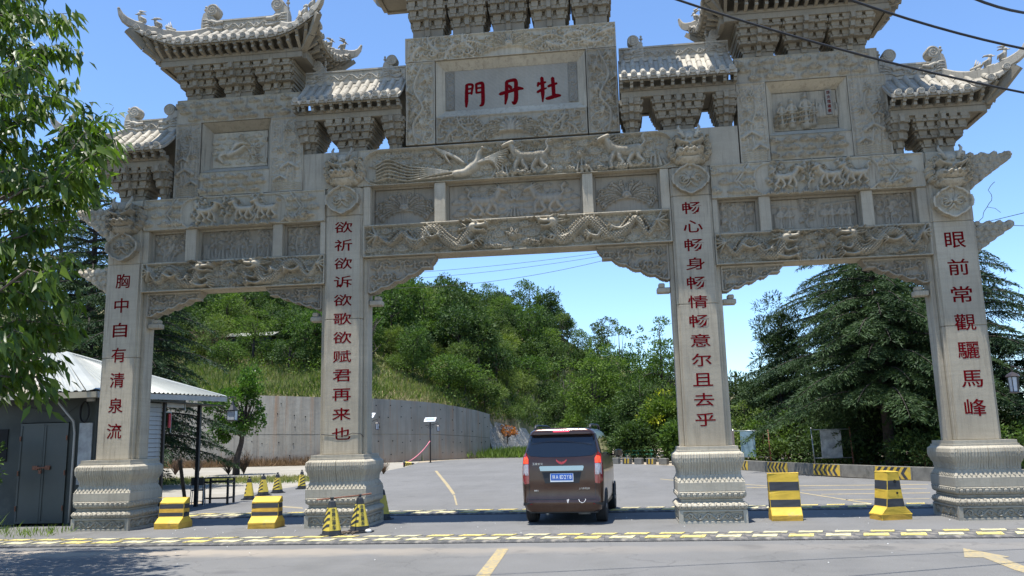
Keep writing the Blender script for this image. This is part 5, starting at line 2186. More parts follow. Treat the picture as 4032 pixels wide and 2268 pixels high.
simple('barrier ochre', (.52, .30, .035), .75, .2, 5, .3, dirt=((.22, .15, .07), .60))
PL = [(-.30, 0), (-.30, .13), (-.13, .25), (-.10, .565), (.06, .67), (.14, .67), (.15, .25), (.30, .13), (.30, 0)]
PLb = [(-.30, 0), (-.30, .13), (-.13, .25), (-.10, .565), (.06, .665), (.10, .67), (.14, .67), (.15, .25), (.30, .13), (.30, 0)]
bl = [(.13, 3), (.25, 0), (.345, 1), (.43, 3), (.535, 1), (.67, 0)]
gr = 'yellow and black striped concrete barrier blocks between the pillars'
barrier('concrete_barrier', PLb, .60, bl, (-7.98, .18, 0), -1, 'low striped barrier block beside the base of the leftmost pillar', gr, ((.30, -.02, .34, .018, 'x'),))
barrier('concrete_barrier', PLb, .62, bl, (-5.70, .02, 0), 1, 'low striped barrier block standing alone in the left opening', gr)
PR = [(-.24, 0), (-.24, .11), (-.13, .26), (-.10, .55), (-.08, .955), (.08, .955), (.10, .55), (.13, .26), (.24, .11), (.24, 0)]
br = [(.11, 3), (.26, 0), (.42, 1), (.60, 0), (.78, 1), (.96, 0)]
barrier('concrete_barrier', PR, .62, br, (5.53, .20, 0), -1.5, 'tall striped barrier block nearer the third pillar in the right opening', gr)
PR2 = [(-.34, 0), (-.34, .12), (-.20, .26), (-.16, .55), (-.13, .94), (.13, .94), (.17, .55), (.21, .26), (.34, .12), (.34, 0)]
barrier('concrete_barrier', PR2, .44, br, (7.60, .12, 0), 107, 'tall striped barrier block turned end-on with two holes in its face', gr,
        ((-.22, -.02, .76, .034, 'x'), (-.22, -.05, .53, .024, 'x')))


# ------------------------------------------------------------------ traffic cones
def cone_proto(text=True):
    mb = MB()
    H, h0 = .70, .055
    def hw(z): return .165 - (.165 - .062) * (z - h0) / (H - .06 - h0)
    # body square frustum with rounded corner faces (octagon)
    def ring(z, w, o=0.0):
        c = w * .32
        p = [(-w + c, -w), (w - c, -w), (w, -w + c), (w, w - c), (w - c, w), (-w + c, w), (-w, w - c), (-w, -w + c)]
        return [(x * (1 + o), y * (1 + o), z) for x, y in p]
    levels = [(h0, .165), (H - .06, .062), (H - .02, .055), (H, .028), (H + .03, .022), (H + .035, .034), (H + .055, .034)]
    vs = []
    for z, w in levels: vs += ring(z, w)
    fs = []
    for i in range(len(levels) - 1):
        for k in range(8): fs.append((i * 8 + k, i * 8 + (k + 1) % 8, (i + 1) * 8 + (k + 1) % 8, (i + 1) * 8 + k))
    fs.append(tuple(range((len(levels) - 1) * 8, len(levels) * 8)))
    mb.add(vs, fs)
    # base plate
    b = .25
    mb.prism([(-b + .09, -b), (b - .09, -b), (b, -b + .09), (b, b - .09), (b - .09, b), (-b + .09, b), (-b, b - .09), (-b, -b + .09)], 'z', 0, .028)
    b = .19
    mb.prism([(-b + .06, -b), (b - .06, -b), (b, -b + .06), (b, b - .06), (b - .06, b), (-b + .06, b), (-b, b - .06), (-b, -b + .06)], 'z', .029, .055)
    # yellow sleeve on each side: faces 3 mm proud, alternate sides striped
    z0, z1 = .13, .56
    for k in range(4):
        M = Matrix.Rotation(k * math.pi / 2, 4, 'Z')
        def pt(u, z, o=.003):
            w = hw(z)
            return tuple(M @ Vector((u * (w + o), -(w + o), z)))
        mb.cur = 1
        c = .68
        mb.add([pt(-1.0, z0), pt(1.0, z0), pt(1.0, z1), pt(-1.0, z1)] if False else [pt(-c, z0), pt(c, z0), pt(c, z1), pt(-c, z1)], [(0, 1, 2, 3)])
        # corner facet
        def pc(u, z, o=.003):
            w = hw(z) + o
            a, b_ = Vector((w * c, -w, z)), Vector((w, -w * c, z))
            return tuple(M @ a.lerp(b_, u))
        mb.add([pc(0, z0), pc(1, z0), pc(1, z1), pc(0, z1)], [(0, 1, 2, 3)])
        if k % 2 == 1:
            mb.cur = 0
            for j in range(4):
                zb = z0 - .02 + j * .118
                def q(u, z):
                    zz = min(max(z, z0), z1)
                    return pt(u, zz, .006)
                mb.add([q(-c, zb), q(c, zb + .09), q(c, zb + .145), q(-c, zb + .055)], [(0, 1, 2, 3)])
                mb.add([tuple(Vector(pc(0, min(max(zb + .09, z0), z1), .006))), tuple(Vector(pc(1, min(max(zb + .10, z0), z1), .006))), tuple(Vector(pc(1, min(max(zb + .15, z0), z1), .006))), tuple(Vector(pc(0, min(max(zb + .145, z0), z1), .006)))], [(0, 1, 2, 3)])
    return mb.mesh('traffic_cone', ['cone black', 'cone yellow'], (0, 0, 0))


CONE = cone_proto()
cg = 'black and yellow traffic cones'
tm = {ch: text_mesh(ch, .075, .078, .003, 'cone black', .02) for ch in '禁止停车'}


def cone(x, y, rz, label, text=False, tilt=None, z=0):
    o = bpy.data.objects.new('traffic_cone', CONE)
    o.location = (x, y, z)
    o.rotation_euler = (tilt or 0, 0, rad(rz)) if tilt is None else (rad(tilt), 0, rad(rz))
    COL.objects.link(o)
    tag(o, label, 'traffic cone', cg)
    if text:
        mbr = MB()
        pts = [(.030 * math.cos(a), .030 * math.sin(a)) for a in np.linspace(0, 2 * math.pi, 17)]
        mbr.tube([(p[0], 0, p[1]) for p in pts], .004, 4, False)
        for s in (1, -1): mbr.tube([(-.02, 0, -.02 * s), (.02, 0, .02 * s)], .004, 4)
        sy = mbr.build('symbol', 'cone black', o, (0, 0, 0))
        def w(z_): return .165 - .103 * (z_ - .055) / .585
        sl = math.atan(.103 / .585)
        sy.location = (0, -(w(.515) + .006), .515); sy.rotation_euler = (-sl, 0, 0)
        for k, ch in enumerate('禁止停车'):
            zz = .435 - k * .083
            inst('character', tm[ch], o, (0, -(w(zz) + .007), zz), (-sl, 0, 0))
    return o


cone(-3.52, -1.95, 38, 'traffic cone with lettering in front of the left middle pillar, nearer the road', True)
cone(-3.20, -1.16, 44, 'traffic cone with lettering at the right corner of the left middle pillar base', True)
cone(-3.50, 1.55, 30, 'traffic cone mostly hidden behind the left middle pillar base')
for k, (x, y) in enumerate(((980, 1967), (1036, 1951), (1092, 1941), (1188, 1925))):
    p = onZ(x, y)
    cone(p[0], p[1], 20 + k * 31, ['far traffic cone in tree shade nearest the small table', 'second of the row of far cones, its sleeve facing the road',
                                   'third of the row of far cones, in full sun', 'far traffic cone standing apart at the right end of the row'][k])
p = onZ(1590, 1838)
cone(p[0], p[1], 95, 'traffic cone lying on its side below the pink rope', False, 90, .2)
# stick across two cones
mb = MB()
mb.tube([(-3.82, -1.99, .715), (-3.52, -1.93, .735), (-3.20, -1.16, .735), (-3.06, -.83, .745)], .016, 7)
tag(mb.build('wooden_stick', 'rusty metal'), 'thin reddish stick laid across the tops of two cones', 'stick')
mb = MB()
rr = random.Random(3)
for k in range(16):
    x, y, s = -3.38 + rr.uniform(-.18, .22), -1.45 + rr.uniform(-.2, .2), rr.uniform(.02, .05)
    mb.blob((x, y, s * .5), s, 5, (1, .8, .6))
for k in range(6):
    x, y = -3.38 + rr.uniform(-.15, .2), -1.4 + rr.uniform(-.2, .2)
    a = rr.uniform(0, 3)
    mb.tube([(x, y, .03), (x + .2 * math.cos(a), y + .2 * math.sin(a), .05)], .013, 5)
tag(mb.build('rubble', 'old wood'), 'small heap of broken wood and stones between two cones', 'rubble', None, 'stuff')
mb = MB()
for k in range(90):
    x, y = rr.uniform(-11, 9), rr.uniform(-2.0, 1.5) if k % 3 else rr.uniform(-6, 1)
    mb.blob((x, y, .005), rr.uniform(.005, .014), 5, (1, .8, .6))
mb.blob((-2.98, -1.28, .035), .07, 8, (1, .8, .6))
tag(mb.build('road_grit', 'white stone chip'), 'pale stone chips scattered on the road round the pillars', 'gravel', None, 'stuff')
# ------------------------------------------------------------------ shed on the left
shed = empty('shed', (-13.6, 4.2, 0), 0, 'low shed with corrugated metal roof and double doors behind the leftmost pillar', 'shed')
SO = Vector((-13.6, 4.2, 0))


def sb(mb, name, mats, parent=None, bevel=0):
    o = mb.build(name, mats, None, None, bevel)
    o.parent = parent or shed
    o.location = Vector(o.location) - (SO if parent is None else SO + Vector(parent.location))
    return o


XR, YF, XL, YB = -10.75, 1.3, -18.5, 4.3
mb = MB()
# front wall with the door opening, side wall, back
mb.box(XL, -12.75, YF, YF + .15, 0, 3.1)
mb.box(-12.75, -11.45, YF, YF + .15, 2.49, 3.1)
mb.box(-11.45, XR, YF, YF + .15, 0, 3.1)
mb.box(XL, XR, YB - .15, YB, 0, 3.1)
mb.box(XL, XL + .15, YF + .15, YB - .15, 0, 3.1)
mb.box(XR - .15, XR - .06, YF + .15, YB - .15, 0, 3.1)
sb(mb, 'wall', 'shaded shed paint')
for k, (a, b) in enumerate(((-12.745, -12.105), (-12.095, -11.455))):
    mb = MB()
    mb.box(a, b, YF - .03, YF + .03, .04, 2.47)
    for (c, d, e, f) in ((a, a + .05, .04, 2.47), (b - .05, b, .04, 2.47), (a + .05, b - .05, .04, .09), (a + .05, b - .05, 2.42, 2.47)):
        mb.box(c, d, YF - .045, YF - .031, e, f)
    dr = sb(mb, 'door_leaf', 'shaded door green')
    mb = MB()
    for z in (.4, 1.25, 2.1): mb.tube([(a + .02 if k == 0 else b - .02, YF - .06, z - .06), (a + .02 if k == 0 else b - .02, YF - .06, z + .06)], .018, 6)
    sb(mb, 'hinge', 'rusty metal', dr)['kind'] = 'stuff'
mb = MB()
mb.box(-12.32, -11.88, YF - .085, YF - .05, 1.36, 1.40)
mb.box(-12.34, -12.2, YF - .075, YF - .047, 1.33, 1.43)
mb.box(-12.0, -11.87, YF - .075, YF - .047, 1.33, 1.43)
sb(mb, 'latch', 'rusty metal')
mb = MB(); mb.box(-12.14, -12.07, YF - .12, YF - .086, 1.24, 1.32); mb.tube([(-12.13, YF - .10, 1.32), (-12.13, YF - .10, 1.37), (-12.08, YF - .10, 1.37), (-12.08, YF - .10, 1.32)], .008, 5)
sb(mb, 'padlock', 'rusty metal')
# rough notice board beside the door, flaking paint
mb = MB(); mb.box(-11.17, -10.82, YF - .035, YF - .002, .95, 2.45); sb(mb, 'door_panel', 'billboard grey')
# drain pipe, cable coil, brace
mb = MB(); mb.smooth = True
mb.tube([(-11.27, YF - .06, .05), (-11.27, YF - .06, 2.2), (-11.30, YF - .09, 2.5), (-11.62, YF - .38, 3.05)], .028, 8)
sb(mb, 'drain_pipe', 'white slat')
for q in range(5):
    mb = MB(); mb.smooth = True
    c = Vector((-11.02, YF - .07 - .012 * q, 2.72))
    mb.tube([(c.x + (.11 + .01 * (q % 3)) * math.cos(a), c.y + .01 * math.sin(3 * a + q), c.z + (.25 + .015 * (q % 2)) * math.sin(a)) for a in np.linspace(0, 2 * math.pi, 22)], .010, 5, False)
    sb(mb, 'cable_loop', 'cable black')
mb = MB(); mb.tube([(-13.6, YF - .35, 3.05), (-12.4, YF - .03, 2.85), (-11.6, YF - .05, 2.62), (-11.2, YF - .07, 2.9)], .008, 5); sb(mb, 'cable', 'cable black')
mb = MB(); mb.box(-10.98, -10.80, YF - .10, YF - .01, 2.98, 3.08); sb(mb, 'junction_box', 'white slat')
mb = MB(); mb.box(-13.6, -13.1, YF - .03, YF - .002, 1.55, 2.35); sb(mb, 'window', 'dark hole')
# slatted side wall
for k in range(24):
    mb = MB()
    z = .10 + k * .122
    mb.prism([(-10.678, z), (-10.655, z + .01), (-10.675, z + .112), (-10.69, z + .112)], 'y', YF + .16, YB - .1) if False else None
    mb.add([(-10.69, YF + .155, z), (-10.69, YB - .1, z), (-10.69, YB - .1, z + .115), (-10.69, YF + .155, z + .115),
            (-10.655, YF + .155, z + .005), (-10.655, YB - .1, z + .005), (-10.68, YB - .1, z + .115), (-10.68, YF + .155, z + .115)],
           [(0, 3, 2, 1), (4, 5, 6, 7), (0, 1, 5, 4), (3, 7, 6, 2), (0, 4, 7, 3), (1, 2, 6, 5)])
    sb(mb, 'slat', 'white slat')
mb = MB(); mb.box(-10.66, -10.59, YB - .1, YB - .02, 0, 3.08); sb(mb, 'corner_post', 'dark metal')
# roller housing sticking out beyond the side wall
for k in range(3):
    mb = MB(); mb.box(-10.69, -10.57, YB - .019, YB + .95, 2.93 + k * .115, 3.04 + k * .115); sb(mb, 'slat', 'white slat')
mb = MB(); mb.box(-10.71, -10.55, YB + .951, YB + .99, 2.86, 3.28); sb(mb, 'end_strip', 'grey steel')
mb = MB(); mb.box(-10.68, -10.65, YB - .0, YB + .40, 2.78, 2.81); mb.box(-10.68, -10.65, YB + .37, YB + .40, 2.2, 2.779); sb(mb, 'bracket_frame', 'grey steel')
mb = MB(); mb.box(-10.67, -10.64, YB + .24, YB + .36, 2.35, 2.75); sb(mb, 'red_notice', 'red notice')


# hipped roof of corrugated sheets
def corr(name, A, B, C, D_, ribs, mat, parent):
    """sheet from eave A-B up to ridge D-C (A under D); ribs run up the slope; each sheet its own piece"""
    A, B, C, D_ = map(Vector, (A, B, C, D_))
    n = (B - A).cross(D_ - A).normalized()
    if n.z < 0: n = -n
    V, F = [], []
    seg = ribs * 6
    for i in range(seg + 1):
        f = i / seg
        ph = (i % 6)
        h = (.0, .0, .028, .032, .028, .0)[ph]
        a, b = A.lerp(B, f), D_.lerp(C, f)
        V.append(tuple(a + n * h)); V.append(tuple(b + n * h))
    for i in range(seg): F.append((2 * i, 2 * i + 2, 2 * i + 3, 2 * i + 1))
    mb = MB(); mb.add(V, F)
    V2 = [tuple(Vector(v) - n * .012) for v in V]
    mb.add(V2, [f[::-1] for f in F])
    return sb(mb, name, mat)


ev = 3.19
eL, eR, eF, eBk = -19.0, -10.32, .55, 7.35
pk0, pk1 = Vector((-17.6, 3.4, 4.48)), Vector((-13.15, 3.4, 4.48))
mats2 = ['sheet metal cream', 'sheet metal pale']
# front slope as five sheets, the right slope as four
ns = 6
for i in range(ns):
    f0, f1 = i / ns, (i + 1) / ns
    A, B = Vector((eL + (eR - eL) * f0, eF, ev)), Vector((eL + (eR - eL) * f1, eF, ev))
    D_, C = pk0.lerp(pk1, f0), pk0.lerp(pk1, f1)
    corr('roof_sheet', A, B, C, D_, 7, mats2[1 if i == ns - 1 else 0] if i != 3 else 'sheet metal pale', None)
for i in range(5):
    f0, f1 = i / 5, (i + 1) / 5
    A, B = Vector((eR, eF + (eBk - eF) * f0, ev + .02 + .14 * f0)), Vector((eR, eF + (eBk - eF) * f1, ev + .02 + .14 * f1))
    C = pk1 + Vector((-.0, .06 * f1, .0)); D_ = pk1 + Vector((0, .06 * f0, 0))
    corr('roof_sheet', A, B, C, D_, 6, 'sheet metal pale', None)
corr('roof_sheet', (eR, eBk, ev + .16), (eL, eBk, ev + .16), tuple(pk0), tuple(pk1), 40, 'sheet metal pale', None)
corr('roof_sheet', (eL, eBk, ev + .16), (eL, eF, ev), tuple(pk0), tuple(pk0 + Vector((0, -.02, 0))), 30, 'sheet metal cream', None)
# hip flashing, gutters
for (a, b, w) in (((eR, eF, ev + .05), pk1 + Vector((0, 0, .05)), .20), ((eR, eBk, ev + .2), pk1 + Vector((0, 0, .05)), .12)):
    a = Vector(a); b = Vector(b)
    d = (b - a).normalized(); s = d.cross(Vector((0, 0, 1))).normalized() * w
    mb = MB()
    dn = Vector((0, 0, -.05))
    mb.add([tuple(a + s + dn), tuple(a), tuple(a - s + dn), tuple(b + s * .6 + dn), tuple(b), tuple(b - s * .6 + dn)], [(0, 1, 4, 3), (1, 2, 5, 4)])
    mb.add([tuple(Vector(v) - Vector((0, 0, .006))) for v in mb.v], [(3, 4, 1, 0), (4, 5, 2, 1)])
    sb(mb, 'hip_flashing', 'sheet metal pale')
mb = MB()
mb.box(eL, eR + .06, eF - .07, eF - .01, ev - .16, ev - .02)
sb(mb, 'gutter', 'sheet metal cream')
mb = MB()
mb.add([(eR + .0, eF, ev - .16), (eR + .06, eF, ev - .16), (eR + .06, eBk, ev), (eR, eBk, ev), (eR, eF, ev - .01), (eR + .06, eF, ev - .01), (eR + .06, eBk, ev + .14), (eR, eBk, ev + .14)],
       [(0, 3, 2, 1), (4, 5, 6, 7), (0, 1, 5, 4), (1, 2, 6, 5), (2, 3, 7, 6), (3, 0, 4, 7)])
sb(mb, 'gutter', 'white slat')
mb = MB(); mb.box(eL + .1, eR - .02, eF + .02, eBk - .05, ev - .14, ev - .11); sb(mb, 'ceiling', 'shaded shed paint')
mb = MB(); mb.box(-10.74, -10.64, 6.36, 6.46, 0, 3.1); sb(mb, 'roof_post', 'black metal')


# ------------------------------------------------------------------ table, chair, plank
tb = empty('wooden_table', (-10.52, 7.55, 0), rad(6), 'small dark table with a missing board behind the left striped barrier', 'table')
for (x, y) in ((-.38, -.28), (.38, -.28), (.38, .28), (-.38, .28)):
    mb = MB(); mb.box(x - .03, x + .03, y - .03, y + .03, 0, .78); mb.build('leg', 'plastic black', tb)
mb = MB(); mb.box(-.44, .44, -.34, -.1, .79, .82); mb.box(-.44, -.30, -.1, .34, .79, .82); mb.box(.32, .44, -.1, .34, .79, .82); mb.box(-.3, .32, .28, .34, .79, .82); mb.build('tabletop', 'plastic black', tb)
for (a, b, c, d, z) in ((-.35, .35, -.30, -.27, .66), (-.35, .35, .27, .30, .66), (-.40, -.37, -.25, .25, .64), (.37, .40, -.25, .25, .64), (-.35, .35, -.29, -.27, .16), (.37, .39, -.25, .25, .16)):
    mb = MB(); mb.box(a, b, c, d, z, z + .05); mb.build('rail', 'plastic black', tb)
ch = empty('chair', (-10.86, 6.85, 0), rad(200), 'black chair standing behind the dark roof post of the shed', 'chair')
mb = MB(); mb.box(-.2, .2, -.2, .2, .45, .48); mb.build('seat', 'plastic black', ch, None, .01)
mb = MB(); mb.box(-.19, .19, .19, .22, .62, .86); mb.build('backrest', 'plastic black', ch, None, .01)
for (x, y) in ((-.18, -.18), (.18, -.18), (.18, .2), (-.18, .2)):
    mb = MB(); mb.tube([(x * 1.15, y * 1.2, 0), (x, y, .45), (x, y, .86 if y > 0 else .45)], .012, 6); mb.build('leg', 'grey steel', ch)
mb = MB(); mb.box(-.05, .05, -.02, .02, 0, 1.42)
o = mb.build('plank', 'old wood'); o.location = (-10.92, 6.25, 0); o.rotation_euler = (rad(2), rad(-9), rad(10)); tag(o, 'weathered plank leaning beside the shed post and chair', 'plank')

# ------------------------------------------------------------------ retaining wall
def concrete_wall_mat():
    m = bpy.data.materials.new('cast concrete')
    t = NT(m)
    g = t.n('ShaderNodeNewGeometry').outputs['Position']
    n1 = t.noise(g, .5, 6, .6)
    st = t.n('ShaderNodeMapping', ins={'Vector': g, 'Scale': (1.2, 1.2, .06)}).outputs[0]
    s1 = t.noise(st, 1.3, 6, .7)
    st2 = t.n('ShaderNodeMapping', ins={'Vector': g, 'Scale': (2.6, 2.6, .10), 'Location': (9, 3, 1)}).outputs[0]
    s2 = t.noise(st2, 1.0, 5, .7)
    col = t.ramp(n1, [(.3, (.28, .255, .205)), (.7, (.36, .335, .28))])
    col = t.mix(t.math('MULTIPLY', t.ramp(s1, [(.47, 0.), (.66, 1.)]), .65), col, (.17, .15, .12))
    col = t.mix(t.math('MULTIPLY', t.ramp(s2, [(.54, 0.), (.70, 1.)]), .65), col, (.33, .19, .10))
    z = t.n('ShaderNodeSeparateXYZ', ins={0: g}).outputs[2]
    foot = t.ramp(t.math('ADD', t.math('MULTIPLY', z, .45), t.math('MULTIPLY', n1, .5)), [(.25, 1.), (.75, 0.)])
    col = t.mix(t.math('MULTIPLY', foot, .55), col, (.34, .24, .17))
    t.out(t.principled(col, .92, t.bump(t.noise(g, 3, 6, .6), .5, .04)))
    MATS['cast concrete'] = m


concrete_wall_mat()
WP = [(-62, 49.2, 6.9), (-50, 49.6, 6.6), (-36.7, 50.0, 6.25), (-30, 49.4, 6.0), (-22.1, 49.6, 5.55), (-18.0, 52.3, 5.42), (-14.7, 57.0, 5.2), (-12.7, 59.6, 4.85), (-11.2, 61.6, 4.5), (-10.2, 63.2, 4.15)]
rw = empty('retaining_wall', (-30, 50, 0), 0, 'long curved cast concrete retaining wall at the foot of the hill', 'wall')
pts2 = spline([(a, b) for a, b, c in WP], 8)
hz = np.interp(np.linspace(0, 1, len(pts2)), np.linspace(0, 1, len(WP)), [c for a, b, c in WP])
cum = np.r_[0, np.cumsum(np.hypot(*np.diff(pts2, axis=0).T))]
Ltot = cum[-1]


def wall_at(s):
    x, y, h = np.interp(s, cum, pts2[:, 0]), np.interp(s, cum, pts2[:, 1]), np.interp(s, cum, hz)
    x2, y2 = np.interp(s + .1, cum, pts2[:, 0]), np.interp(s + .1, cum, pts2[:, 1])
    if s + .1 >= Ltot:
        x2, y2 = x, y
        x1, y1 = np.interp(s - .1, cum, pts2[:, 0]), np.interp(s - .1, cum, pts2[:, 1])
        d = Vector((x - x1, y - y1, 0)).normalized()
    else:
        d = Vector((x2 - x, y2 - y, 0)).normalized()
    return Vector((x, y, 0)), d, Vector((d.y, -d.x, 0)), h   # point, tangent, outward normal (towards road)


pw = 2.45
npan = int(Ltot / pw)
rz_ = random.Random(11)
mh = MB()
ha = []
for i in range(npan + 1):
    s0, s1 = i * pw, min((i + 1) * pw, Ltot)
    if s1 - s0 < .3: continue
    p0, d0, n0, h0 = wall_at(s0 + .004)
    p1, d1, n1, h1 = wall_at(s1 - .004)
    mb = MB()
    for k, (za, zb) in enumerate(((0, .44), (.443, .995))):
        a0, b0, a1, b1 = h0 * za + (0 if k == 0 else .01), h0 * zb, h1 * za + (0 if k == 0 else .01), h1 * zb
        of = rz_.uniform(0, .018)
        t0 = .45
        P = [p0 + n0 * of, p1 + n1 * of, p1 - n1 * t0, p0 - n0 * t0]
        vs = [(P[0].x, P[0].y, a0), (P[1].x, P[1].y, a1), (P[2].x, P[2].y, a1), (P[3].x, P[3].y, a0),
              (P[0].x, P[0].y, b0), (P[1].x, P[1].y, b1), (P[2].x, P[2].y, b1), (P[3].x, P[3].y, b0)]
        mb = MB()
        mb.add(vs, [(0, 3, 2, 1), (4, 5, 6, 7), (0, 1, 5, 4), (1, 2, 6, 5), (2, 3, 7, 6), (3, 0, 4, 7)])
        o = mb.build('wall_panel', 'cast concrete')
        o.parent = rw; o.location = Vector(o.location) - Vector(rw.location)
    for zf in (.13, .33, .53, .72, .90):
        for sf in (.25, .75):
            if rz_.random() < .25: continue
            s = s0 + (s1 - s0) * sf + rz_.uniform(-.25, .25)
            p, d, n, h = wall_at(s)
            c = p + n * .016 + Vector((0, 0, h * zf + rz_.uniform(-.12, .12)))
            ha.append((c, n))
mb = MB()
mb.tube([(0, .03, 0), (0, -.006, 0)], .048, 8)
hm = mb.mesh('weep_hole', 'dark hole')
for c, n in ha[:290]:
    inst('weep_hole', hm, rw, c - Vector(rw.location), (0, 0, math.atan2(n.y, n.x) + math.pi / 2))
# stone masonry wall further on
def masonry():
    m = bpy.data.materials.new('rubble masonry')
    t = NT(m)
    g = t.n('ShaderNodeNewGeometry').outputs['Position']
    v = t.n('ShaderNodeTexVoronoi', ins={'Vector': g, 'Scale': 2.2})
    e = t.n('ShaderNodeTexVoronoi', feature='DISTANCE_TO_EDGE', ins={'Vector': g, 'Scale': 2.2}).outputs['Distance']
    c = t.mix(.65, t.ramp(t.n('ShaderNodeSeparateColor', ins={0: v.outputs['Color']}).outputs[0], [(0, (.15, .14, .12)), (1, (.30, .28, .24))]), (.22, .21, .18))
    c = t.mix(t.ramp(e, [(.02, 1.), (.06, 0.)]), c, (.40, .38, .34))
    t.out(t.principled(c, .95, t.bump(e, .8, .08)))
    MATS['rubble masonry'] = m


masonry()
mb = MB()
sp = [(-9.9, 64.2, 3.85), (-8.6, 68.0, 3.3), (-7.3, 73.0, 2.9), (-6.2, 79, 2.7), (-5.6, 88, 2.6), (-4.6, 98, 2.6)]
for (a, b) in zip(sp[:-1], sp[1:]):
    mb.add([(a[0], a[1], 0), (b[0], b[1], 0), (b[0] - 1.3, b[1] + .8, b[2]), (a[0] - 1.3, a[1] + .8, a[2])], [(0, 1, 2, 3)])
    mb.add([(a[0] - 1.3, a[1] + .8, a[2]), (b[0] - 1.3, b[1] + .8, b[2]), (b[0] - 2.2, b[1] + 1.5, b[2]), (a[0] - 2.2, a[1] + 1.5, a[2])], [(0, 1, 2, 3)])
tag(mb.build('stone_wall', 'rubble masonry'), 'sloping rubble stone wall beyond the end of the concrete wall', 'wall')


# ------------------------------------------------------------------ solar lamps
def lamp(x, y, h, rz, label, arm=.42, s=1.0):
    r = empty('street_lamp', (x, y, 0), rz, label, 'street lamp', 'solar lantern lamps beside the road')
    mb = MB(); mb.smooth = True; mb.tube([(0, 0, 0), (0, 0, h - .35)], .055, 8); mb.smooth = False; mb.box(-.12, .12, -.12, .12, 0, .03); mb.build('pole', 'dark metal', r)
    mb = MB()
    mb.tube([(-.42, 0, h - .56), (0, 0, h - .55), (.35, 0, h - .50), (.66, 0, h - .38)], .022, 6)
    mb.tube([(.66, 0, h - .38), (.66, 0, h - .55)], .014, 5)
    for sg in (-1, 1):
        for k in range(2):
            mb.tube([(sg * (.10 + .13 * k + .09 * math.cos(a)), 0, h - .72 + .06 * k + .09 * math.sin(a)) for a in np.linspace(0, 5.5, 12)], .010, 4)
    mb.build('arm', 'dark metal', r)
    mb = MB()
    mb.lathe([(.03, .12), (.14, .06), (.19, .0), (.17, -.01)], 6, (.66, 0, h - .66))
    for k in range(6):
        a = k * math.pi / 3
        mb.tube([(.66 + .13 * math.cos(a), .13 * math.sin(a), h - .67), (.66 + .11 * math.cos(a), .11 * math.sin(a), h - 1.06)], .012, 4)
    mb.lathe([(.12, 0), (.13, -.03), (.05, -.05)], 6, (.66, 0, h - 1.05))
    ln = mb.build('lantern', 'dark metal', r)
    mb = MB(); mb.lathe([(.100, 0), (.118, .37)], 6, (.66, 0, h - 1.05)); g = mb.build('glass', 'frosted glass', None)
    g.parent = ln; g.location = Vector(g.location) - Vector(ln.location)
    M = Matrix.Translation((0, 0, h - .12)) @ Matrix.Rotation(rad(28), 4, 'X')
    mb = MB(); mb.box(-.46, .46, -.34, .34, -.02, .02, M); pn = mb.build('solar_panel', 'white frame', r)
    mb = MB(); mb.box(-.36, .36, -.25, .25, .0205, .028, M)
    c = mb.build('solar_cell', 'solar cell', None); c.parent = pn; c.location = Vector(c.location) - Vector(pn.location)
    mb = MB(); mb.tube([(0, 0, h - .38), (0, 0, h - .12)], .03, 6); mb.build('bracket', 'dark metal', r)
    return r


lamp(-12.94, 49.0, 3.55, 0, 'solar street lamp before the curved concrete wall with a pink rope tied to its pole')
lamp(-14.55, 37.0, 3.65, 0, 'solar street lamp half hidden behind the left middle pillar')
lamp(-4.30, 88.0, 3.3, 0, 'distant solar street lamp whose panel shows above the left edge of the van roof')
lr = lamp(13.2, 5.2, 3.75, math.pi * .98, 'street lamp at the right edge with only its lantern in view')
for c_ in list(lr.children):
    if c_.name.startswith('solar_panel'):
        for g_ in list(c_.children): bpy.data.objects.remove(g_)
        bpy.data.objects.remove(c_)
r = empty('wall_lamp', (-10.75, 8.0, 0), 0, 'black wall lantern hanging from an arm at the corner of the shed roof', 'lamp')
mb = MB(); mb.tube([(-.35, 0, 3.22), (.0, 0, 3.26), (.42, 0, 3.38)], .02, 6); mb.tube([(.38, 0, 3.37), (.38, 0, 3.22)], .014, 5); mb.build('arm', 'black metal', r)
mb = MB(); mb.box(.24, .52, -.14, .14, 2.94 - .02, 2.94 + .0); mb.box(.24, .52, -.14, .14, 2.60, 2.62)
for x in (.25, .51):
    for y in (-.13, .13): mb.tube([(x, y, 2.6), (x, y, 2.94)], .010, 4)
mb.lathe([(.17, 2.945), (.06, 3.10), (.02, 3.22)], 6, (.38, 0, 0))
ln = mb.build('lantern', 'black metal', r)
mb = MB(); mb.box(.262, .498, -.118, .118, 2.625, 2.915); g = mb.build('glass', 'frosted glass', None); g.parent = ln; g.location = Vector(g.location) - Vector(ln.location)

# pink rope from the lamp pole sagging to the left
pa, pb = Vector((-12.94, 48.9, 1.72)), onZ(1500, 1815, .35)
mb = MB(); mb.smooth = True
A_, B_ = pa, Vector(tuple(onY(1445, 1803, 44.5)))
mb.tube([(A_.lerp(B_, f)) + Vector((0, 0, -1.35 * (4 * f * (1 - f)) ** .95 * (1 - .2 * f))) if True else None for f in np.linspace(0, 1, 24)], .040, 6)
tag(mb.build('rope', 'pink rope'), 'pink rope sagging from the lamp pole towards the left', 'rope')

# ------------------------------------------------------------------ kerb wall with chevrons on the right
kg = 'kerb wall of concrete blocks with chevrons'
kp = [(30, 1.2), (20, 5.6), (16.5, 7.8), (14.6, 9.8), (12.9, 12.3), (11.6, 14.8), (10.5, 17.2), (9.6, 19.5), (8.7, 22.0), (7.9, 24.6), (7.2, 27.0)]
kw = empty('kerb_wall', (12, 14, 0), 0, 'low concrete kerb wall with yellow and black chevrons under the conifers', 'wall')
kpp = spline(kp, 6)
kc = np.r_[0, np.cumsum(np.hypot(*np.diff(kpp, axis=0).T))]


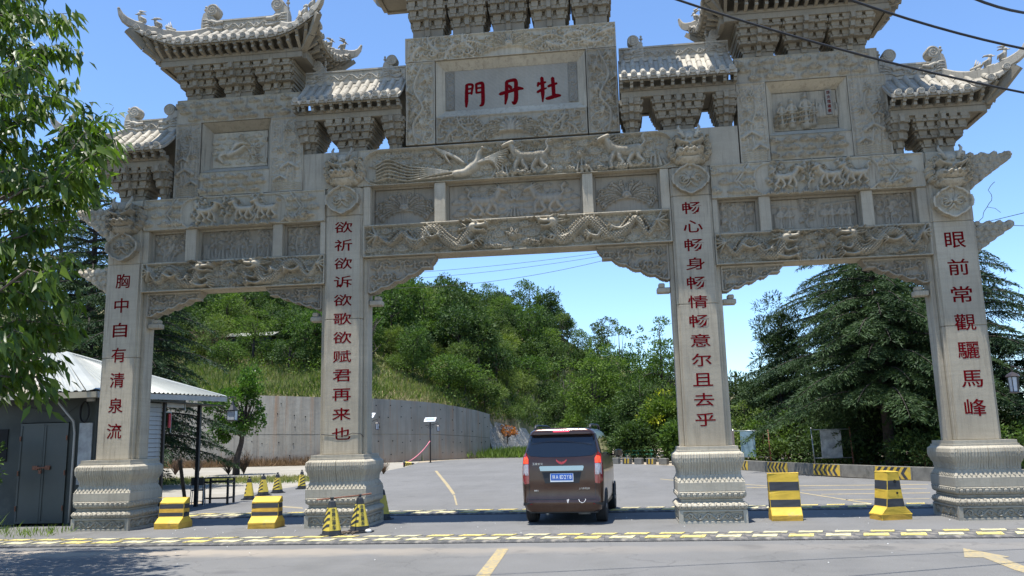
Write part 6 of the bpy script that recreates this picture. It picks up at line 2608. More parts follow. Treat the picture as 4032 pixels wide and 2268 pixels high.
def kat(s):
    return Vector((np.interp(s, kc, kpp[:, 0]), np.interp(s, kc, kpp[:, 1]), 0))


simple('shaded kerb concrete', (.17, .16, .135), .9, .3, 2.5, .4, dirt=((.09, .085, .07), .54))  # base tone carries the shade of the boughs overhead; dirt patches on top
Lk = kc[-1]
nb = int(Lk / 1.75)
for i in range(nb):
    s0, s1 = i * Lk / nb + .01, (i + 1) * Lk / nb - .01
    a, b = kat(s0), kat(s1)
    d = (b - a).normalized(); n = Vector((-d.y, d.x, 0))
    if n.dot(Vector((-1, -1, 0))) < 0: n = -n
    L = (b - a).length
    H, T = .46, .32
    mb = MB()
    mb.add([tuple(a), tuple(b), tuple(b - n * T), tuple(a - n * T), *[tuple(q + Vector((0, 0, H))) for q in (a - n * .02, b - n * .02, b - n * T, a - n * T)]],
           [(0, 3, 2, 1), (4, 5, 6, 7), (0, 1, 5, 4), (1, 2, 6, 5), (2, 3, 7, 6), (3, 0, 4, 7)])
    blk_ = mb.build('kerb_block', 'shaded kerb concrete')
    blk_.parent = kw; blk_.location = Vector(blk_.location) - Vector(kw.location)
    if i % 2 == 0:
        def kpnt(u, z, o):  # u along 0..1 seen from the road
            q = a.lerp(b, u) + n * (o - .02 * z / H)
            return (q.x, q.y, z)
        mb = MB()
        mb.add([kpnt(.03, .02, .004), kpnt(.97, .02, .004), kpnt(.97, H - .01, .004), kpnt(.03, H - .01, .004)], [(0, 1, 2, 3)])
        mb.cur = 1
        for c in range(5):
            u = .10 + c * .17
            w, k = .085, .10
            # chevrons point left in view: apex toward larger s
            for (za, zb, ua, ub) in ((.03, .23, u, u + k), (.23, H - .02, u + k, u)):
                mb.add([kpnt(ua, za, .008), kpnt(ua + w, za, .008), kpnt(ub + w, zb, .008), kpnt(ub, zb, .008)], [(0, 1, 2, 3)])
        o = mb.build('chevron_paint', ['barrier yellow', 'barrier black'])
        o.parent = blk_; o.location = Vector(o.location) - Vector(kw.location) - Vector(blk_.location)
# far blocks behind the van
for k in range(7):
    x = 1.2 + k * .72
    y = 38.0 - k * .85
    r = bpy.data.objects.new('barrier_block', None) if False else None
    mb = MB()
    mb.box(-.33, .33, -.12, .12, 0, .38)
    o = mb.build('barrier_block', 'shaded kerb concrete', None, (0, 0, 0), .02)
    o.location = (x, y, 0); o.rotation_euler = (0, 0, rad(-48))
    pos = ['nearest the van', 'second from the van', 'third from the van', 'in the middle of the far row', 'third from the right of the far row', 'second from the right of the far row', 'at the right end of the far row'][k]
    tag(o, 'small concrete barrier block ' + pos + ', beyond the van', 'barrier', 'far barrier blocks by the trees')
    if k % 2 == 0:
        mb = MB()
        for c in range(4):
            u = -.28 + c * .14
            mb.cur = 0 if c % 2 else 1
            mb.add([(u, -.125, .04), (u + .13, -.125, .04), (u + .16, -.125, .34), (u + .03, -.125, .34)], [(0, 1, 2, 3)])
        mb.build('chevron_paint', ['barrier yellow', 'barrier black'], o)
mb = MB()
for x in (0, .9, 1.8): mb.tube([(x, 0, 0), (x, 0, .55)], .03, 6)
for z in (.25, .5): mb.tube([(-.1, 0, z), (1.95, 0, z)], .04, 6)
simple('green paint', (.02, .18, .10), .5)
o = mb.build('green_railing', 'green paint', None, (0, 0, 0)); o.location = (2.6, 40.5, .25); o.rotation_euler = (0, 0, rad(-20)); tag(o, 'low green railing in front of the trees beyond the van', 'railing')


# ------------------------------------------------------------------ sign frames under the conifers
def sign_frame(p0, p1, zt, zb, bx0, bx1, mat, label, lean=0.0, legs=True):
    p0, p1 = Vector(p0), Vector(p1)
    r = empty('sign_frame', tuple(p0), math.atan2(p1.y - p0.y, p1.x - p0.x), label, 'sign')
    L = (p1 - p0).length
    for x in (0, L):
        mb = MB(); mb.smooth = True; mb.tube([(x, 0, 0), (x - .06, 0, zt + .08)], .028, 7); mb.build('post', 'rusty metal' if x else 'grey steel', r)
    for z in (zt - .02, zb):
        mb = MB(); mb.smooth = True; mb.tube([(-.02, 0, z), (L - .02, 0, z)], .02, 6); mb.build('rail', 'grey steel', r)
    mb = MB(); mb.box(bx0, bx1, -.03, .0, zb + .02, zt - .05); mb.build('board', mat, r)
    return r


sign_frame((10.63, 20.3, 0), (12.2, 20.1, 0), 1.86, .62, .30, 1.16, 'billboard grey', 'blank weathered grey board in a pipe frame behind the kerb wall')
sign_frame((8.05, 26.2, 0), (9.75, 26.0, 0), 1.9, .55, .28, 1.0, 'billboard blue', 'faded pale blue board in a frame half hidden by shrubs right of the third pillar')
mb = MB(); mb.box(7.2, 8.02, 26.1, 26.16, .55, 1.9)
tag(mb.build('notice_board', 'billboard pink'), 'dull pinkish board standing left of the faded blue board', 'sign')


# ------------------------------------------------------------------ overhead cables
def cable(P, Q, sag, r, label, n=24):
    P, Q = Vector(P), Vector(Q)
    mb = MB(); mb.smooth = True
    mb.tube([P.lerp(Q, f) + Vector((0, 0, -sag * 4 * f * (1 - f))) for f in np.linspace(0, 1, n)], r, 6)
    return tag(mb.build('overhead_cable', 'cable black'), label, 'cable', 'overhead cables')


def through(a, b, Y0, Y1, ext0, ext1, sag, r, label):
    """cable whose span passes the two sighted points at depths Y0 and Y1 and goes on beyond them"""
    A, B = Vector(tuple(onY(*a, Y0))), Vector(tuple(onY(*b, Y1)))
    d = B - A
    P, Q = A - d * ext0, B + d * ext1
    # make the sag vanish at A and B
    tA, tB = ext0 / (1 + ext0 + ext1), (1 + ext0) / (1 + ext0 + ext1)
    mb = MB(); mb.smooth = True
    def s(f): return -sag * (1 - ((f - (tA + tB) / 2) / ((tB - tA) / 2)) ** 2)
    mb.tube([P.lerp(Q, f) + Vector((0, 0, s(f))) for f in np.linspace(0, 1, 30)], r, 6)
    return tag(mb.build('overhead_cable', 'cable black'), label, 'cable', 'overhead cables')


through((2670, 0), (4032, 365), -6.6, -5.0, 1.2, .6, .10, .018, 'thick black cable crossing the right roofs of the gateway, lowest of the three')
through((3350, 0), (4032, 192), -7.2, -6.0, 2.0, 1.2, .05, .018, 'thick black cable in the sky right of the middle roof, second from the corner')
through((3850, 0), (4032, 50), -8.0, -7.4, 4.0, 3.0, .02, .018, 'thick black cable cutting the top right corner of the sky')
through((1700, 1068), (2345, 998), 70, 70, .6, .6, .15, .022, 'thin far cable highest of the three seen through the central opening')
through((1690, 1092), (2345, 1012), 72, 72, .6, .6, .2, .022, 'thin far cable in the middle of the three seen through the central opening')
through((1790, 1123), (2350, 1032), 68, 68, .6, .6, .3, .024, 'thin far cable lowest of the three, ending at the hilltop tree')
through((3900, 870), (4032, 838), 4, 2, .0, 1.0, .0, .008, 'thin wire rising to the right from the lower cloud wing of the gateway')
through((3905, 885), (4032, 889), 4, 2, .0, 1.0, .0, .008, 'thin level wire leaving the lower cloud wing of the gateway to the right')
# tangled twine hanging from the right wing
rr = random.Random(8)
mb = MB()
p = Vector((10.45, .15, 7.0))
pts = [p]
for k in range(16):
    p = p + Vector((rr.uniform(-.07, .05), 0, -.08 + rr.uniform(-.03, .05))); pts.append(p.copy())
mb.tube(pts, .006, 4)
mb.tube([pts[8], pts[8] + Vector((.16, 0, -.04)), pts[8] + Vector((.26, 0, -.14))], .005, 4)
tag(mb.build('hanging_twine', 'old wood'), 'tangled dry twine hanging beside the right pillar between its cloud wings', 'twine')

zw = onY(1345, 1712, 0)[2]
mb = MB(); mb.smooth = True
mb.tube([(-AX - HWS - .01, .20, zw + .02), (-AX - HWS - .01, -.008, zw + .02), (-AX - .15, -.010, zw - .02), (-AX + .12, -.010, zw - .03), (-AX + .25, -.010, zw + .03), (-AX + HWS + .008, -.008, zw + .01), (-AX + HWS + .012, .30, zw - .10), (-AX + HWS + .012, .60, zw - .22)], .007, 5)
tag(mb.build('wire', 'cable black'), 'thin dark wire wound once round the lower shaft of the left middle pillar', 'wire')
mb = MB(); mb.smooth = True
p0, p1 = onY(1457, 1010, .62), onY(1455, 1265, .62)
mb.tube([(p0[0] + .03, .64, p0[2]), (p1[0] + .04, .64, p1[2]), (p1[0] + .03, .64, p1[2] - .12), (p1[0] + .035, .64, p1[2] - .40)], [.008, .008, .022, .014], 6)
tag(mb.build('hanging_cable', 'cable black'), 'black cable hanging down the right side of the left middle pillar', 'cable')
# ------------------------------------------------------------------ the van
def car_paint():
    m = bpy.data.materials.new('brown car paint')
    t = NT(m)
    v = t.coord('Object')
    fl = t.noise(v, 900, 2, .5)
    du = t.noise(v, 1.7, 5, .65)
    col = t.ramp(fl, [(.35, (.036, .014, .008)), (.7, (.082, .034, .019))])
    z = t.n('ShaderNodeSeparateXYZ', ins={0: v}).outputs[2]
    dust = t.math('MULTIPLY', t.ramp(du, [(.35, .0), (.75, .35)]), t.ramp(z, [(.25, 1.), (.9, .25)]))
    col = t.mix(dust, col, (.17, .14, .11))
    t.out(t.principled(col, .28, None, **{'Metallic': .55, 'Coat Weight': .6, 'Coat Roughness': .12}))
    MATS['brown car paint'] = m


car_paint()
simple('dark glass', (.006, .009, .014), .03, .1, 3, **{'Specular IOR Level': .8})
simple('tyre rubber', (.02, .02, .021), .8, .2, 14, .3)
simple('chrome', (.36, .37, .38), .12, .02, 4, metallic=1.0)
simple('alloy', (.30, .30, .31), .3, .1, 9, metallic=.8)
simple('lamp red lens', (.22, .006, .012), .12, .1, 9, coat=1.0)
simple('lamp clear lens', (.40, .36, .38), .15, .15, 30, coat=1.0)
simple('plate blue', (.015, .10, .42), .35, .08, 9)
simple('plate white', (.75, .76, .78), .4, .05, 9)
simple('badge silver', (.55, .52, .50), .25, .05, 9, metallic=.8)


def emit(name, col, s):
    m = bpy.data.materials.new(name); t = NT(m)
    t.out(t.principled(col, .3, None, **{'Emission Color': (*col, 1), 'Emission Strength': s}))
    MATS[name] = m


emit('brake light lit', (.9, .06, .02), .55)
emit('brake bar lit', (.9, .04, .07), 1.0)

van = empty('parked_van', (.92, -.32, 0), rad(-3.6), 'dark brown minivan seen from behind under the central opening, brake lights lit', 'van')
PROF = [(.74, .27), (.80, .30), (.85, .47), (.868, .80), (.868, 1.05), (.855, 1.25), (.835, 1.42), (.785, 1.62), (.725, 1.86), (.69, 1.93), (.62, 1.98), (.45, 2.0), (.2, 2.01)]
ZP = [p[1] for p in PROF]; WPf = [p[0] for p in PROF]


def half_w(z): return float(np.interp(z, ZP, WPf))


def rear_base(z):
    return float(np.interp(z, [.27, .33, .46, .50, .515, .75, .80, 1.12, 1.22, 1.36, 1.40, 1.86, 1.875, 1.93, 1.98, 2.01], [.06, .01, .0, .006, .012, .032, .028, .04, .045, .06, .075, .27, .17, .172, .20, .26]))


def rear_y(x, z):
    f = min(1, abs(x) / half_w(z))
    return rear_base(z) + .012 * f * f + .13 * max(0, (f - .86) / .14) ** 2.2


zl = sorted(set(ZP + [.33, .46, .50, .515, .60, .75, .80, .95, 1.12, 1.22, 1.36, 1.40, 1.5, 1.7, 1.875, 1.90, 1.955]))
us = np.concatenate([np.linspace(-1, -.86, 7), np.linspace(-.8, .8, 13), np.linspace(.86, 1, 7)])
mb = MB(); mb.smooth = True
V, F = [], []
nu = len(us)
for z in zl:
    w = half_w(z)
    for u in us: V.append((u * w, rear_y(u * w, z), z))
for i in range(len(zl) - 1):
    for j in range(nu - 1):
        a = i * nu + j
        F.append((a, a + 1, a + nu + 1, a + nu))
# sides and roof
ys = [None, .35, .5, .8, 1.3, 2.0, 2.7, 3.0, 3.3, 3.6, 3.9, 4.15, 4.32, 4.40]
zt = [None, 2.01, 2.01, 2.01, 2.01, 2.01, 1.98, 1.86, 1.66, 1.42, 1.20, 1.10, .95, .70]
wf = [1, 1, 1, 1, 1, 1, 1, 1, .995, .985, .97, .93, .86, .75]
nz = len(zl)
base = len(V)
for s in (-1, 1):
    for k, y in enumerate(ys):
        for z in zl:
            w = half_w(z)
            if y is None: V.append((s * w, rear_y(w, z), z)); continue
            zz = .27 + (z - .27) * (zt[k] - .27) / (2.01 - .27)
            ww = w if zt[k] > 1.9 else half_w(min(zz, 1.86)) * (w / half_w(min(z, 1.86))) ** .5 * .98
            V.append((s * ww * wf[k], max(y, rear_y(w, z) + .02) if k == 1 else y, zz))
ny = len(ys)
for si, s in enumerate((-1, 1)):
    b = base + si * ny * nz
    for k in range(ny - 1):
        for i in range(nz - 1):
            a = b + k * nz + i
            f = (a, a + nz, a + nz + 1, a + 1)
            F.append(f if s > 0 else f[::-1])
# roof strip between the two topmost lines, and the nose
for k in range(ny - 1):
    a = base + k * nz + nz - 1
    c = base + ny * nz + k * nz + nz - 1
    F.append((a, c, c + nz, a + nz))
a = base + (ny - 1) * nz; c = base + ny * nz + (ny - 1) * nz
for i in range(nz - 1): F.append((a + i, a + i + 1, c + i + 1, c + i))
mb.add(V, F)
me = mb.mesh('body', 'brown car paint')
bm = bmesh.new(); bm.from_mesh(me); bmesh.ops.remove_doubles(bm, verts=bm.verts, dist=.0008); bmesh.ops.recalc_face_normals(bm, faces=bm.faces); bm.to_mesh(me); bm.free()
for p in me.polygons: p.use_smooth = True
body = bpy.data.objects.new('body', me); link(body, van)
mod = body.modifiers.new('edge', 'EDGE_SPLIT'); mod.split_angle = rad(38)
mb = MB(); mb.box(-.72, .72, .12, 4.2, .24, .32); mb.build('underbody', 'plastic black', van)
mb = MB(); mb.smooth = True; mb.tube([(-.35, .16, .22), (-.35, .9, .24)], .03, 8); mb.tube([(.3, .3, .24), (.55, .3, .24)], .05, 8); mb.build('exhaust', 'grey steel', van)
mb = MB()
mb.box(-.62, .62, .60, .68, .24, .33); mb.build('axle', 'plastic black', van)


def rpatch(name, mat, pts, off=.006, thick=.012, parent=None, z_lim=None):
    """a panel following the rear face; pts in (x,z)"""
    P = []
    n = len(pts)
    for i in range(n):
        a, b = pts[i], pts[(i + 1) % n]
        m = max(1, int(math.hypot(b[0] - a[0], b[1] - a[1]) / .05))
        for k in range(m): P.append((a[0] + (b[0] - a[0]) * k / m, a[1] + (b[1] - a[1]) * k / m))
    bm = bmesh.new()
    vs = [bm.verts.new((x, 0, z)) for x, z in P]
    f = bm.faces.new(vs)
    bmesh.ops.triangulate(bm, faces=[f])
    bmesh.ops.subdivide_edges(bm, edges=[e for e in bm.edges if e.calc_length() > .12], cuts=2, use_grid_fill=True)
    bmesh.ops.triangulate(bm, faces=bm.faces[:])
    bmesh.ops.recalc_face_normals(bm, faces=bm.faces)
    r = bmesh.ops.extrude_face_region(bm, geom=bm.faces[:])
    ext = set(v for v in r['geom'] if isinstance(v, bmesh.types.BMVert))
    for v in bm.verts:
        x, z = v.co.x, v.co.z
        v.co.y = rear_y(x, z) - off - (0 if v in ext else -thick)
    bmesh.ops.recalc_face_normals(bm, faces=bm.faces)
    me = bpy.data.meshes.new(name)
    c = Vector((sum(p[0] for p in pts) / n, 0, sum(p[1] for p in pts) / n)); c.y = rear_y(c.x, c.z)
    for v in bm.verts: v.co -= c
    bm.to_mesh(me); bm.free()
    me.materials.append(MATS[mat])
    o = bpy.data.objects.new(name, me)
    o.location = c if parent is None else c - Vector(parent.location)
    return link(o, parent or van)


def side_pt(y, z, s, off):
    return Vector((s * (half_w(z) + off), y, z))


def spatch(name, mat, pts, s, off=.006, parent=None):
    """panel on the body side; pts in (y,z)"""
    zs_ = np.linspace(min(p[1] for p in pts), max(p[1] for p in pts), 7)
    mb = MB(); mb.smooth = False
    n = len(pts)
    # clip rows: polygon is convex; find y range per z
    rows = []
    for z in zs_:
        z = min(max(z, zs_[0] + 1e-4), zs_[-1] - 1e-4)
        X = []
        for i in range(n):
            a, b = pts[i], pts[(i + 1) % n]
            if (a[1] - z) * (b[1] - z) <= 0 and a[1] != b[1]:
                X.append(a[0] + (b[0] - a[0]) * (z - a[1]) / (b[1] - a[1]))
        rows.append((min(X), max(X), z))
    vs, fs = [], []
    for (a, b, z) in rows: vs += [tuple(side_pt(a, z, s, off)), tuple(side_pt(b, z, s, off))]
    for i in range(len(rows) - 1):
        f = (2 * i, 2 * i + 1, 2 * i + 3, 2 * i + 2)
        fs.append(f if s > 0 else f[::-1])
    mb.add(vs, fs)
    mb.add([tuple(Vector(v) - Vector((s * .012, 0, 0))) for v in vs], [f[::-1] for f in fs])
    return mb.build(name, mat, parent or van)


rpatch('tailgate_window', 'dark glass', [(-.755, 1.49), (-.66, 1.425), (-.4, 1.405), (0, 1.398), (.4, 1.405), (.66, 1.425), (.755, 1.49), (.70, 1.845), (0, 1.855), (-.70, 1.845)], .006)
for s in (-1, 1):
    tl = rpatch('tail_lamp', 'lamp red lens', [(s * .70, .86), (s * .80, .84), (s * .862, .90), (s * .858, 1.2), (s * .838, 1.44), (s * .775, 1.50), (s * .705, 1.37), (s * .695, 1.1)][::s], .020, .03)
    rpatch('brake_light', 'brake light lit', [(s * .712, 1.27), (s * .83, 1.27), (s * .818, 1.40), (s * .75, 1.42), (s * .712, 1.36)][::s], .026, .01, tl)
    rpatch('clear_lens', 'lamp clear lens', [(s * .712, 1.03), (s * .845, 1.03), (s * .838, 1.255), (s * .712, 1.255)][::s], .025, .01, tl)
    for k in range(7):
        z = 1.05 + k * .03
        rpatch('lens_rib', 'lamp red lens' if k % 3 == 0 else 'chrome', [(s * .73, z), (s * .825, z), (s * .825, z + .006), (s * .73, z + .006)][::s], .029, .005, tl)
rpatch('tailgate_seam', 'plastic black', [(-.71, .528), (.71, .528), (.71, .536), (-.71, .536)], .003, .006)
for s in (-1, 1):
    rpatch('tailgate_seam', 'plastic black', [(s * .695, .60), (s * .703, .60), (s * .703, .85), (s * .695, .85)][::s], .003, .006)
    rpatch('bumper_strip', 'plastic black', [(s * .62, .47), (s * .85, .455), (s * .855, .395), (s * .80, .40)][::s], .022, .03)
    rpatch('reflector', 'lamp red lens', [(s * .64, .425), (s * .69, .425), (s * .69, .445), (s * .64, .445)][::s], .012, .008)
rpatch('number_plate_recess', 'plastic black', [(-.36, .86), (.36, .86), (.42, 1.09), (-.42, 1.09)], .004, .004)
hb = rpatch('tailgate_handle', 'chrome', [(-.45, 1.115), (.45, 1.115), (.475, 1.19), (.46, 1.215), (-.46, 1.215), (-.475, 1.19)], .030, .028)
npl = rpatch('number_plate', 'plate white', [(-.245, .885), (.245, .885), (.245, 1.06), (-.245, 1.06)], .016, .008)
rpatch('plate_field', 'plate blue', [(-.232, .918), (.232, .918), (.232, 1.052), (-.232, 1.052)], .019, .002, npl)
X = -.195
for ch, w, h in (('陕', .058, .085), ('A', .05, .085), ('·', .012, .012), ('1', .018, .085), ('D', .045, .085), ('2', .043, .085), ('Y', .045, .085), ('8', .043, .085)):
    g = text_mesh(ch, w, h, .003, 'plate white', .012)
    x = X + w / 2
    inst('character', g, npl, Vector((x, rear_y(x, .985) - .022, .985)) - Vector(npl.location))
    X += w + (.013 if ch != '·' else .010)
rpatch('high_brake_light', 'brake bar lit', [(-.17, 1.925), (.17, 1.925), (.17, 1.955), (-.17, 1.955)], .014, .012)
# winged emblem and lettering
mb = MB()
for s in (-1, 1):
    for k, (x, z, w, h) in enumerate(((.012, 1.268, .022, .060), (.042, 1.275, .024, .055), (.072, 1.295, .024, .050), (.098, 1.32, .020, .045))):
        yy = rear_y(x, z)
        mb.add([(s * (x - w * .5), yy - .014, z - h * .4), (s * (x + w * .6), yy - .014, z - h * .2), (s * (x + w * .7), yy - .014, z + h * .7), (s * (x - w * .3), yy - .014, z + h * .4)], [(0, 1, 2, 3) if s > 0 else (3, 2, 1, 0)])
        mb.add([(s * (x - w * .5), yy - .002, z - h * .4), (s * (x + w * .6), yy - .002, z - h * .2), (s * (x + w * .7), yy - .002, z + h * .7), (s * (x - w * .3), yy - .002, z + h * .4)], [(3, 2, 1, 0) if s > 0 else (0, 1, 2, 3)])
simple('emblem red', (.55, .03, .06), .2, .05, 5, coat=1.)
mb.build('emblem', 'emblem red', van)['label'] = 'red winged emblem'


def badge(txt, x0, z, w, h):
    for k, ch in enumerate(txt):
        x = x0 + k * w * 1.15
        o = inst('badge_letter', text_mesh(ch, w, h, .004, 'badge silver', .01), van, (x, rear_y(x, z) - .006, z))


badge('五菱宏光', -.60, 1.262, .050, .048)
badge('1.5', -.58, .71, .028, .030)
badge('上汽通用五菱', .37, .745, .034, .038)
# side details
for s in (-1, 1):
    spatch('side_window', 'dark glass', [(.42, 1.44), (1.18, 1.40), (1.16, 1.82), (.55, 1.80)], s)
    spatch('side_window', 'dark glass', [(1.24, 1.40), (2.08, 1.38), (2.06, 1.83), (1.22, 1.82)], s)
    spatch('side_window', 'dark glass', [(2.16, 1.38), (2.98, 1.36), (2.62, 1.80), (2.14, 1.83)], s)
    for y in (1.21, 2.12): spatch('door_seam', 'plastic black', [(y, .36), (y + .012, .36), (y + .012, 1.38), (y, 1.38)], s, .004)
    spatch('sill_strip', 'plastic black', [(1.2, .31), (3.1, .31), (3.1, .38), (1.2, .38)], s, .008)
    spatch('crease', 'plastic black', [(.25, 1.128), (3.2, 1.10), (3.2, 1.106), (.25, 1.134)], s, .004)
    mb = MB(); mb.smooth = True
    mb.tube([(s * .60, .40, 1.99), (s * .60, .52, 2.055), (s * .60, .8, 2.075), (s * .60, 2.3, 2.075), (s * .60, 2.5, 2.045), (s * .60, 2.62, 1.98)], [.03, .03, .022, .022, .03, .03], 8)
    mb.build('roof_rail', 'plastic black', van)
    mb = MB(); mb.smooth = True
    M = Matrix.Translation((s * 1.02, 3.02, 1.40))
    mb.blob((0, 0, 0), .13, 12, (.85, .45, .72), M)
    mb.tube([(s * .84, 3.04, 1.36), (s * .95, 3.03, 1.37)], .028, 6)
    mir = mb.build('wing_mirror', 'brown car paint', van)
    mb = MB(); mb.box(s * 1.02 - .085, s * 1.02 + .085, 2.957, 2.966, 1.335, 1.465); g = mb.build('mirror_glass', 'dark glass', None); g.parent = mir; g.location = Vector(g.location) - Vector(mir.location)
    for y in (.80, 3.52):
        # arch lip
        mb = MB(); mb.smooth = True
        mb.tube([(s * (half_w(.33 + .37 * math.sin(a)) + .003), y + .385 * math.cos(a), .33 + .37 * math.sin(a)) for a in np.linspace(-.1, math.pi + .1, 20)], .016, 6)
        mb.build('wheel_arch', 'plastic black', van)
        mb = MB()
        n = 20
        vs = [(s * (half_w(.33) + .004), y, .33)] + [(s * (half_w(.33 + .37 * max(0, math.sin(a))) + .004), y + .38 * math.cos(a), max(.285, .33 + .37 * math.sin(a))) for a in np.linspace(-.12, math.pi + .12, n)]
        mb.add(vs, [(0, k, k + 1) if s > 0 else (0, k + 1, k) for k in range(1, n)])
        mb.build('wheel_well', 'plastic black', van)
        wh = empty('wheel', (s * .755, y, .325))
        wh.parent = van
        Mw = Matrix.Rotation(rad(90) * s, 4, 'Y')
        mb = MB(); mb.smooth = True
        mb.lathe([(.21, -.10), (.30, -.115), (.320, -.095), (.325, -.04), (.325, .04), (.320, .095), (.30, .115), (.21, .10)], 32, (0, 0, 0), Mw)
        mb.build('tyre', 'tyre rubber', wh)
        mb = MB()
        for k in range(4):
            zz = -.075 + k * .05
            mb.lathe([(.3265, zz - .004), (.3265, zz + .004)], 32, (0, 0, 0), Mw)
        mb.build('tread_groove', 'dark hole', wh)['kind'] = 'stuff'
        mb = MB()
        mb.lathe([(.05, .075), (.05, .105), (.045, .11)], 12, (0, 0, 0), Mw)
        mb.lathe([(.20, .02), (.21, .10), (.195, .095), (.19, .03)], 24, (0, 0, 0), Mw)
        for k in range(5):
            a = k * 2 * math.pi / 5
            M2_ = Mw @ Matrix.Rotation(a, 4, 'Z')
            mb.box(.03, .20, -.028, .028, .075, .098, M2_)
        mb.build('rim', 'alloy', wh)
# two tied white cords on the bumper
for x, w in ((.42, .15), (.12, .03)):
    mb = MB(); mb.smooth = True
    mb.tube([(x - w / 2, rear_y(x, .51) - .02, .525), (x - w / 3, rear_y(x, .49) - .045, .475), (x, rear_y(x, .47) - .05, .455), (x + w / 3, rear_y(x, .49) - .045, .475), (x + w / 2, rear_y(x, .51) - .02, .53)], .0045, 5)
    mb.build('tied_cord', 'plate white', van)
# ------------------------------------------------------------------ terrain
def hill_z(X, Y):
    X, Y = np.asarray(X, float), np.asarray(Y, float)
    # foot line
    fx = [-200, -62, -50, -36.7, -30, -22.1, -18.0, -14.7, -12.7, -10.2, -7.5, -5.6, -3.6, 4, 14, 40, 200]
    fy = [50, 49.8, 50.2, 50.6, 50, 50.2, 53, 57.7, 60.4, 67.2, 77.5, 92, 103, 112, 112, 100, 90]
    fz = [7, 6.8, 6.5, 6.15, 5.9, 5.4, 5.3, 5.05, 4.6, 3.6, 2.8, 2.5, 1.5, .2, 0, 0, 0]
    cx = [-200, -80, -60, -45, -30, -22, -12, -5, 0, 6, 14, 30, 60, 200]
    cz = [26, 26, 25.5, 25, 24.5, 23.2, 20.4, 17.2, 15.4, 13.6, 10.4, 7, 4, 3]
    y0, z0 = np.interp(X, fx, fy), np.interp(X, fx, fz)
    zc = np.interp(X, cx, cz)
    yc = np.maximum(y0 + 18, np.interp(X, [-200, -40, 0, 30, 200], [118, 114, 120, 135, 160]))
    f = np.clip((Y - y0) / (yc - y0), 0, 1)
    shelf = np.clip(f / .12, 0, 1) * .8
    z = z0 + (zc - z0) * (f ** .88) + 0 * shelf
    z += .5 * np.sin(X * .45 + Y * .2) * np.clip(f * 6, 0, 1) + .35 * np.sin(X * .9 - Y * .5) * np.clip(f * 6, 0, 1)
    z = np.where(Y < y0, -2.0, z)
    back = np.clip((Y - yc - 25) / 120, 0, 1)
    return z * (1 - .8 * back)


gx = np.concatenate([np.linspace(-200, -70, 20), np.linspace(-68, 30, 110), np.linspace(35, 200, 20)])
gy = np.concatenate([np.linspace(49, 125, 130), np.linspace(128, 320, 26)])
GX, GY = np.meshgrid(gx, gy)
GZ = hill_z(GX, GY)
idx = np.arange(GX.size).reshape(GX.shape)
Fh = np.stack([idx[:-1, :-1].ravel(), idx[:-1, 1:].ravel(), idx[1:, 1:].ravel(), idx[1:, :-1].ravel()], 1)
hill = np_obj('hillside', np.stack([GX.ravel(), GY.ravel(), GZ.ravel()], 1), Fh, 'hill earth')
hill['kind'] = 'structure'


# ------------------------------------------------------------------ leaves
def unit(v): return v / (np.linalg.norm(v, axis=1)[:, None] + 1e-9)


def leaf_cloud(C, D, N, L, W, fold=.25, five=False, droop=0.0):
    """C base points, D direction, N normal, L lengths, W widths -> V, F, attr"""
    n = len(C)
    D = unit(D)
    S = unit(np.cross(D, N))
    N = unit(np.cross(S, D))
    L = np.broadcast_to(L, (n,))[:, None]
    W = np.broadcast_to(W, (n,))[:, None]
    a = rng.random(n)
    tip = C + D * L - N * 0 + np.array([0, 0, -1.]) * L * droop
    mid = C + D * L * .45
    lf, rt = mid + S * W * .5 + N * W * fold, mid - S * W * .5 + N * W * fold
    if five:
        m2 = C + D * L * .42 + np.array([0, 0, 1.]) * L * droop * .25
        V = np.stack([C, rt, tip, lf, m2], 1).reshape(-1, 3)
        b = np.arange(n)[:, None] * 5
        F = np.concatenate([b + np.array([[0, 1, 2, 4]]), b + np.array([[0, 4, 2, 3]])])
        return V, F, np.repeat(a, 5)
    V = np.stack([C, rt, tip, lf], 1).reshape(-1, 3)
    F = np.arange(n)[:, None] * 4 + np.array([[0, 1, 2, 3]])
    return V, F, np.repeat(a, 4)


def rdir(n, up=0.0):
    v = rng.normal(size=(n, 3))
    v[:, 2] += up
    return unit(v)


def crown(clumps, per, leaf, wid, cr, up=.3, droop=0.0, out=.6, center=None):
    """clumps (k,3): clump centres; leaves on and inside small flattened clumps"""
    k = len(clumps)
    c = np.repeat(clumps, per, 0)
    d = rdir(k * per)
    rr = cr * rng.uniform(.35, 1.0, (k * per, 1)) ** .6
    sc = np.repeat(rng.uniform(.7, 1.3, (k, 1)), per, 0)
    P = c + d * rr * sc * np.array([[1, 1, .72]])
    ctr = clumps.mean(0) if center is None else center
    D = unit(d * .7 + unit(P - ctr) * out + rng.normal(size=P.shape) * .5 + np.array([0, 0, -droop]))
    N = unit(rng.normal(size=P.shape) * .55 + np.array([0, 0, 1.]) * up + unit(P - ctr) * .4)
    n = len(P)
    return leaf_cloud(P, D, N, leaf * rng.uniform(.65, 1.3, n), wid * rng.uniform(.7, 1.25, n))


def lumpy(k, rx, ry, rz, cz, shell=.62, seed=0, flat=.0):
    """k clump centres over an uneven crown"""
    r = np.random.default_rng(seed)
    lob = unit(r.normal(size=(7, 3)))
    amp = r.uniform(.6, 1.25, 7)
    d = unit(r.normal(size=(k, 3)))
    g = np.max((d @ lob.T) ** 3 * amp, 1)
    rad_ = (.62 + .45 * g) * r.uniform(shell, 1.0, k)
    P = d * rad_[:, None] * np.array([[rx, ry, rz]])
    P[:, 2] = np.where(P[:, 2] < 0, P[:, 2] * (1 - flat), P[:, 2]) + cz
    return P


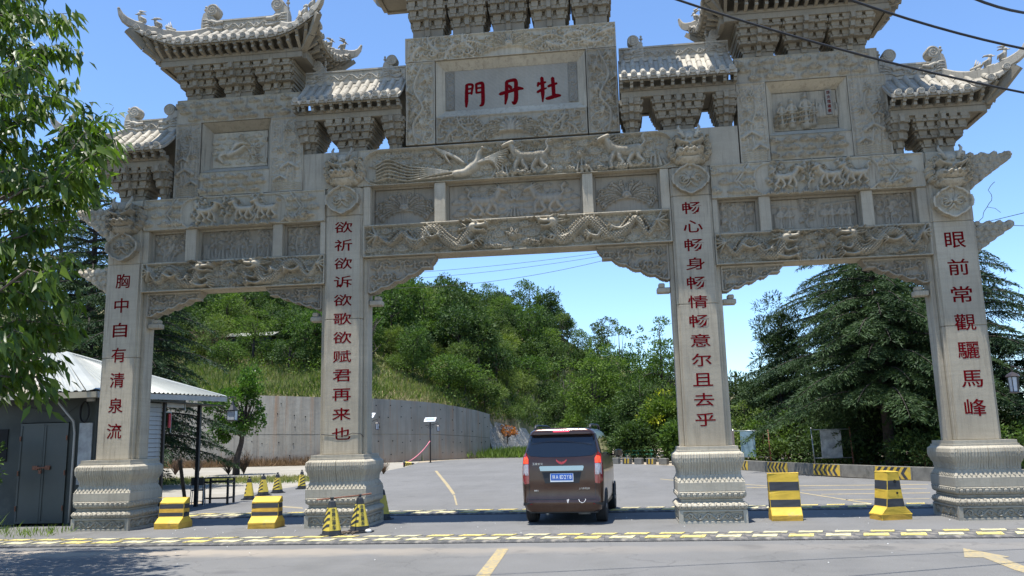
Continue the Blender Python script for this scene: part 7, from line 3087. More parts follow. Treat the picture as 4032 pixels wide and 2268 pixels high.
def limbs(mb, clumps, base_h, top, r0, n=14, seed=0, lean=(0, 0)):
    r = random.Random(seed)
    mb.smooth = True
    tp = Vector((lean[0], lean[1], top))
    trunk = [Vector((0, 0, -.3)), Vector((lean[0] * .1 + r.uniform(-.1, .1), lean[1] * .1, base_h * .5)), Vector((lean[0] * .4, lean[1] * .4 + r.uniform(-.1, .1), base_h)), tp * .8 + Vector((0, 0, 0)), tp]
    mb.tube([tuple(p) for p in trunk], [r0 * 1.25, r0, r0 * .8, r0 * .4, r0 * .12], 8)
    ids = list(range(len(clumps))); r.shuffle(ids)
    for i in ids[:n]:
        c = Vector(tuple(clumps[i]))
        f = r.uniform(.15, .8)
        s = trunk[2].lerp(trunk[4], f * .6) if c.z > base_h else trunk[2]
        m = s.lerp(c, .5) + Vector((r.uniform(-.1, .1), r.uniform(-.1, .1), r.uniform(.0, .15))) * (c - s).length
        mb.tube([tuple(s), tuple(m), tuple(c)], [r0 * .38, r0 * .22, r0 * .06], 6)


def tree_proto(name, label, mat, bark, cl, per, leaf, wid, cr, base_h, top, r0, nl=12, seed=0, group=None, droop=0.0, lean=(0, 0), up=.3):
    t = empty(name, (0, 0, 0), 0, label, 'tree', group)
    mb = MB()
    limbs(mb, cl, base_h, top, r0, nl, seed, lean)
    mb.build('trunk', bark, t, (0, 0, 0))
    V, F, a = crown(cl, per, leaf, wid, cr, up, droop)
    np_obj('crown', V, F, mat, t, True, a)
    return t


HG = 'trees on the wooded hillside'
hp = []
specs = [
    ('broadleaf_tree', 'dark green round crowned tree among the many on the wooded hillside', 'leaf hill dark', 'bark dark', lumpy(70, 1.9, 1.9, 1.9, 3.0, seed=1), 34, .26, .13, .50, 1.6, 4.2, .10),
    ('broadleaf_tree', 'mid green loose crowned tree among the many on the wooded hillside', 'leaf hill mid', 'bark dark', lumpy(74, 1.8, 1.8, 2.3, 3.2, seed=2), 32, .27, .11, .46, 1.4, 4.8, .09),
    ('broadleaf_tree', 'pale green feathery tree among the many on the wooded hillside', 'leaf hill light', 'bark dark', lumpy(60, 1.5, 1.5, 1.9, 2.3, seed=3), 34, .30, .07, .48, .8, 3.8, .06),
    ('broadleaf_tree', 'dark green irregular tree among the many on the wooded hillside', 'leaf hill dark', 'bark dark', lumpy(80, 2.4, 2.2, 1.6, 2.9, seed=4), 32, .25, .13, .46, 1.4, 3.9, .11),
    ('broadleaf_tree', 'yellowish green spreading tree among the many on the wooded hillside', 'leaf hill mid', 'bark dark', lumpy(66, 2.2, 2.2, 1.3, 2.1, seed=5), 32, .26, .10, .48, .8, 3.0, .07),
    ('hillside_shrub', 'grey green arching shrub among the many on the wooded hillside', 'leaf hill light', 'twig brown', lumpy(46, 1.6, 1.6, .9, .9, seed=6, flat=.5), 34, .38, .055, .45, .2, 1.4, .03),
]
for i, s in enumerate(specs):
    hp.append(tree_proto(s[0], s[1], s[2], s[3], s[4], s[5], s[6], s[7], s[8], s[9], s[10], s[11], 10, i, HG))
    hp[-1]['kind_words'] = s[1].split(' among')[0]
    if s[0] == 'hillside_shrub': hp[-1]['category'] = 'shrub'
used = [False] * len(hp)


def place(i, x, y, s, z=None, rz=None, label=None):
    p = hp[i]
    o = p if not used[i] else copy_tree(p)
    used[i] = True
    zz = float(hill_z(x, y)) if z is None else z
    o.location = (x, y, zz - .1)
    o.rotation_euler = (0, 0, random.uniform(0, 6.28) if rz is None else rz)
    o.scale = (s * random.uniform(.9, 1.12), s * random.uniform(.9, 1.12), s * random.uniform(.85, 1.15))
    d = np.array([x, y, zz + 2.0]) - CAMP
    q = d @ CF
    px_, py_ = 2016 + F_PX * (d @ CR) / q, 1134 - F_PX * (d @ CU) / q
    sky_y = np.interp(px_, [560, 1440, 1697, 2063, 2440, 2700], [1120, 1120, 1120, 1210, 1310, 1360])
    band = 'on the skyline' if py_ < sky_y + 45 else ('high up' if py_ < sky_y + 130 else ('at mid slope' if py_ < sky_y + 230 else 'low down'))
    where = ('left in the left opening' if px_ < 920 else 'right in the left opening' if px_ < 1262 else 'behind the left middle pillar' if px_ < 1470 else
             'left in the middle opening' if px_ < 1760 else 'amid the middle opening' if px_ < 2000 else 'above the van' if px_ < 2300 else 'right in the middle opening' if px_ < 2640 else 'behind the third pillar')
    size = 'small ' if s < 1.0 else ('large ' if s > 1.28 else '')
    o['label'] = size + p['kind_words'] + ' ' + band + ', ' + where
    return o


R_ = random.Random(21)
spots = []
for x in np.arange(-64, 24, 2.75):
    for y in np.concatenate([np.arange(56, 96, 3.1), np.arange(96, 124, 4.2)]):
        X_, Y_ = x + R_.uniform(-1.1, 1.1), y + R_.uniform(-1.2, 1.2)
        z = float(hill_z(X_, Y_))
        if z < .8: continue
        foot = float(hill_z(X_, Y_ - 4.0))
        d = np.array([X_, Y_, z]) - CAMP
        zz = d @ CF
        px = 2016 + F_PX * (d @ CR) / zz
        py = 1134 - F_PX * (d @ CU) / zz
        if px < 560 or px > 2760: continue
        # keep the open grassy shoulder above the wall clear
        line = np.interp(px, [560, 800, 1250, 1440, 1600, 1800, 1950, 2060, 2760], [1470, 1475, 1490, 1430, 1480, 1590, 1660, 1700, 1700])
        if py > line: continue
        if px < 1250 and py > 1400 and R_.random() < .4: continue
        # skip a third at the far back rows hidden by others
        if Y_ > 112 and R_.random() < .25: continue
        spots.append((X_, Y_, px, py))
R_.shuffle(spots)
spots.sort(key=lambda q: not (1600 < q[2] < 2260 and q[3] > 1350))
cnt = 0
for (X_, Y_, px, py) in spots:
    if cnt >= 292: break
    near_edge = py > np.interp(px, [560, 1440, 1950, 2700], [1330, 1350, 1560, 1600])
    k = R_.choices(range(6), [3, 3, 2.4, 2.6, 2, 1.8] if not near_edge else [1, 1.5, 2, 1, 2, 4])[0]
    s = R_.uniform(1.05, 1.55) * (1.0 if Y_ < 90 else .66 if px < 2080 else .88) * (.8 if near_edge else 1)
    place(k, X_, Y_, s)
    cnt += 1
# members whose words coincide are told apart by their order from left to right
same = {}
for o in bpy.data.objects:
    if o.get('group') == HG and o.get('category') and o.name in SC.objects: same.setdefault(o['label'], []).append(o)
for lab, os_ in same.items():
    if len(os_) < 2: continue
    os_.sort(key=lambda o: ((np.array(o.location) - CAMP) @ CR) / ((np.array(o.location) - CAMP) @ CF))
    n_ = len(os_)
    words = {2: ['left one', 'right one'], 3: ['leftmost', 'middle one', 'rightmost']}.get(n_, ['leftmost'] + ['%s from left' % w for w in ('second', 'third', 'fourth', 'fifth', 'sixth', 'seventh', 'eighth', 'ninth')][:n_ - 1])
    for o, w in zip(os_, words):
        o['label'] = lab + ', ' + w
        if len(o['label'].split()) > 16: o['label'] = o['label'].replace(' tree', '').replace('the middle opening', 'mid opening')

# hill ground cover: arching grass and low shrubs, one mass
n = 120000
X_ = rng.uniform(-66, 22, n); Y_ = 50 + rng.random(n) * 72
Z_ = hill_z(X_, Y_)
ok = Z_ > .4
X_, Y_, Z_ = X_[ok], Y_[ok], Z_[ok]
sel = np.sin(X_ * .5 + 1.3 * np.sin(Y_ * .23)) + np.sin(Y_ * .41 + .7 * np.sin(X_ * .37)) + rng.normal(size=len(X_)) * .5 > -.45
X_, Y_, Z_ = X_[sel], Y_[sel], Z_[sel]
m = len(X_)
C = np.stack([X_, Y_, Z_ - .05], 1)
D = unit(rng.normal(size=(m, 3)) * .5 + np.array([.15, -.3, .9]))
V, F, a = leaf_cloud(C, D, rdir(m), rng.uniform(.35, 1.0, m) * (1 + .5 * (Y_ > 75)), rng.uniform(.07, .17, m) * (1 + .6 * (Y_ > 75)))
ug = np_obj('undergrowth', V, F, 'grass hill', None, True, a)
tag(ug, 'low shrubs and long grass covering the hillside between the trees', 'undergrowth', None, 'stuff')


k_ = 620
cx_ = rng.uniform(-62, 16, k_); cy_ = 54 + rng.random(k_) ** 1.3 * 60
cz_ = hill_z(cx_, cy_)
pj = (np.stack([cx_, cy_, cz_], 1) - CAMP); zq = pj @ CF
pxx, pyy = 2016 + F_PX * (pj @ CR) / zq, 1134 - F_PX * (pj @ CU) / zq
okk = (cz_ > .8) & (pyy < np.interp(pxx, [560, 1250, 1440, 1600, 1800, 1950, 2060], [1470, 1495, 1440, 1500, 1600, 1680, 1720]))
cl_ = np.stack([cx_, cy_, cz_ + .35], 1)[okk]
V, F, a = crown(cl_, 130, .26, .11, 1.5, .5, 0, .3)
tag(np_obj('shrub_cover', V, F, 'leaf hill mid', None, True, a), 'knee high green scrub knitting the hillside trees together', 'scrub', None, 'stuff')


def grass(name, n, fx, mat, label, h=(.2, .5), w=.03, cat='grass'):
    P = fx(n)
    m = len(P)
    D = unit(rng.normal(size=(m, 3)) * .35 + np.array([0, 0, 1.]))
    V, F, a = leaf_cloud(P, D, rdir(m), rng.uniform(h[0], h[1], m), w * rng.uniform(.7, 1.4, m), .1)
    return tag(np_obj(name, V, F, mat, None, True, a), label, cat, None, 'stuff')


def on_hill(x0, x1, d0, d1):
    def f(n):
        x = rng.uniform(x0, x1, n)
        fx = np.interp(x, [-62, -50, -36.7, -30, -22.1, -18.0, -14.7, -12.7, -10.2, -7.5], [49.8, 50.2, 50.6, 50, 50.2, 53, 57.7, 60.4, 65, 74])
        y = fx + rng.uniform(d0, d1, n)
        z = hill_z(x, y)
        return np.stack([x, y, z - .03], 1)[z > .3]
    return f


grass('dry_hill_grass', 30000, on_hill(-52, -9.5, .05, 15), 'grass dry', 'pale dry grass on the open shoulder above the concrete wall', (.3, .8), .06)
grass('green_hill_grass', 12000, on_hill(-50, -10, .05, 9), 'grass green', 'fresh green grass along the top of the concrete wall', (.3, .8), .07)


# ------------------------------------------------------------------ individual trees behind
def specimen(name, label, mat, bark, loc, cl, per, leaf, wid, cr, base_h, top, r0, nl=14, seed=0, group=None, cat='tree', droop=0., lean=(0, 0), rz=0, up=.3):
    t = tree_proto(name, label, mat, bark, cl, per, leaf, wid, cr, base_h, top, r0, nl, seed, group, droop, lean, up)
    t.location = loc
    t.rotation_euler = (0, 0, rz)
    t['category'] = cat
    return t


p = onY(1995, 1200, 104)
specimen('hilltop_tree', 'open crowned tree standing highest on the skyline with dark branches showing', 'leaf hill dark', 'bark dark', (p[0], 104, float(hill_z(p[0], 104)) - .2),
         lumpy(40, 2.3, 2.0, 2.1, float(p[2] - hill_z(p[0], 104)) + .3, seed=31, shell=.75), 30, .28, .16, .42, 2.6, float(p[2] - hill_z(p[0], 104)) + 1.6, .14, 22, 31)
p = onY(2215, 1262, 106)
specimen('hilltop_tree', 'tiny pale tree standing alone on the skyline right of the tallest tree', 'leaf hill light', 'bark dark', (p[0], 106, float(hill_z(p[0], 106))),
         lumpy(12, 1.3, 1., .7, float(p[2] - hill_z(p[0], 106)) + .5, seed=33), 26, .26, .14, .35, 1.6, float(p[2] - hill_z(p[0], 106)), .06, 8, 33)
p = onY(2390, 1290, 108)
specimen('hilltop_tree', 'dark tree on the skyline above the right end of the hill', 'leaf hill dark', 'bark dark', (p[0], 108, float(hill_z(p[0], 108))),
         lumpy(44, 2.6, 2., 1.7, float(p[2] - hill_z(p[0], 108)), seed=34), 32, .28, .15, .45, 1.6, float(p[2] - hill_z(p[0], 108)), .1, 10, 34)
p = onY(1625, 1400, 78)
specimen('yellow_green_tree', 'small bright yellow green tree on the middle of the hillside', 'leaf yellow tipped', 'bark dark', (p[0], 78, float(hill_z(p[0], 78))),
         lumpy(40, 1.3, 1.3, 1.5, 1.6, seed=35), 32, .26, .12, .40, .8, 2.6, .06, 8, 35)
# orchard-like trees seen through the left opening
og = 'low spreading trees on the terrace above the wall'
for k, (px_, py_, Yd, s, lab) in enumerate(((1000, 1290, 61, 2.9, 'large spreading tree with pale leaves at the top of the left opening'), (900, 1390, 58, 1.9, 'low spreading tree on the terrace above the wall, left of the pair'),
                                      (1140, 1385, 58, 2.5, 'broad low tree with forked dark trunk on the terrace above the wall'), (1245, 1290, 60, 2.2, 'leafy tree partly hidden by the left middle pillar'),
                                      (760, 1420, 60, 1.8, 'pale olive bushy tree left on the terrace above the wall'))):
    p = onY(px_, py_, Yd)
    g0 = float(hill_z(p[0], Yd))
    hh = max(1.4, float(p[2]) - g0)
    specimen('terrace_tree', lab, ('leaf hill mid', 'leaf hill mid', 'leaf hill dark', 'leaf persimmon', 'leaf hill light')[k], 'bark dark', (p[0], Yd, g0 - .1),
             lumpy(64, s, s * .9, s * .62, hh, seed=40 + k, flat=.3), 34, .20, .10, .42, max(.6, hh - 1.4), hh + .7, .13, 16, 40 + k, og)
# bare grey shrubs
def bare_shrub(name, loc, h, label, mat, n=70, spread=.6, cat='shrub'):
    mb = MB()
    r = random.Random(int(loc[0] * 13))
    for k in range(n):
        a, l = r.uniform(0, 6.28), r.uniform(.4, 1) * h
        dx, dy = math.cos(a) * spread * r.random() * h, math.sin(a) * spread * r.random() * h
        mb.tube([(0, 0, 0), (dx * .4, dy * .4, l * .5), (dx, dy, l)], [.018 * h, .012 * h, .004 * h], 4, False)
        for q in range(2):
            f = r.uniform(.4, .9)
            mb.tube([(dx * f, dy * f, l * f), (dx * f + r.uniform(-.2, .2) * h, dy * f + r.uniform(-.2, .2) * h, l * f + .2 * h)], [.008 * h, .003 * h], 3, False)
    o = mb.build(name, mat, None, (0, 0, 0))
    o.location = loc
    return tag(o, label, cat)


p = onY(830, 1330, 62)
bare_shrub('bare_shrub', (p[0], 62, float(hill_z(p[0], 62))), 3.2, 'leafless grey bush on the slope seen through the left opening', 'twig brown', 90, .9)
p = onY(1480, 1350, 56)
o = bare_shrub('bare_tree', (-21.5, 58, float(hill_z(-21.5, 58))), 5.2, 'nearly bare dark tree just right of the left middle pillar', 'bark dark', 26, .5, 'tree')
# village hut on the terrace
hx = onY(980, 1440, 66)
ht = empty('hut', (hx[0], 66, float(hill_z(hx[0], 66)) - .3), 0, 'small dark hut between the terrace trees', 'hut')
mb = MB(); mb.box(-3.4, 2.4, 0, 3, 0, 2.1); mb.build('wall', 'shaded shed paint', ht)
mb = MB(); mb.prism([(-.4, 2.1), (3.4, 2.1), (1.5, 2.7)], 'x', -3.7, 2.7); mb.build('roof', 'sheet metal pale', ht)
mb = MB(); mb.box(-2.2, -1.4, -.03, .02, .8, 1.6); mb.build('window', 'dark hole', ht)
# tree in front of the wall
tx, ty = -21.12, 31.4
cl = np.vstack([lumpy(60, 2.2, 1.7, 1.9, 4.0, seed=51), lumpy(14, .6, .6, .6, 2.7, seed=52) + np.array([-1.0, 0, 0]), lumpy(20, .8, .8, 1.2, 5.6, seed=53) + np.array([.7, 0, 0])])
specimen('persimmon_tree', 'small leafy tree with a leaning trunk in front of the concrete wall', 'leaf persimmon', 'bark dark', (tx, ty, 0), cl, 66, .17, .12, .42, 1.9, 5.6, .20, 20, 51, lean=(.7, 0))

# green mass right of the hill
rg_ = 'green trees beyond the road at the right of the central opening'
for k, (px_, py_, Yd, s, mat, lab) in enumerate((
        (2330, 1480, 52, 3.2, 'leaf hill mid', 'bushy green tree just above the van'), (2440, 1400, 55, 3.8, 'leaf hill mid', 'tall green tree behind the van, right of its roof'),
        (2600, 1370, 50, 3.4, 'leaf hill mid', 'tall loose green tree touching the sky beside the third pillar'), (2520, 1560, 46, 2.6, 'leaf hill dark', 'dark leafy tree low beside the van mirror'),
        (2620, 1600, 42, 2.3, 'leaf yellow tipped', 'pine like tree with bright yellow green tips left of the third pillar'), (2400, 1660, 47, 2.0, 'leaf hill dark', 'dark low tree behind the van roof rail'),
        (2290, 1620, 56, 2.6, 'leaf hill mid', 'green tree hidden mostly by the van'), (2500, 1700, 41, 1.6, 'leaf hill dark', 'dark shrub above the far barrier blocks'), (2680, 1720, 38, 1.6, 'leaf hill mid', 'green shrub at the foot of the yellow tipped tree'),
        (2480, 1480, 60, 3.6, 'leaf hill mid', 'broad green tree farther back right of the van'), (2640, 1480, 58, 3.4, 'leaf hill dark', 'dark green tree farther back beside the third pillar'), (2220, 1560, 66, 3.0, 'leaf hill dark', 'dark tree at the foot of the hill left above the van'))):
    p = onY(px_, py_, Yd)
    hh = float(p[2]) * 1.2
    specimen('roadside_tree', lab, mat, 'bark dark', (p[0], Yd, 0), lumpy(170, s * 1.1, s * .9, max(1.6, hh * .55), hh * .62, seed=60 + k, shell=.35), 40, .24, .11, .50, hh * .3, hh * 1.05, .13, 14, 60 + k, rg_)
    if k in (0, 1, 2):
        pass


# ------------------------------------------------------------------ conifers
def conifer(name, label, loc, H, Lmax, mat='needle blue green', seed=0, zlow=.08, dens=1.0, rz=0, group=None, droop=.35, needle=.21, nb=86, flat_top=False, cone=.75):
    r = np.random.default_rng(seed)
    t = empty(name, loc, rz, label, 'tree', group)
    mb = MB(); mb.smooth = True
    mb.tube([(0, 0, -.2), (r.uniform(-.1, .1), 0, H * .35), (0, .1, H * .7), (0, 0, H)], [H * .026, H * .020, H * .011, H * .002], 9)
    Cs, Ds, Ls, Ws = [], [], [], []
    for b in range(nb):
        f = (b + r.random()) / nb
        z = H * (zlow + (1 - zlow) * f ** .92)
        L = Lmax * ((1 - f) ** cone * .92 + .07) * r.uniform(.72, 1.12)
        a = b * 2.399 + r.uniform(-.4, .4)
        da = np.array([math.cos(a), math.sin(a), 0])
        sd = np.array([-math.sin(a), math.cos(a), 0])
        lift = r.uniform(.05, .28) * (1 if f < .8 else 2)
        s = np.linspace(0, 1, 9)
        pts = np.array([0, 0, z]) + da * (s[:, None] * L) + np.array([0, 0, 1]) * (L * (lift * s - (lift + droop * .55) * s ** 2.3))[:, None]
        mb.tube([tuple(p) for p in pts], [H * .0055 * (1 - q * .9) for q in s], 5, False)
        m = max(5, int(L * 7.5 * dens))
        for q in range(m):
            u = .12 + .88 * (q + r.random()) / m
            p0 = np.array([np.interp(u, s, pts[:, i]) for i in range(3)])
            for sg in (1, -1):
                tl = L * .34 * (1 - u * .72) * r.uniform(.6, 1.15) + .12
                td = da * .75 + sd * sg * (1.0 + .3 * r.random()) + np.array([0, 0, -.10 - droop * .5])
                td /= np.linalg.norm(td)
                k = max(4, int(tl * 21 * dens))
                v = (np.arange(k) + r.random(k)) / k
                base = p0 + td * (v[:, None] * tl) + np.array([0, 0, -1]) * (tl * droop * v[:, None] ** 2 * .8)
                nd = td + r.normal(size=(k, 3)) * .45 + np.array([0, 0, -droop * .9])
                Cs.append(base); Ds.append(nd)
                Ls.append(r.uniform(.6, 1.25, k) * needle); Ws.append(r.uniform(.7, 1.3, k) * needle * .20)
    mb.build('trunk', 'bark dark', t, (0, 0, 0))
    C, D = np.vstack(Cs), np.vstack(Ds)
    N = unit(r.normal(size=C.shape) * .8 + np.array([0, 0, .8]))
    V, F, at = leaf_cloud(C, D, N, np.concatenate(Ls), np.concatenate(Ws), .15)
    np_obj('crown', V, F, mat, t, True, at)
    return t


cgp = 'dark cedars with drooping tiered branches'
conifer('cedar_tree', 'tall dark cedar with drooping tiers filling the right opening', (15.6, 29.5, 0), 14.5, 7.2, seed=1, group=cgp, dens=1.0, nb=110, cone=.6, zlow=.10)
conifer('cedar_tree', 'cedar with pale drooping branches low behind the kerb wall', (14.6, 22.5, 0), 8.5, 5.2, seed=2, group=cgp, nb=84, cone=.6, rz=1.2, zlow=.12)
specimen('pine_tree', 'rough needled pine leaning out at the left side of the right opening', 'needle pine', 'bark dark', (10.9, 31.5, 0), np.vstack([lumpy(120, 2.9, 2.4, 3.0, 3.6, seed=3, shell=.35), lumpy(70, 1.7, 1.6, 2.6, 7.0, seed=4, shell=.35) + np.array([.7, 0, 0])]), 90, .24, .06, .46, 1.5, 8.4, .16, 26, 3, lean=(1.0, 0))
specimen('pine_tree', 'lower rough needled pine beside the third pillar', 'needle pine', 'bark dark', (9.3, 33.5, 0), lumpy(110, 2.3, 2.0, 2.9, 3.4, seed=5, shell=.35), 90, .24, .06, .46, 1.5, 5.4, .16, 20, 3)
conifer('cedar_tree', 'cedar with high boughs overhanging the kerb wall and its chevrons', (13.6, 19.6, 0), 9.5, 5.4, seed=22, group=cgp, nb=90, cone=.45, rz=.4, zlow=.26, dens=1.15)
conifer('cedar_tree', 'dark cedar behind the rightmost pillar with boughs against the sky', (17.8, 21.5, 0), 10.3, 5.0, seed=4, group=cgp, nb=80, rz=.5, cone=.45, zlow=.25)
conifer('cedar_tree', 'low cedar at the right edge beside the lantern', (22.0, 20.5, 0), 7.6, 4.6, seed=5, group=cgp, nb=76, rz=2.2, cone=.4)
conifer('cedar_tree', 'cedar with tip against the sky beside the left end roof', (-23.4, 19.5, 0), 15.0, 5.6, seed=6, group=cgp, nb=100, cone=.5, zlow=.08)
conifer('cedar_tree', 'cedar whose boughs hang into the left opening above the shed roof', (-19.2, 17.0, 0), 11.5, 4.3, seed=7, group=cgp, nb=96, rz=.8, cone=.42, zlow=.14)
conifer('cedar_tree', 'dark cedar behind the shed roof at the far left', (-26.5, 14.0, 0), 12.0, 5.5, seed=8, group=cgp, nb=80, rz=2., cone=.4)
conifer('cedar_tree', 'dark cedar farther back between the left trees', (-30.5, 27.0, 0), 16.0, 6.0, seed=9, group=cgp, nb=84, rz=3., cone=.5)
# understory at right
sg_ = 'shrubs behind the kerb wall'
for k, (x, y, s, h, mat, lab) in enumerate(((7.9, 27.6, 1.7, 1.9, 'leaf hill light', 'olive shrub right of the third pillar behind the faded board'), (9.6, 26.9, 2.0, 2.3, 'leaf hill mid', 'olive green shrub between the two board frames'),
        (9.3, 29.5, 2.3, 3.2, 'leaf hill light', 'tall olive shrub above the faded board'), (12.3, 23.8, 1.9, 1.9, 'leaf hill dark', 'dark shrub behind the blank grey board'),
        (14.2, 17.4, 1.5, 1.5, 'leaf hill dark', 'dark shrub under the cedar near the kerb wall'), (15.9, 16.6, 1.8, 2.0, 'leaf hill mid', 'sunlit shrub left of the rightmost pillar'),
        (17.8, 13.8, 1.6, 1.8, 'leaf hill mid', 'green shrub right of the rightmost pillar at the frame edge'), (20.5, 14.6, 1.9, 2.3, 'leaf hill dark', 'dark shrub below the lantern at the right edge'),
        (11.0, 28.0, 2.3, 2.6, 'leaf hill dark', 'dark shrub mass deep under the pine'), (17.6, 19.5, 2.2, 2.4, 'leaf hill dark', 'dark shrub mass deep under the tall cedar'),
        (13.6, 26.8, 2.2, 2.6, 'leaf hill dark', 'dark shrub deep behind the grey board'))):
    specimen('shrub', lab, mat, 'twig brown', (x, y, 0), lumpy(64, s, s * .8, h * .62, h * .55, seed=90 + k, flat=.2), 38, .15, .08, .34, .3, h * .8, .05, 12, 90 + k, sg_, 'shrub')
conifer('cedar_tree', 'dense backing cedar deep in the right trees', (20.5, 34.0, 0), 11.0, 6.0, seed=12, group=cgp, nb=76, cone=.4)
conifer('cedar_tree', 'dense backing cedar between the pine and the tall cedar', (13.2, 37.5, 0), 7.5, 5.0, seed=13, group=cgp, nb=70, cone=.4)

n = 26000
X_ = rng.uniform(7.5, 30, n); Y_ = rng.uniform(0, 1, n) ** .8 * 22 + 18.5
ok = (Y_ > np.interp(X_, [7.5, 9.6, 11.6, 14.6, 20, 30], [29, 22, 18, 13.5, 10, 9]) + 2.0)
X_, Y_ = X_[ok], Y_[ok]
hh_ = 1.3 + .9 * np.sin(X_ * .9 + Y_ * .4) + .6 * np.sin(Y_ * .8)
C = np.stack([X_, Y_, rng.random(len(X_)) * np.clip(hh_ + .9, .4, 3)], 1)
V, F, a = leaf_cloud(C, unit(rng.normal(size=C.shape) + np.array([0, -.4, .3])), rdir(len(C)), .24, .10)
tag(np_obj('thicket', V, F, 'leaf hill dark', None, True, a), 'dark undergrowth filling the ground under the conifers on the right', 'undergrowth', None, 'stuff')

# red-brown small tree and grasses by the stone wall
p = onZ(2000, 1795)
specimen('maple_sapling', 'small reddish brown leaved sapling before the stone wall', 'leaf red brown', 'bark dark', (p[0], p[1], 0), lumpy(16, 1.3, .8, .5, 2.5, seed=71), 34, .20, .12, .35, 1.7, 2.6, .07, 8, 71)


def around(px_, py_, rx, ry):
    p = onZ(px_, py_)
    return lambda n: np.stack([p[0] + rng.normal(size=n) * rx, p[1] + rng.normal(size=n) * ry, np.zeros(n) - .01], 1)


grass('roadside_grass', 2600, around(2040, 1800, 1.7, 1.2), 'grass green', 'green grass clump at the foot of the stone wall', (.5, 1.2), .10)
grass('verge_grass', 6000, lambda n: np.stack([rng.uniform(-27, -11.9, n), rng.uniform(20.5, 26, n), np.zeros(n)], 1), 'grass dry', 'dry grass strip between the lot and the road', (.08, .28), .03)
grass('verge_green', 3500, lambda n: np.stack([rng.uniform(-27, -12.4, n), rng.uniform(19.5, 24, n), np.zeros(n)], 1), 'grass green', 'short green weeds in the verge strip', (.06, .2), .03)
grass('wall_foot_weeds', 5200, lambda n: (lambda s: np.stack([np.interp(s, cum, pts2[:, 0]), np.interp(s, cum, pts2[:, 1]) - np.abs(rng.normal(size=n)) * .5 - .1, np.zeros(n)], 1))(rng.uniform(18, Ltot * .70, n)), 'twig brown', 'brown dead weeds along the foot of the concrete wall', (.25, 1.0), .035)
for k, (px_, py_, h, lab) in enumerate(((900, 1868, 1.3, 'brown dead weeds at the left of the small tree trunk'), (960, 1866, 1.5, 'brown dead weeds at the right of the small tree trunk'),
                                      (1510, 1866, .9, 'reddish dry weed by the right edge of the left middle pillar base'), (690, 1870, 1.3, 'brown weeds beside the shed roof post'), (780, 1866, 1.2, 'brown weeds behind the small table'))):
    p = onZ(px_, py_)
    bare_shrub('dry_weed', (p[0], p[1], 0), h, lab, 'twig brown', 40, .6, 'weed')
# plants at the lower left corner by the shed
grass('corner_grass', 480, lambda n: np.stack([rng.uniform(-13.2, -9.9, n), rng.uniform(-1.5, -.2, n) - (rng.random(n) > .5) * .2, np.zeros(n)], 1), 'grass green', 'long weedy grass at the lower left by the shed', (.06, .24), .016)
V0 = rng.normal(size=(600, 3))
grass('corner_tuft', 330, lambda n: np.stack([-12.6 + rng.normal(size=n) * .25, -.35 + rng.normal(size=n) * .25, np.zeros(n)], 1), 'grass green', 'tall grass tuft at the left edge by the shed wall', (.2, .55), .02)
specimen('corner_shrub', 'leafy shrub reaching in at the left edge before the shed doors', 'leaf hill mid', 'twig brown', (-12.95, .35, 0), np.vstack([lumpy(16, .45, .3, .35, 1.75, seed=81), lumpy(10, .3, .2, .3, 1.2, seed=82) + np.array([.1, 0, 0])]), 26, .10, .05, .16, .9, 1.9, .03, 10, 81, None, 'shrub')


# ------------------------------------------------------------------ the near tree at the left
ft = empty('cherry_tree', (-10.6, -6.6, 0), 0, 'near broadleaf tree with long drooping glossy leaves along the left edge', 'tree')
FO = np.array([-10.6, -6.6, 0])
rr = np.random.default_rng(5)
tw = []      # twig polylines (world)
main = []
targets = [((-60, 60), (130, 90), (310, 80)), ((-60, 160), (120, 200), (320, 230)), ((-80, 330), (60, 290), (150, 235)), ((-60, 330), (120, 360), (300, 330)), ((-40, 470), (80, 480), (210, 400)),
           ((-40, 700), (140, 640), (270, 560), (355, 420)), ((150, 720), (290, 640), (370, 560), (450, 430)), ((120, 720), (260, 700), (360, 640), (478, 570)), ((-50, 700), (100, 740), (300, 700), (430, 700)),
           ((-60, 850), (100, 840), (260, 800), (370, 750)), ((-60, 960), (80, 930), (200, 880), (290, 860)), ((-60, 1100), (100, 1050), (220, 1020), (270, 1010)),
           ((-60, 1180), (90, 1150), (200, 1160), (310, 1190)), ((-60, 1300), (80, 1270), (200, 1260), (300, 1290)), ((-60, 1400), (60, 1380), (150, 1400), (235, 1440)), ((0, 1480), (80, 1470), (170, 1490), (235, 1520)),
           ((-60, 560), (50, 560), (130, 600)), ((-60, 10), (60, 20), (165, 30)), ((-80, 1530), (-10, 1500), (60, 1540))]
for pts_ in targets:
    for rep in range(3):
        Yd = rr.uniform(-7.6, -4.8)
        j = rr.normal(size=2) * (14 if rep else 3)
        P = [onY(a + j[0] * .6 - rep * 22, b + j[1] * 1.3 + (rep and rr.uniform(-35, 45)), Yd + k * .12) for k, (a, b) in enumerate(pts_)]
        tw.append(np.array(P))
for k in range(125):
    Yd = rr.uniform(-9.0, -4.4)
    y = rr.uniform(-420, 1500)
    lim = np.interp(y, [-400, 0, 230, 400, 620, 760, 1000, 1300, 1500], [300, 150, 210, 120, 300, 270, 210, 210, 130])
    x = rr.uniform(-620, lim)
    L = rr.uniform(90, 200)
    P = [onY(x - L, y + rr.uniform(-30, 60), Yd), onY(x - L * .5, y + rr.uniform(-40, 20), Yd), onY(x, y + rr.uniform(-20, 30), Yd)]
    tw.append(np.array(P))
mb = MB(); mb.smooth = True
top = Vector((-10.3, -6.6, 9.5))
mb.tube([(-10.6, -6.6, -.1), (-10.65, -6.5, 1.6), (-10.5, -6.6, 4.0), (-10.4, -6.6, 6.5), tuple(top)], [.20, .17, .14, .10, .03], 10)
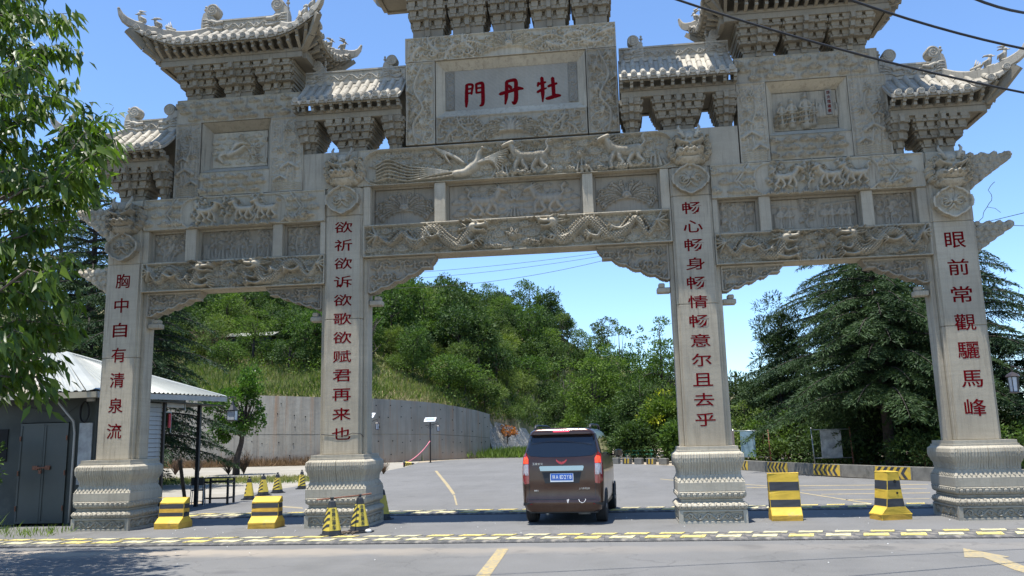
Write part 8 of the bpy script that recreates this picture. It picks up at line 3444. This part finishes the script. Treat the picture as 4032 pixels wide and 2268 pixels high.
for P in tw:
    s = P[0]
    tz = max(1.6, min(9.0, s[2] - .45 * (s[0] + 10.5)))
    a = np.array([-10.5, -6.6, tz])
    m = (a + s) / 2 + np.array([0, 0, .15])
    S = spline([a, m] + list(P), 4) if False else np.vstack([a, m, P])
    n = len(S)
    mb.tube([tuple(q) for q in S], list(np.linspace(.026, .004, n)), 5, False)
o = mb.build('branches', 'bark grey brown', None, tuple(FO)); o.parent = ft; o.location = (0, 0, 0)
LC, LD, LL = [], [], []
for P in tw:
    d = np.r_[0, np.cumsum(np.linalg.norm(np.diff(P, axis=0), axis=1))]
    L = d[-1]
    n = int(L * 58)
    for k in range(n):
        t = L * (k + rr.random()) / n
        p = np.array([np.interp(t, d, P[:, i]) for i in range(3)])
        dr = (P[-1] - P[0]) / L
        q = rr.normal(size=3) * np.array([.7, .7, .35])
        off = rr.normal(size=3) * .07
        LC.append(p + off); LD.append(dr * .45 + q + np.array([0, 0, -.95 - .4 * rr.random()])); LL.append(rr.uniform(.18, .31))
LC, LD, LL = np.array(LC), np.array(LD), np.array(LL)
NN = unit(rr.normal(size=LC.shape) * .6 + np.array([0, -.5, 1.]))
sel = np.zeros(len(LC), bool)
# the 300 leaves that show largest become parts of their own
dd = (LC - CAMP); zz = dd @ CF
pxs = 2016 + F_PX * (dd @ CR) / zz; pys = 1134 - F_PX * (dd @ CU) / zz
inview = (pxs > 0) & (pys > 0) & (pys < 1600)
order = np.argsort(np.where(inview, zz / LL, 1e9))
sel[order[:290]] = True
lv = []
for k in range(4):
    V, F, a = leaf_cloud(np.zeros((1, 3)), np.array([[0, 1., 0]]), np.array([[0, 0, 1.]]), np.array([1.0]), np.array([.28 + .03 * k]), .22, True, .10 + .06 * k)
    lv.append(np_mesh('leaf', V, F, 'leaf glossy green', True, np.full(len(V), .15 + .25 * k)))
for i in np.where(sel)[0]:
    D_ = Vector(LD[i]).normalized(); N_ = Vector(NN[i])
    X_ = D_.cross(N_).normalized(); N_ = X_.cross(D_).normalized()
    s = LL[i]; c = LC[i] - FO
    M = Matrix(((X_.x * s, D_.x * s, N_.x * s, c[0]), (X_.y * s, D_.y * s, N_.y * s, c[1]), (X_.z * s, D_.z * s, N_.z * s, c[2]), (0, 0, 0, 1)))
    inst('leaf', lv[i % 4], ft, None, M=M)
rest = ~sel
V, F, a = leaf_cloud(LC[rest] - FO, LD[rest], NN[rest], LL[rest], LL[rest] * rr.uniform(.26, .36, rest.sum()), .22, True, .14)
o = np_obj('foliage', V, F, 'leaf glossy green', ft, True, a)
o['kind'] = 'stuff'
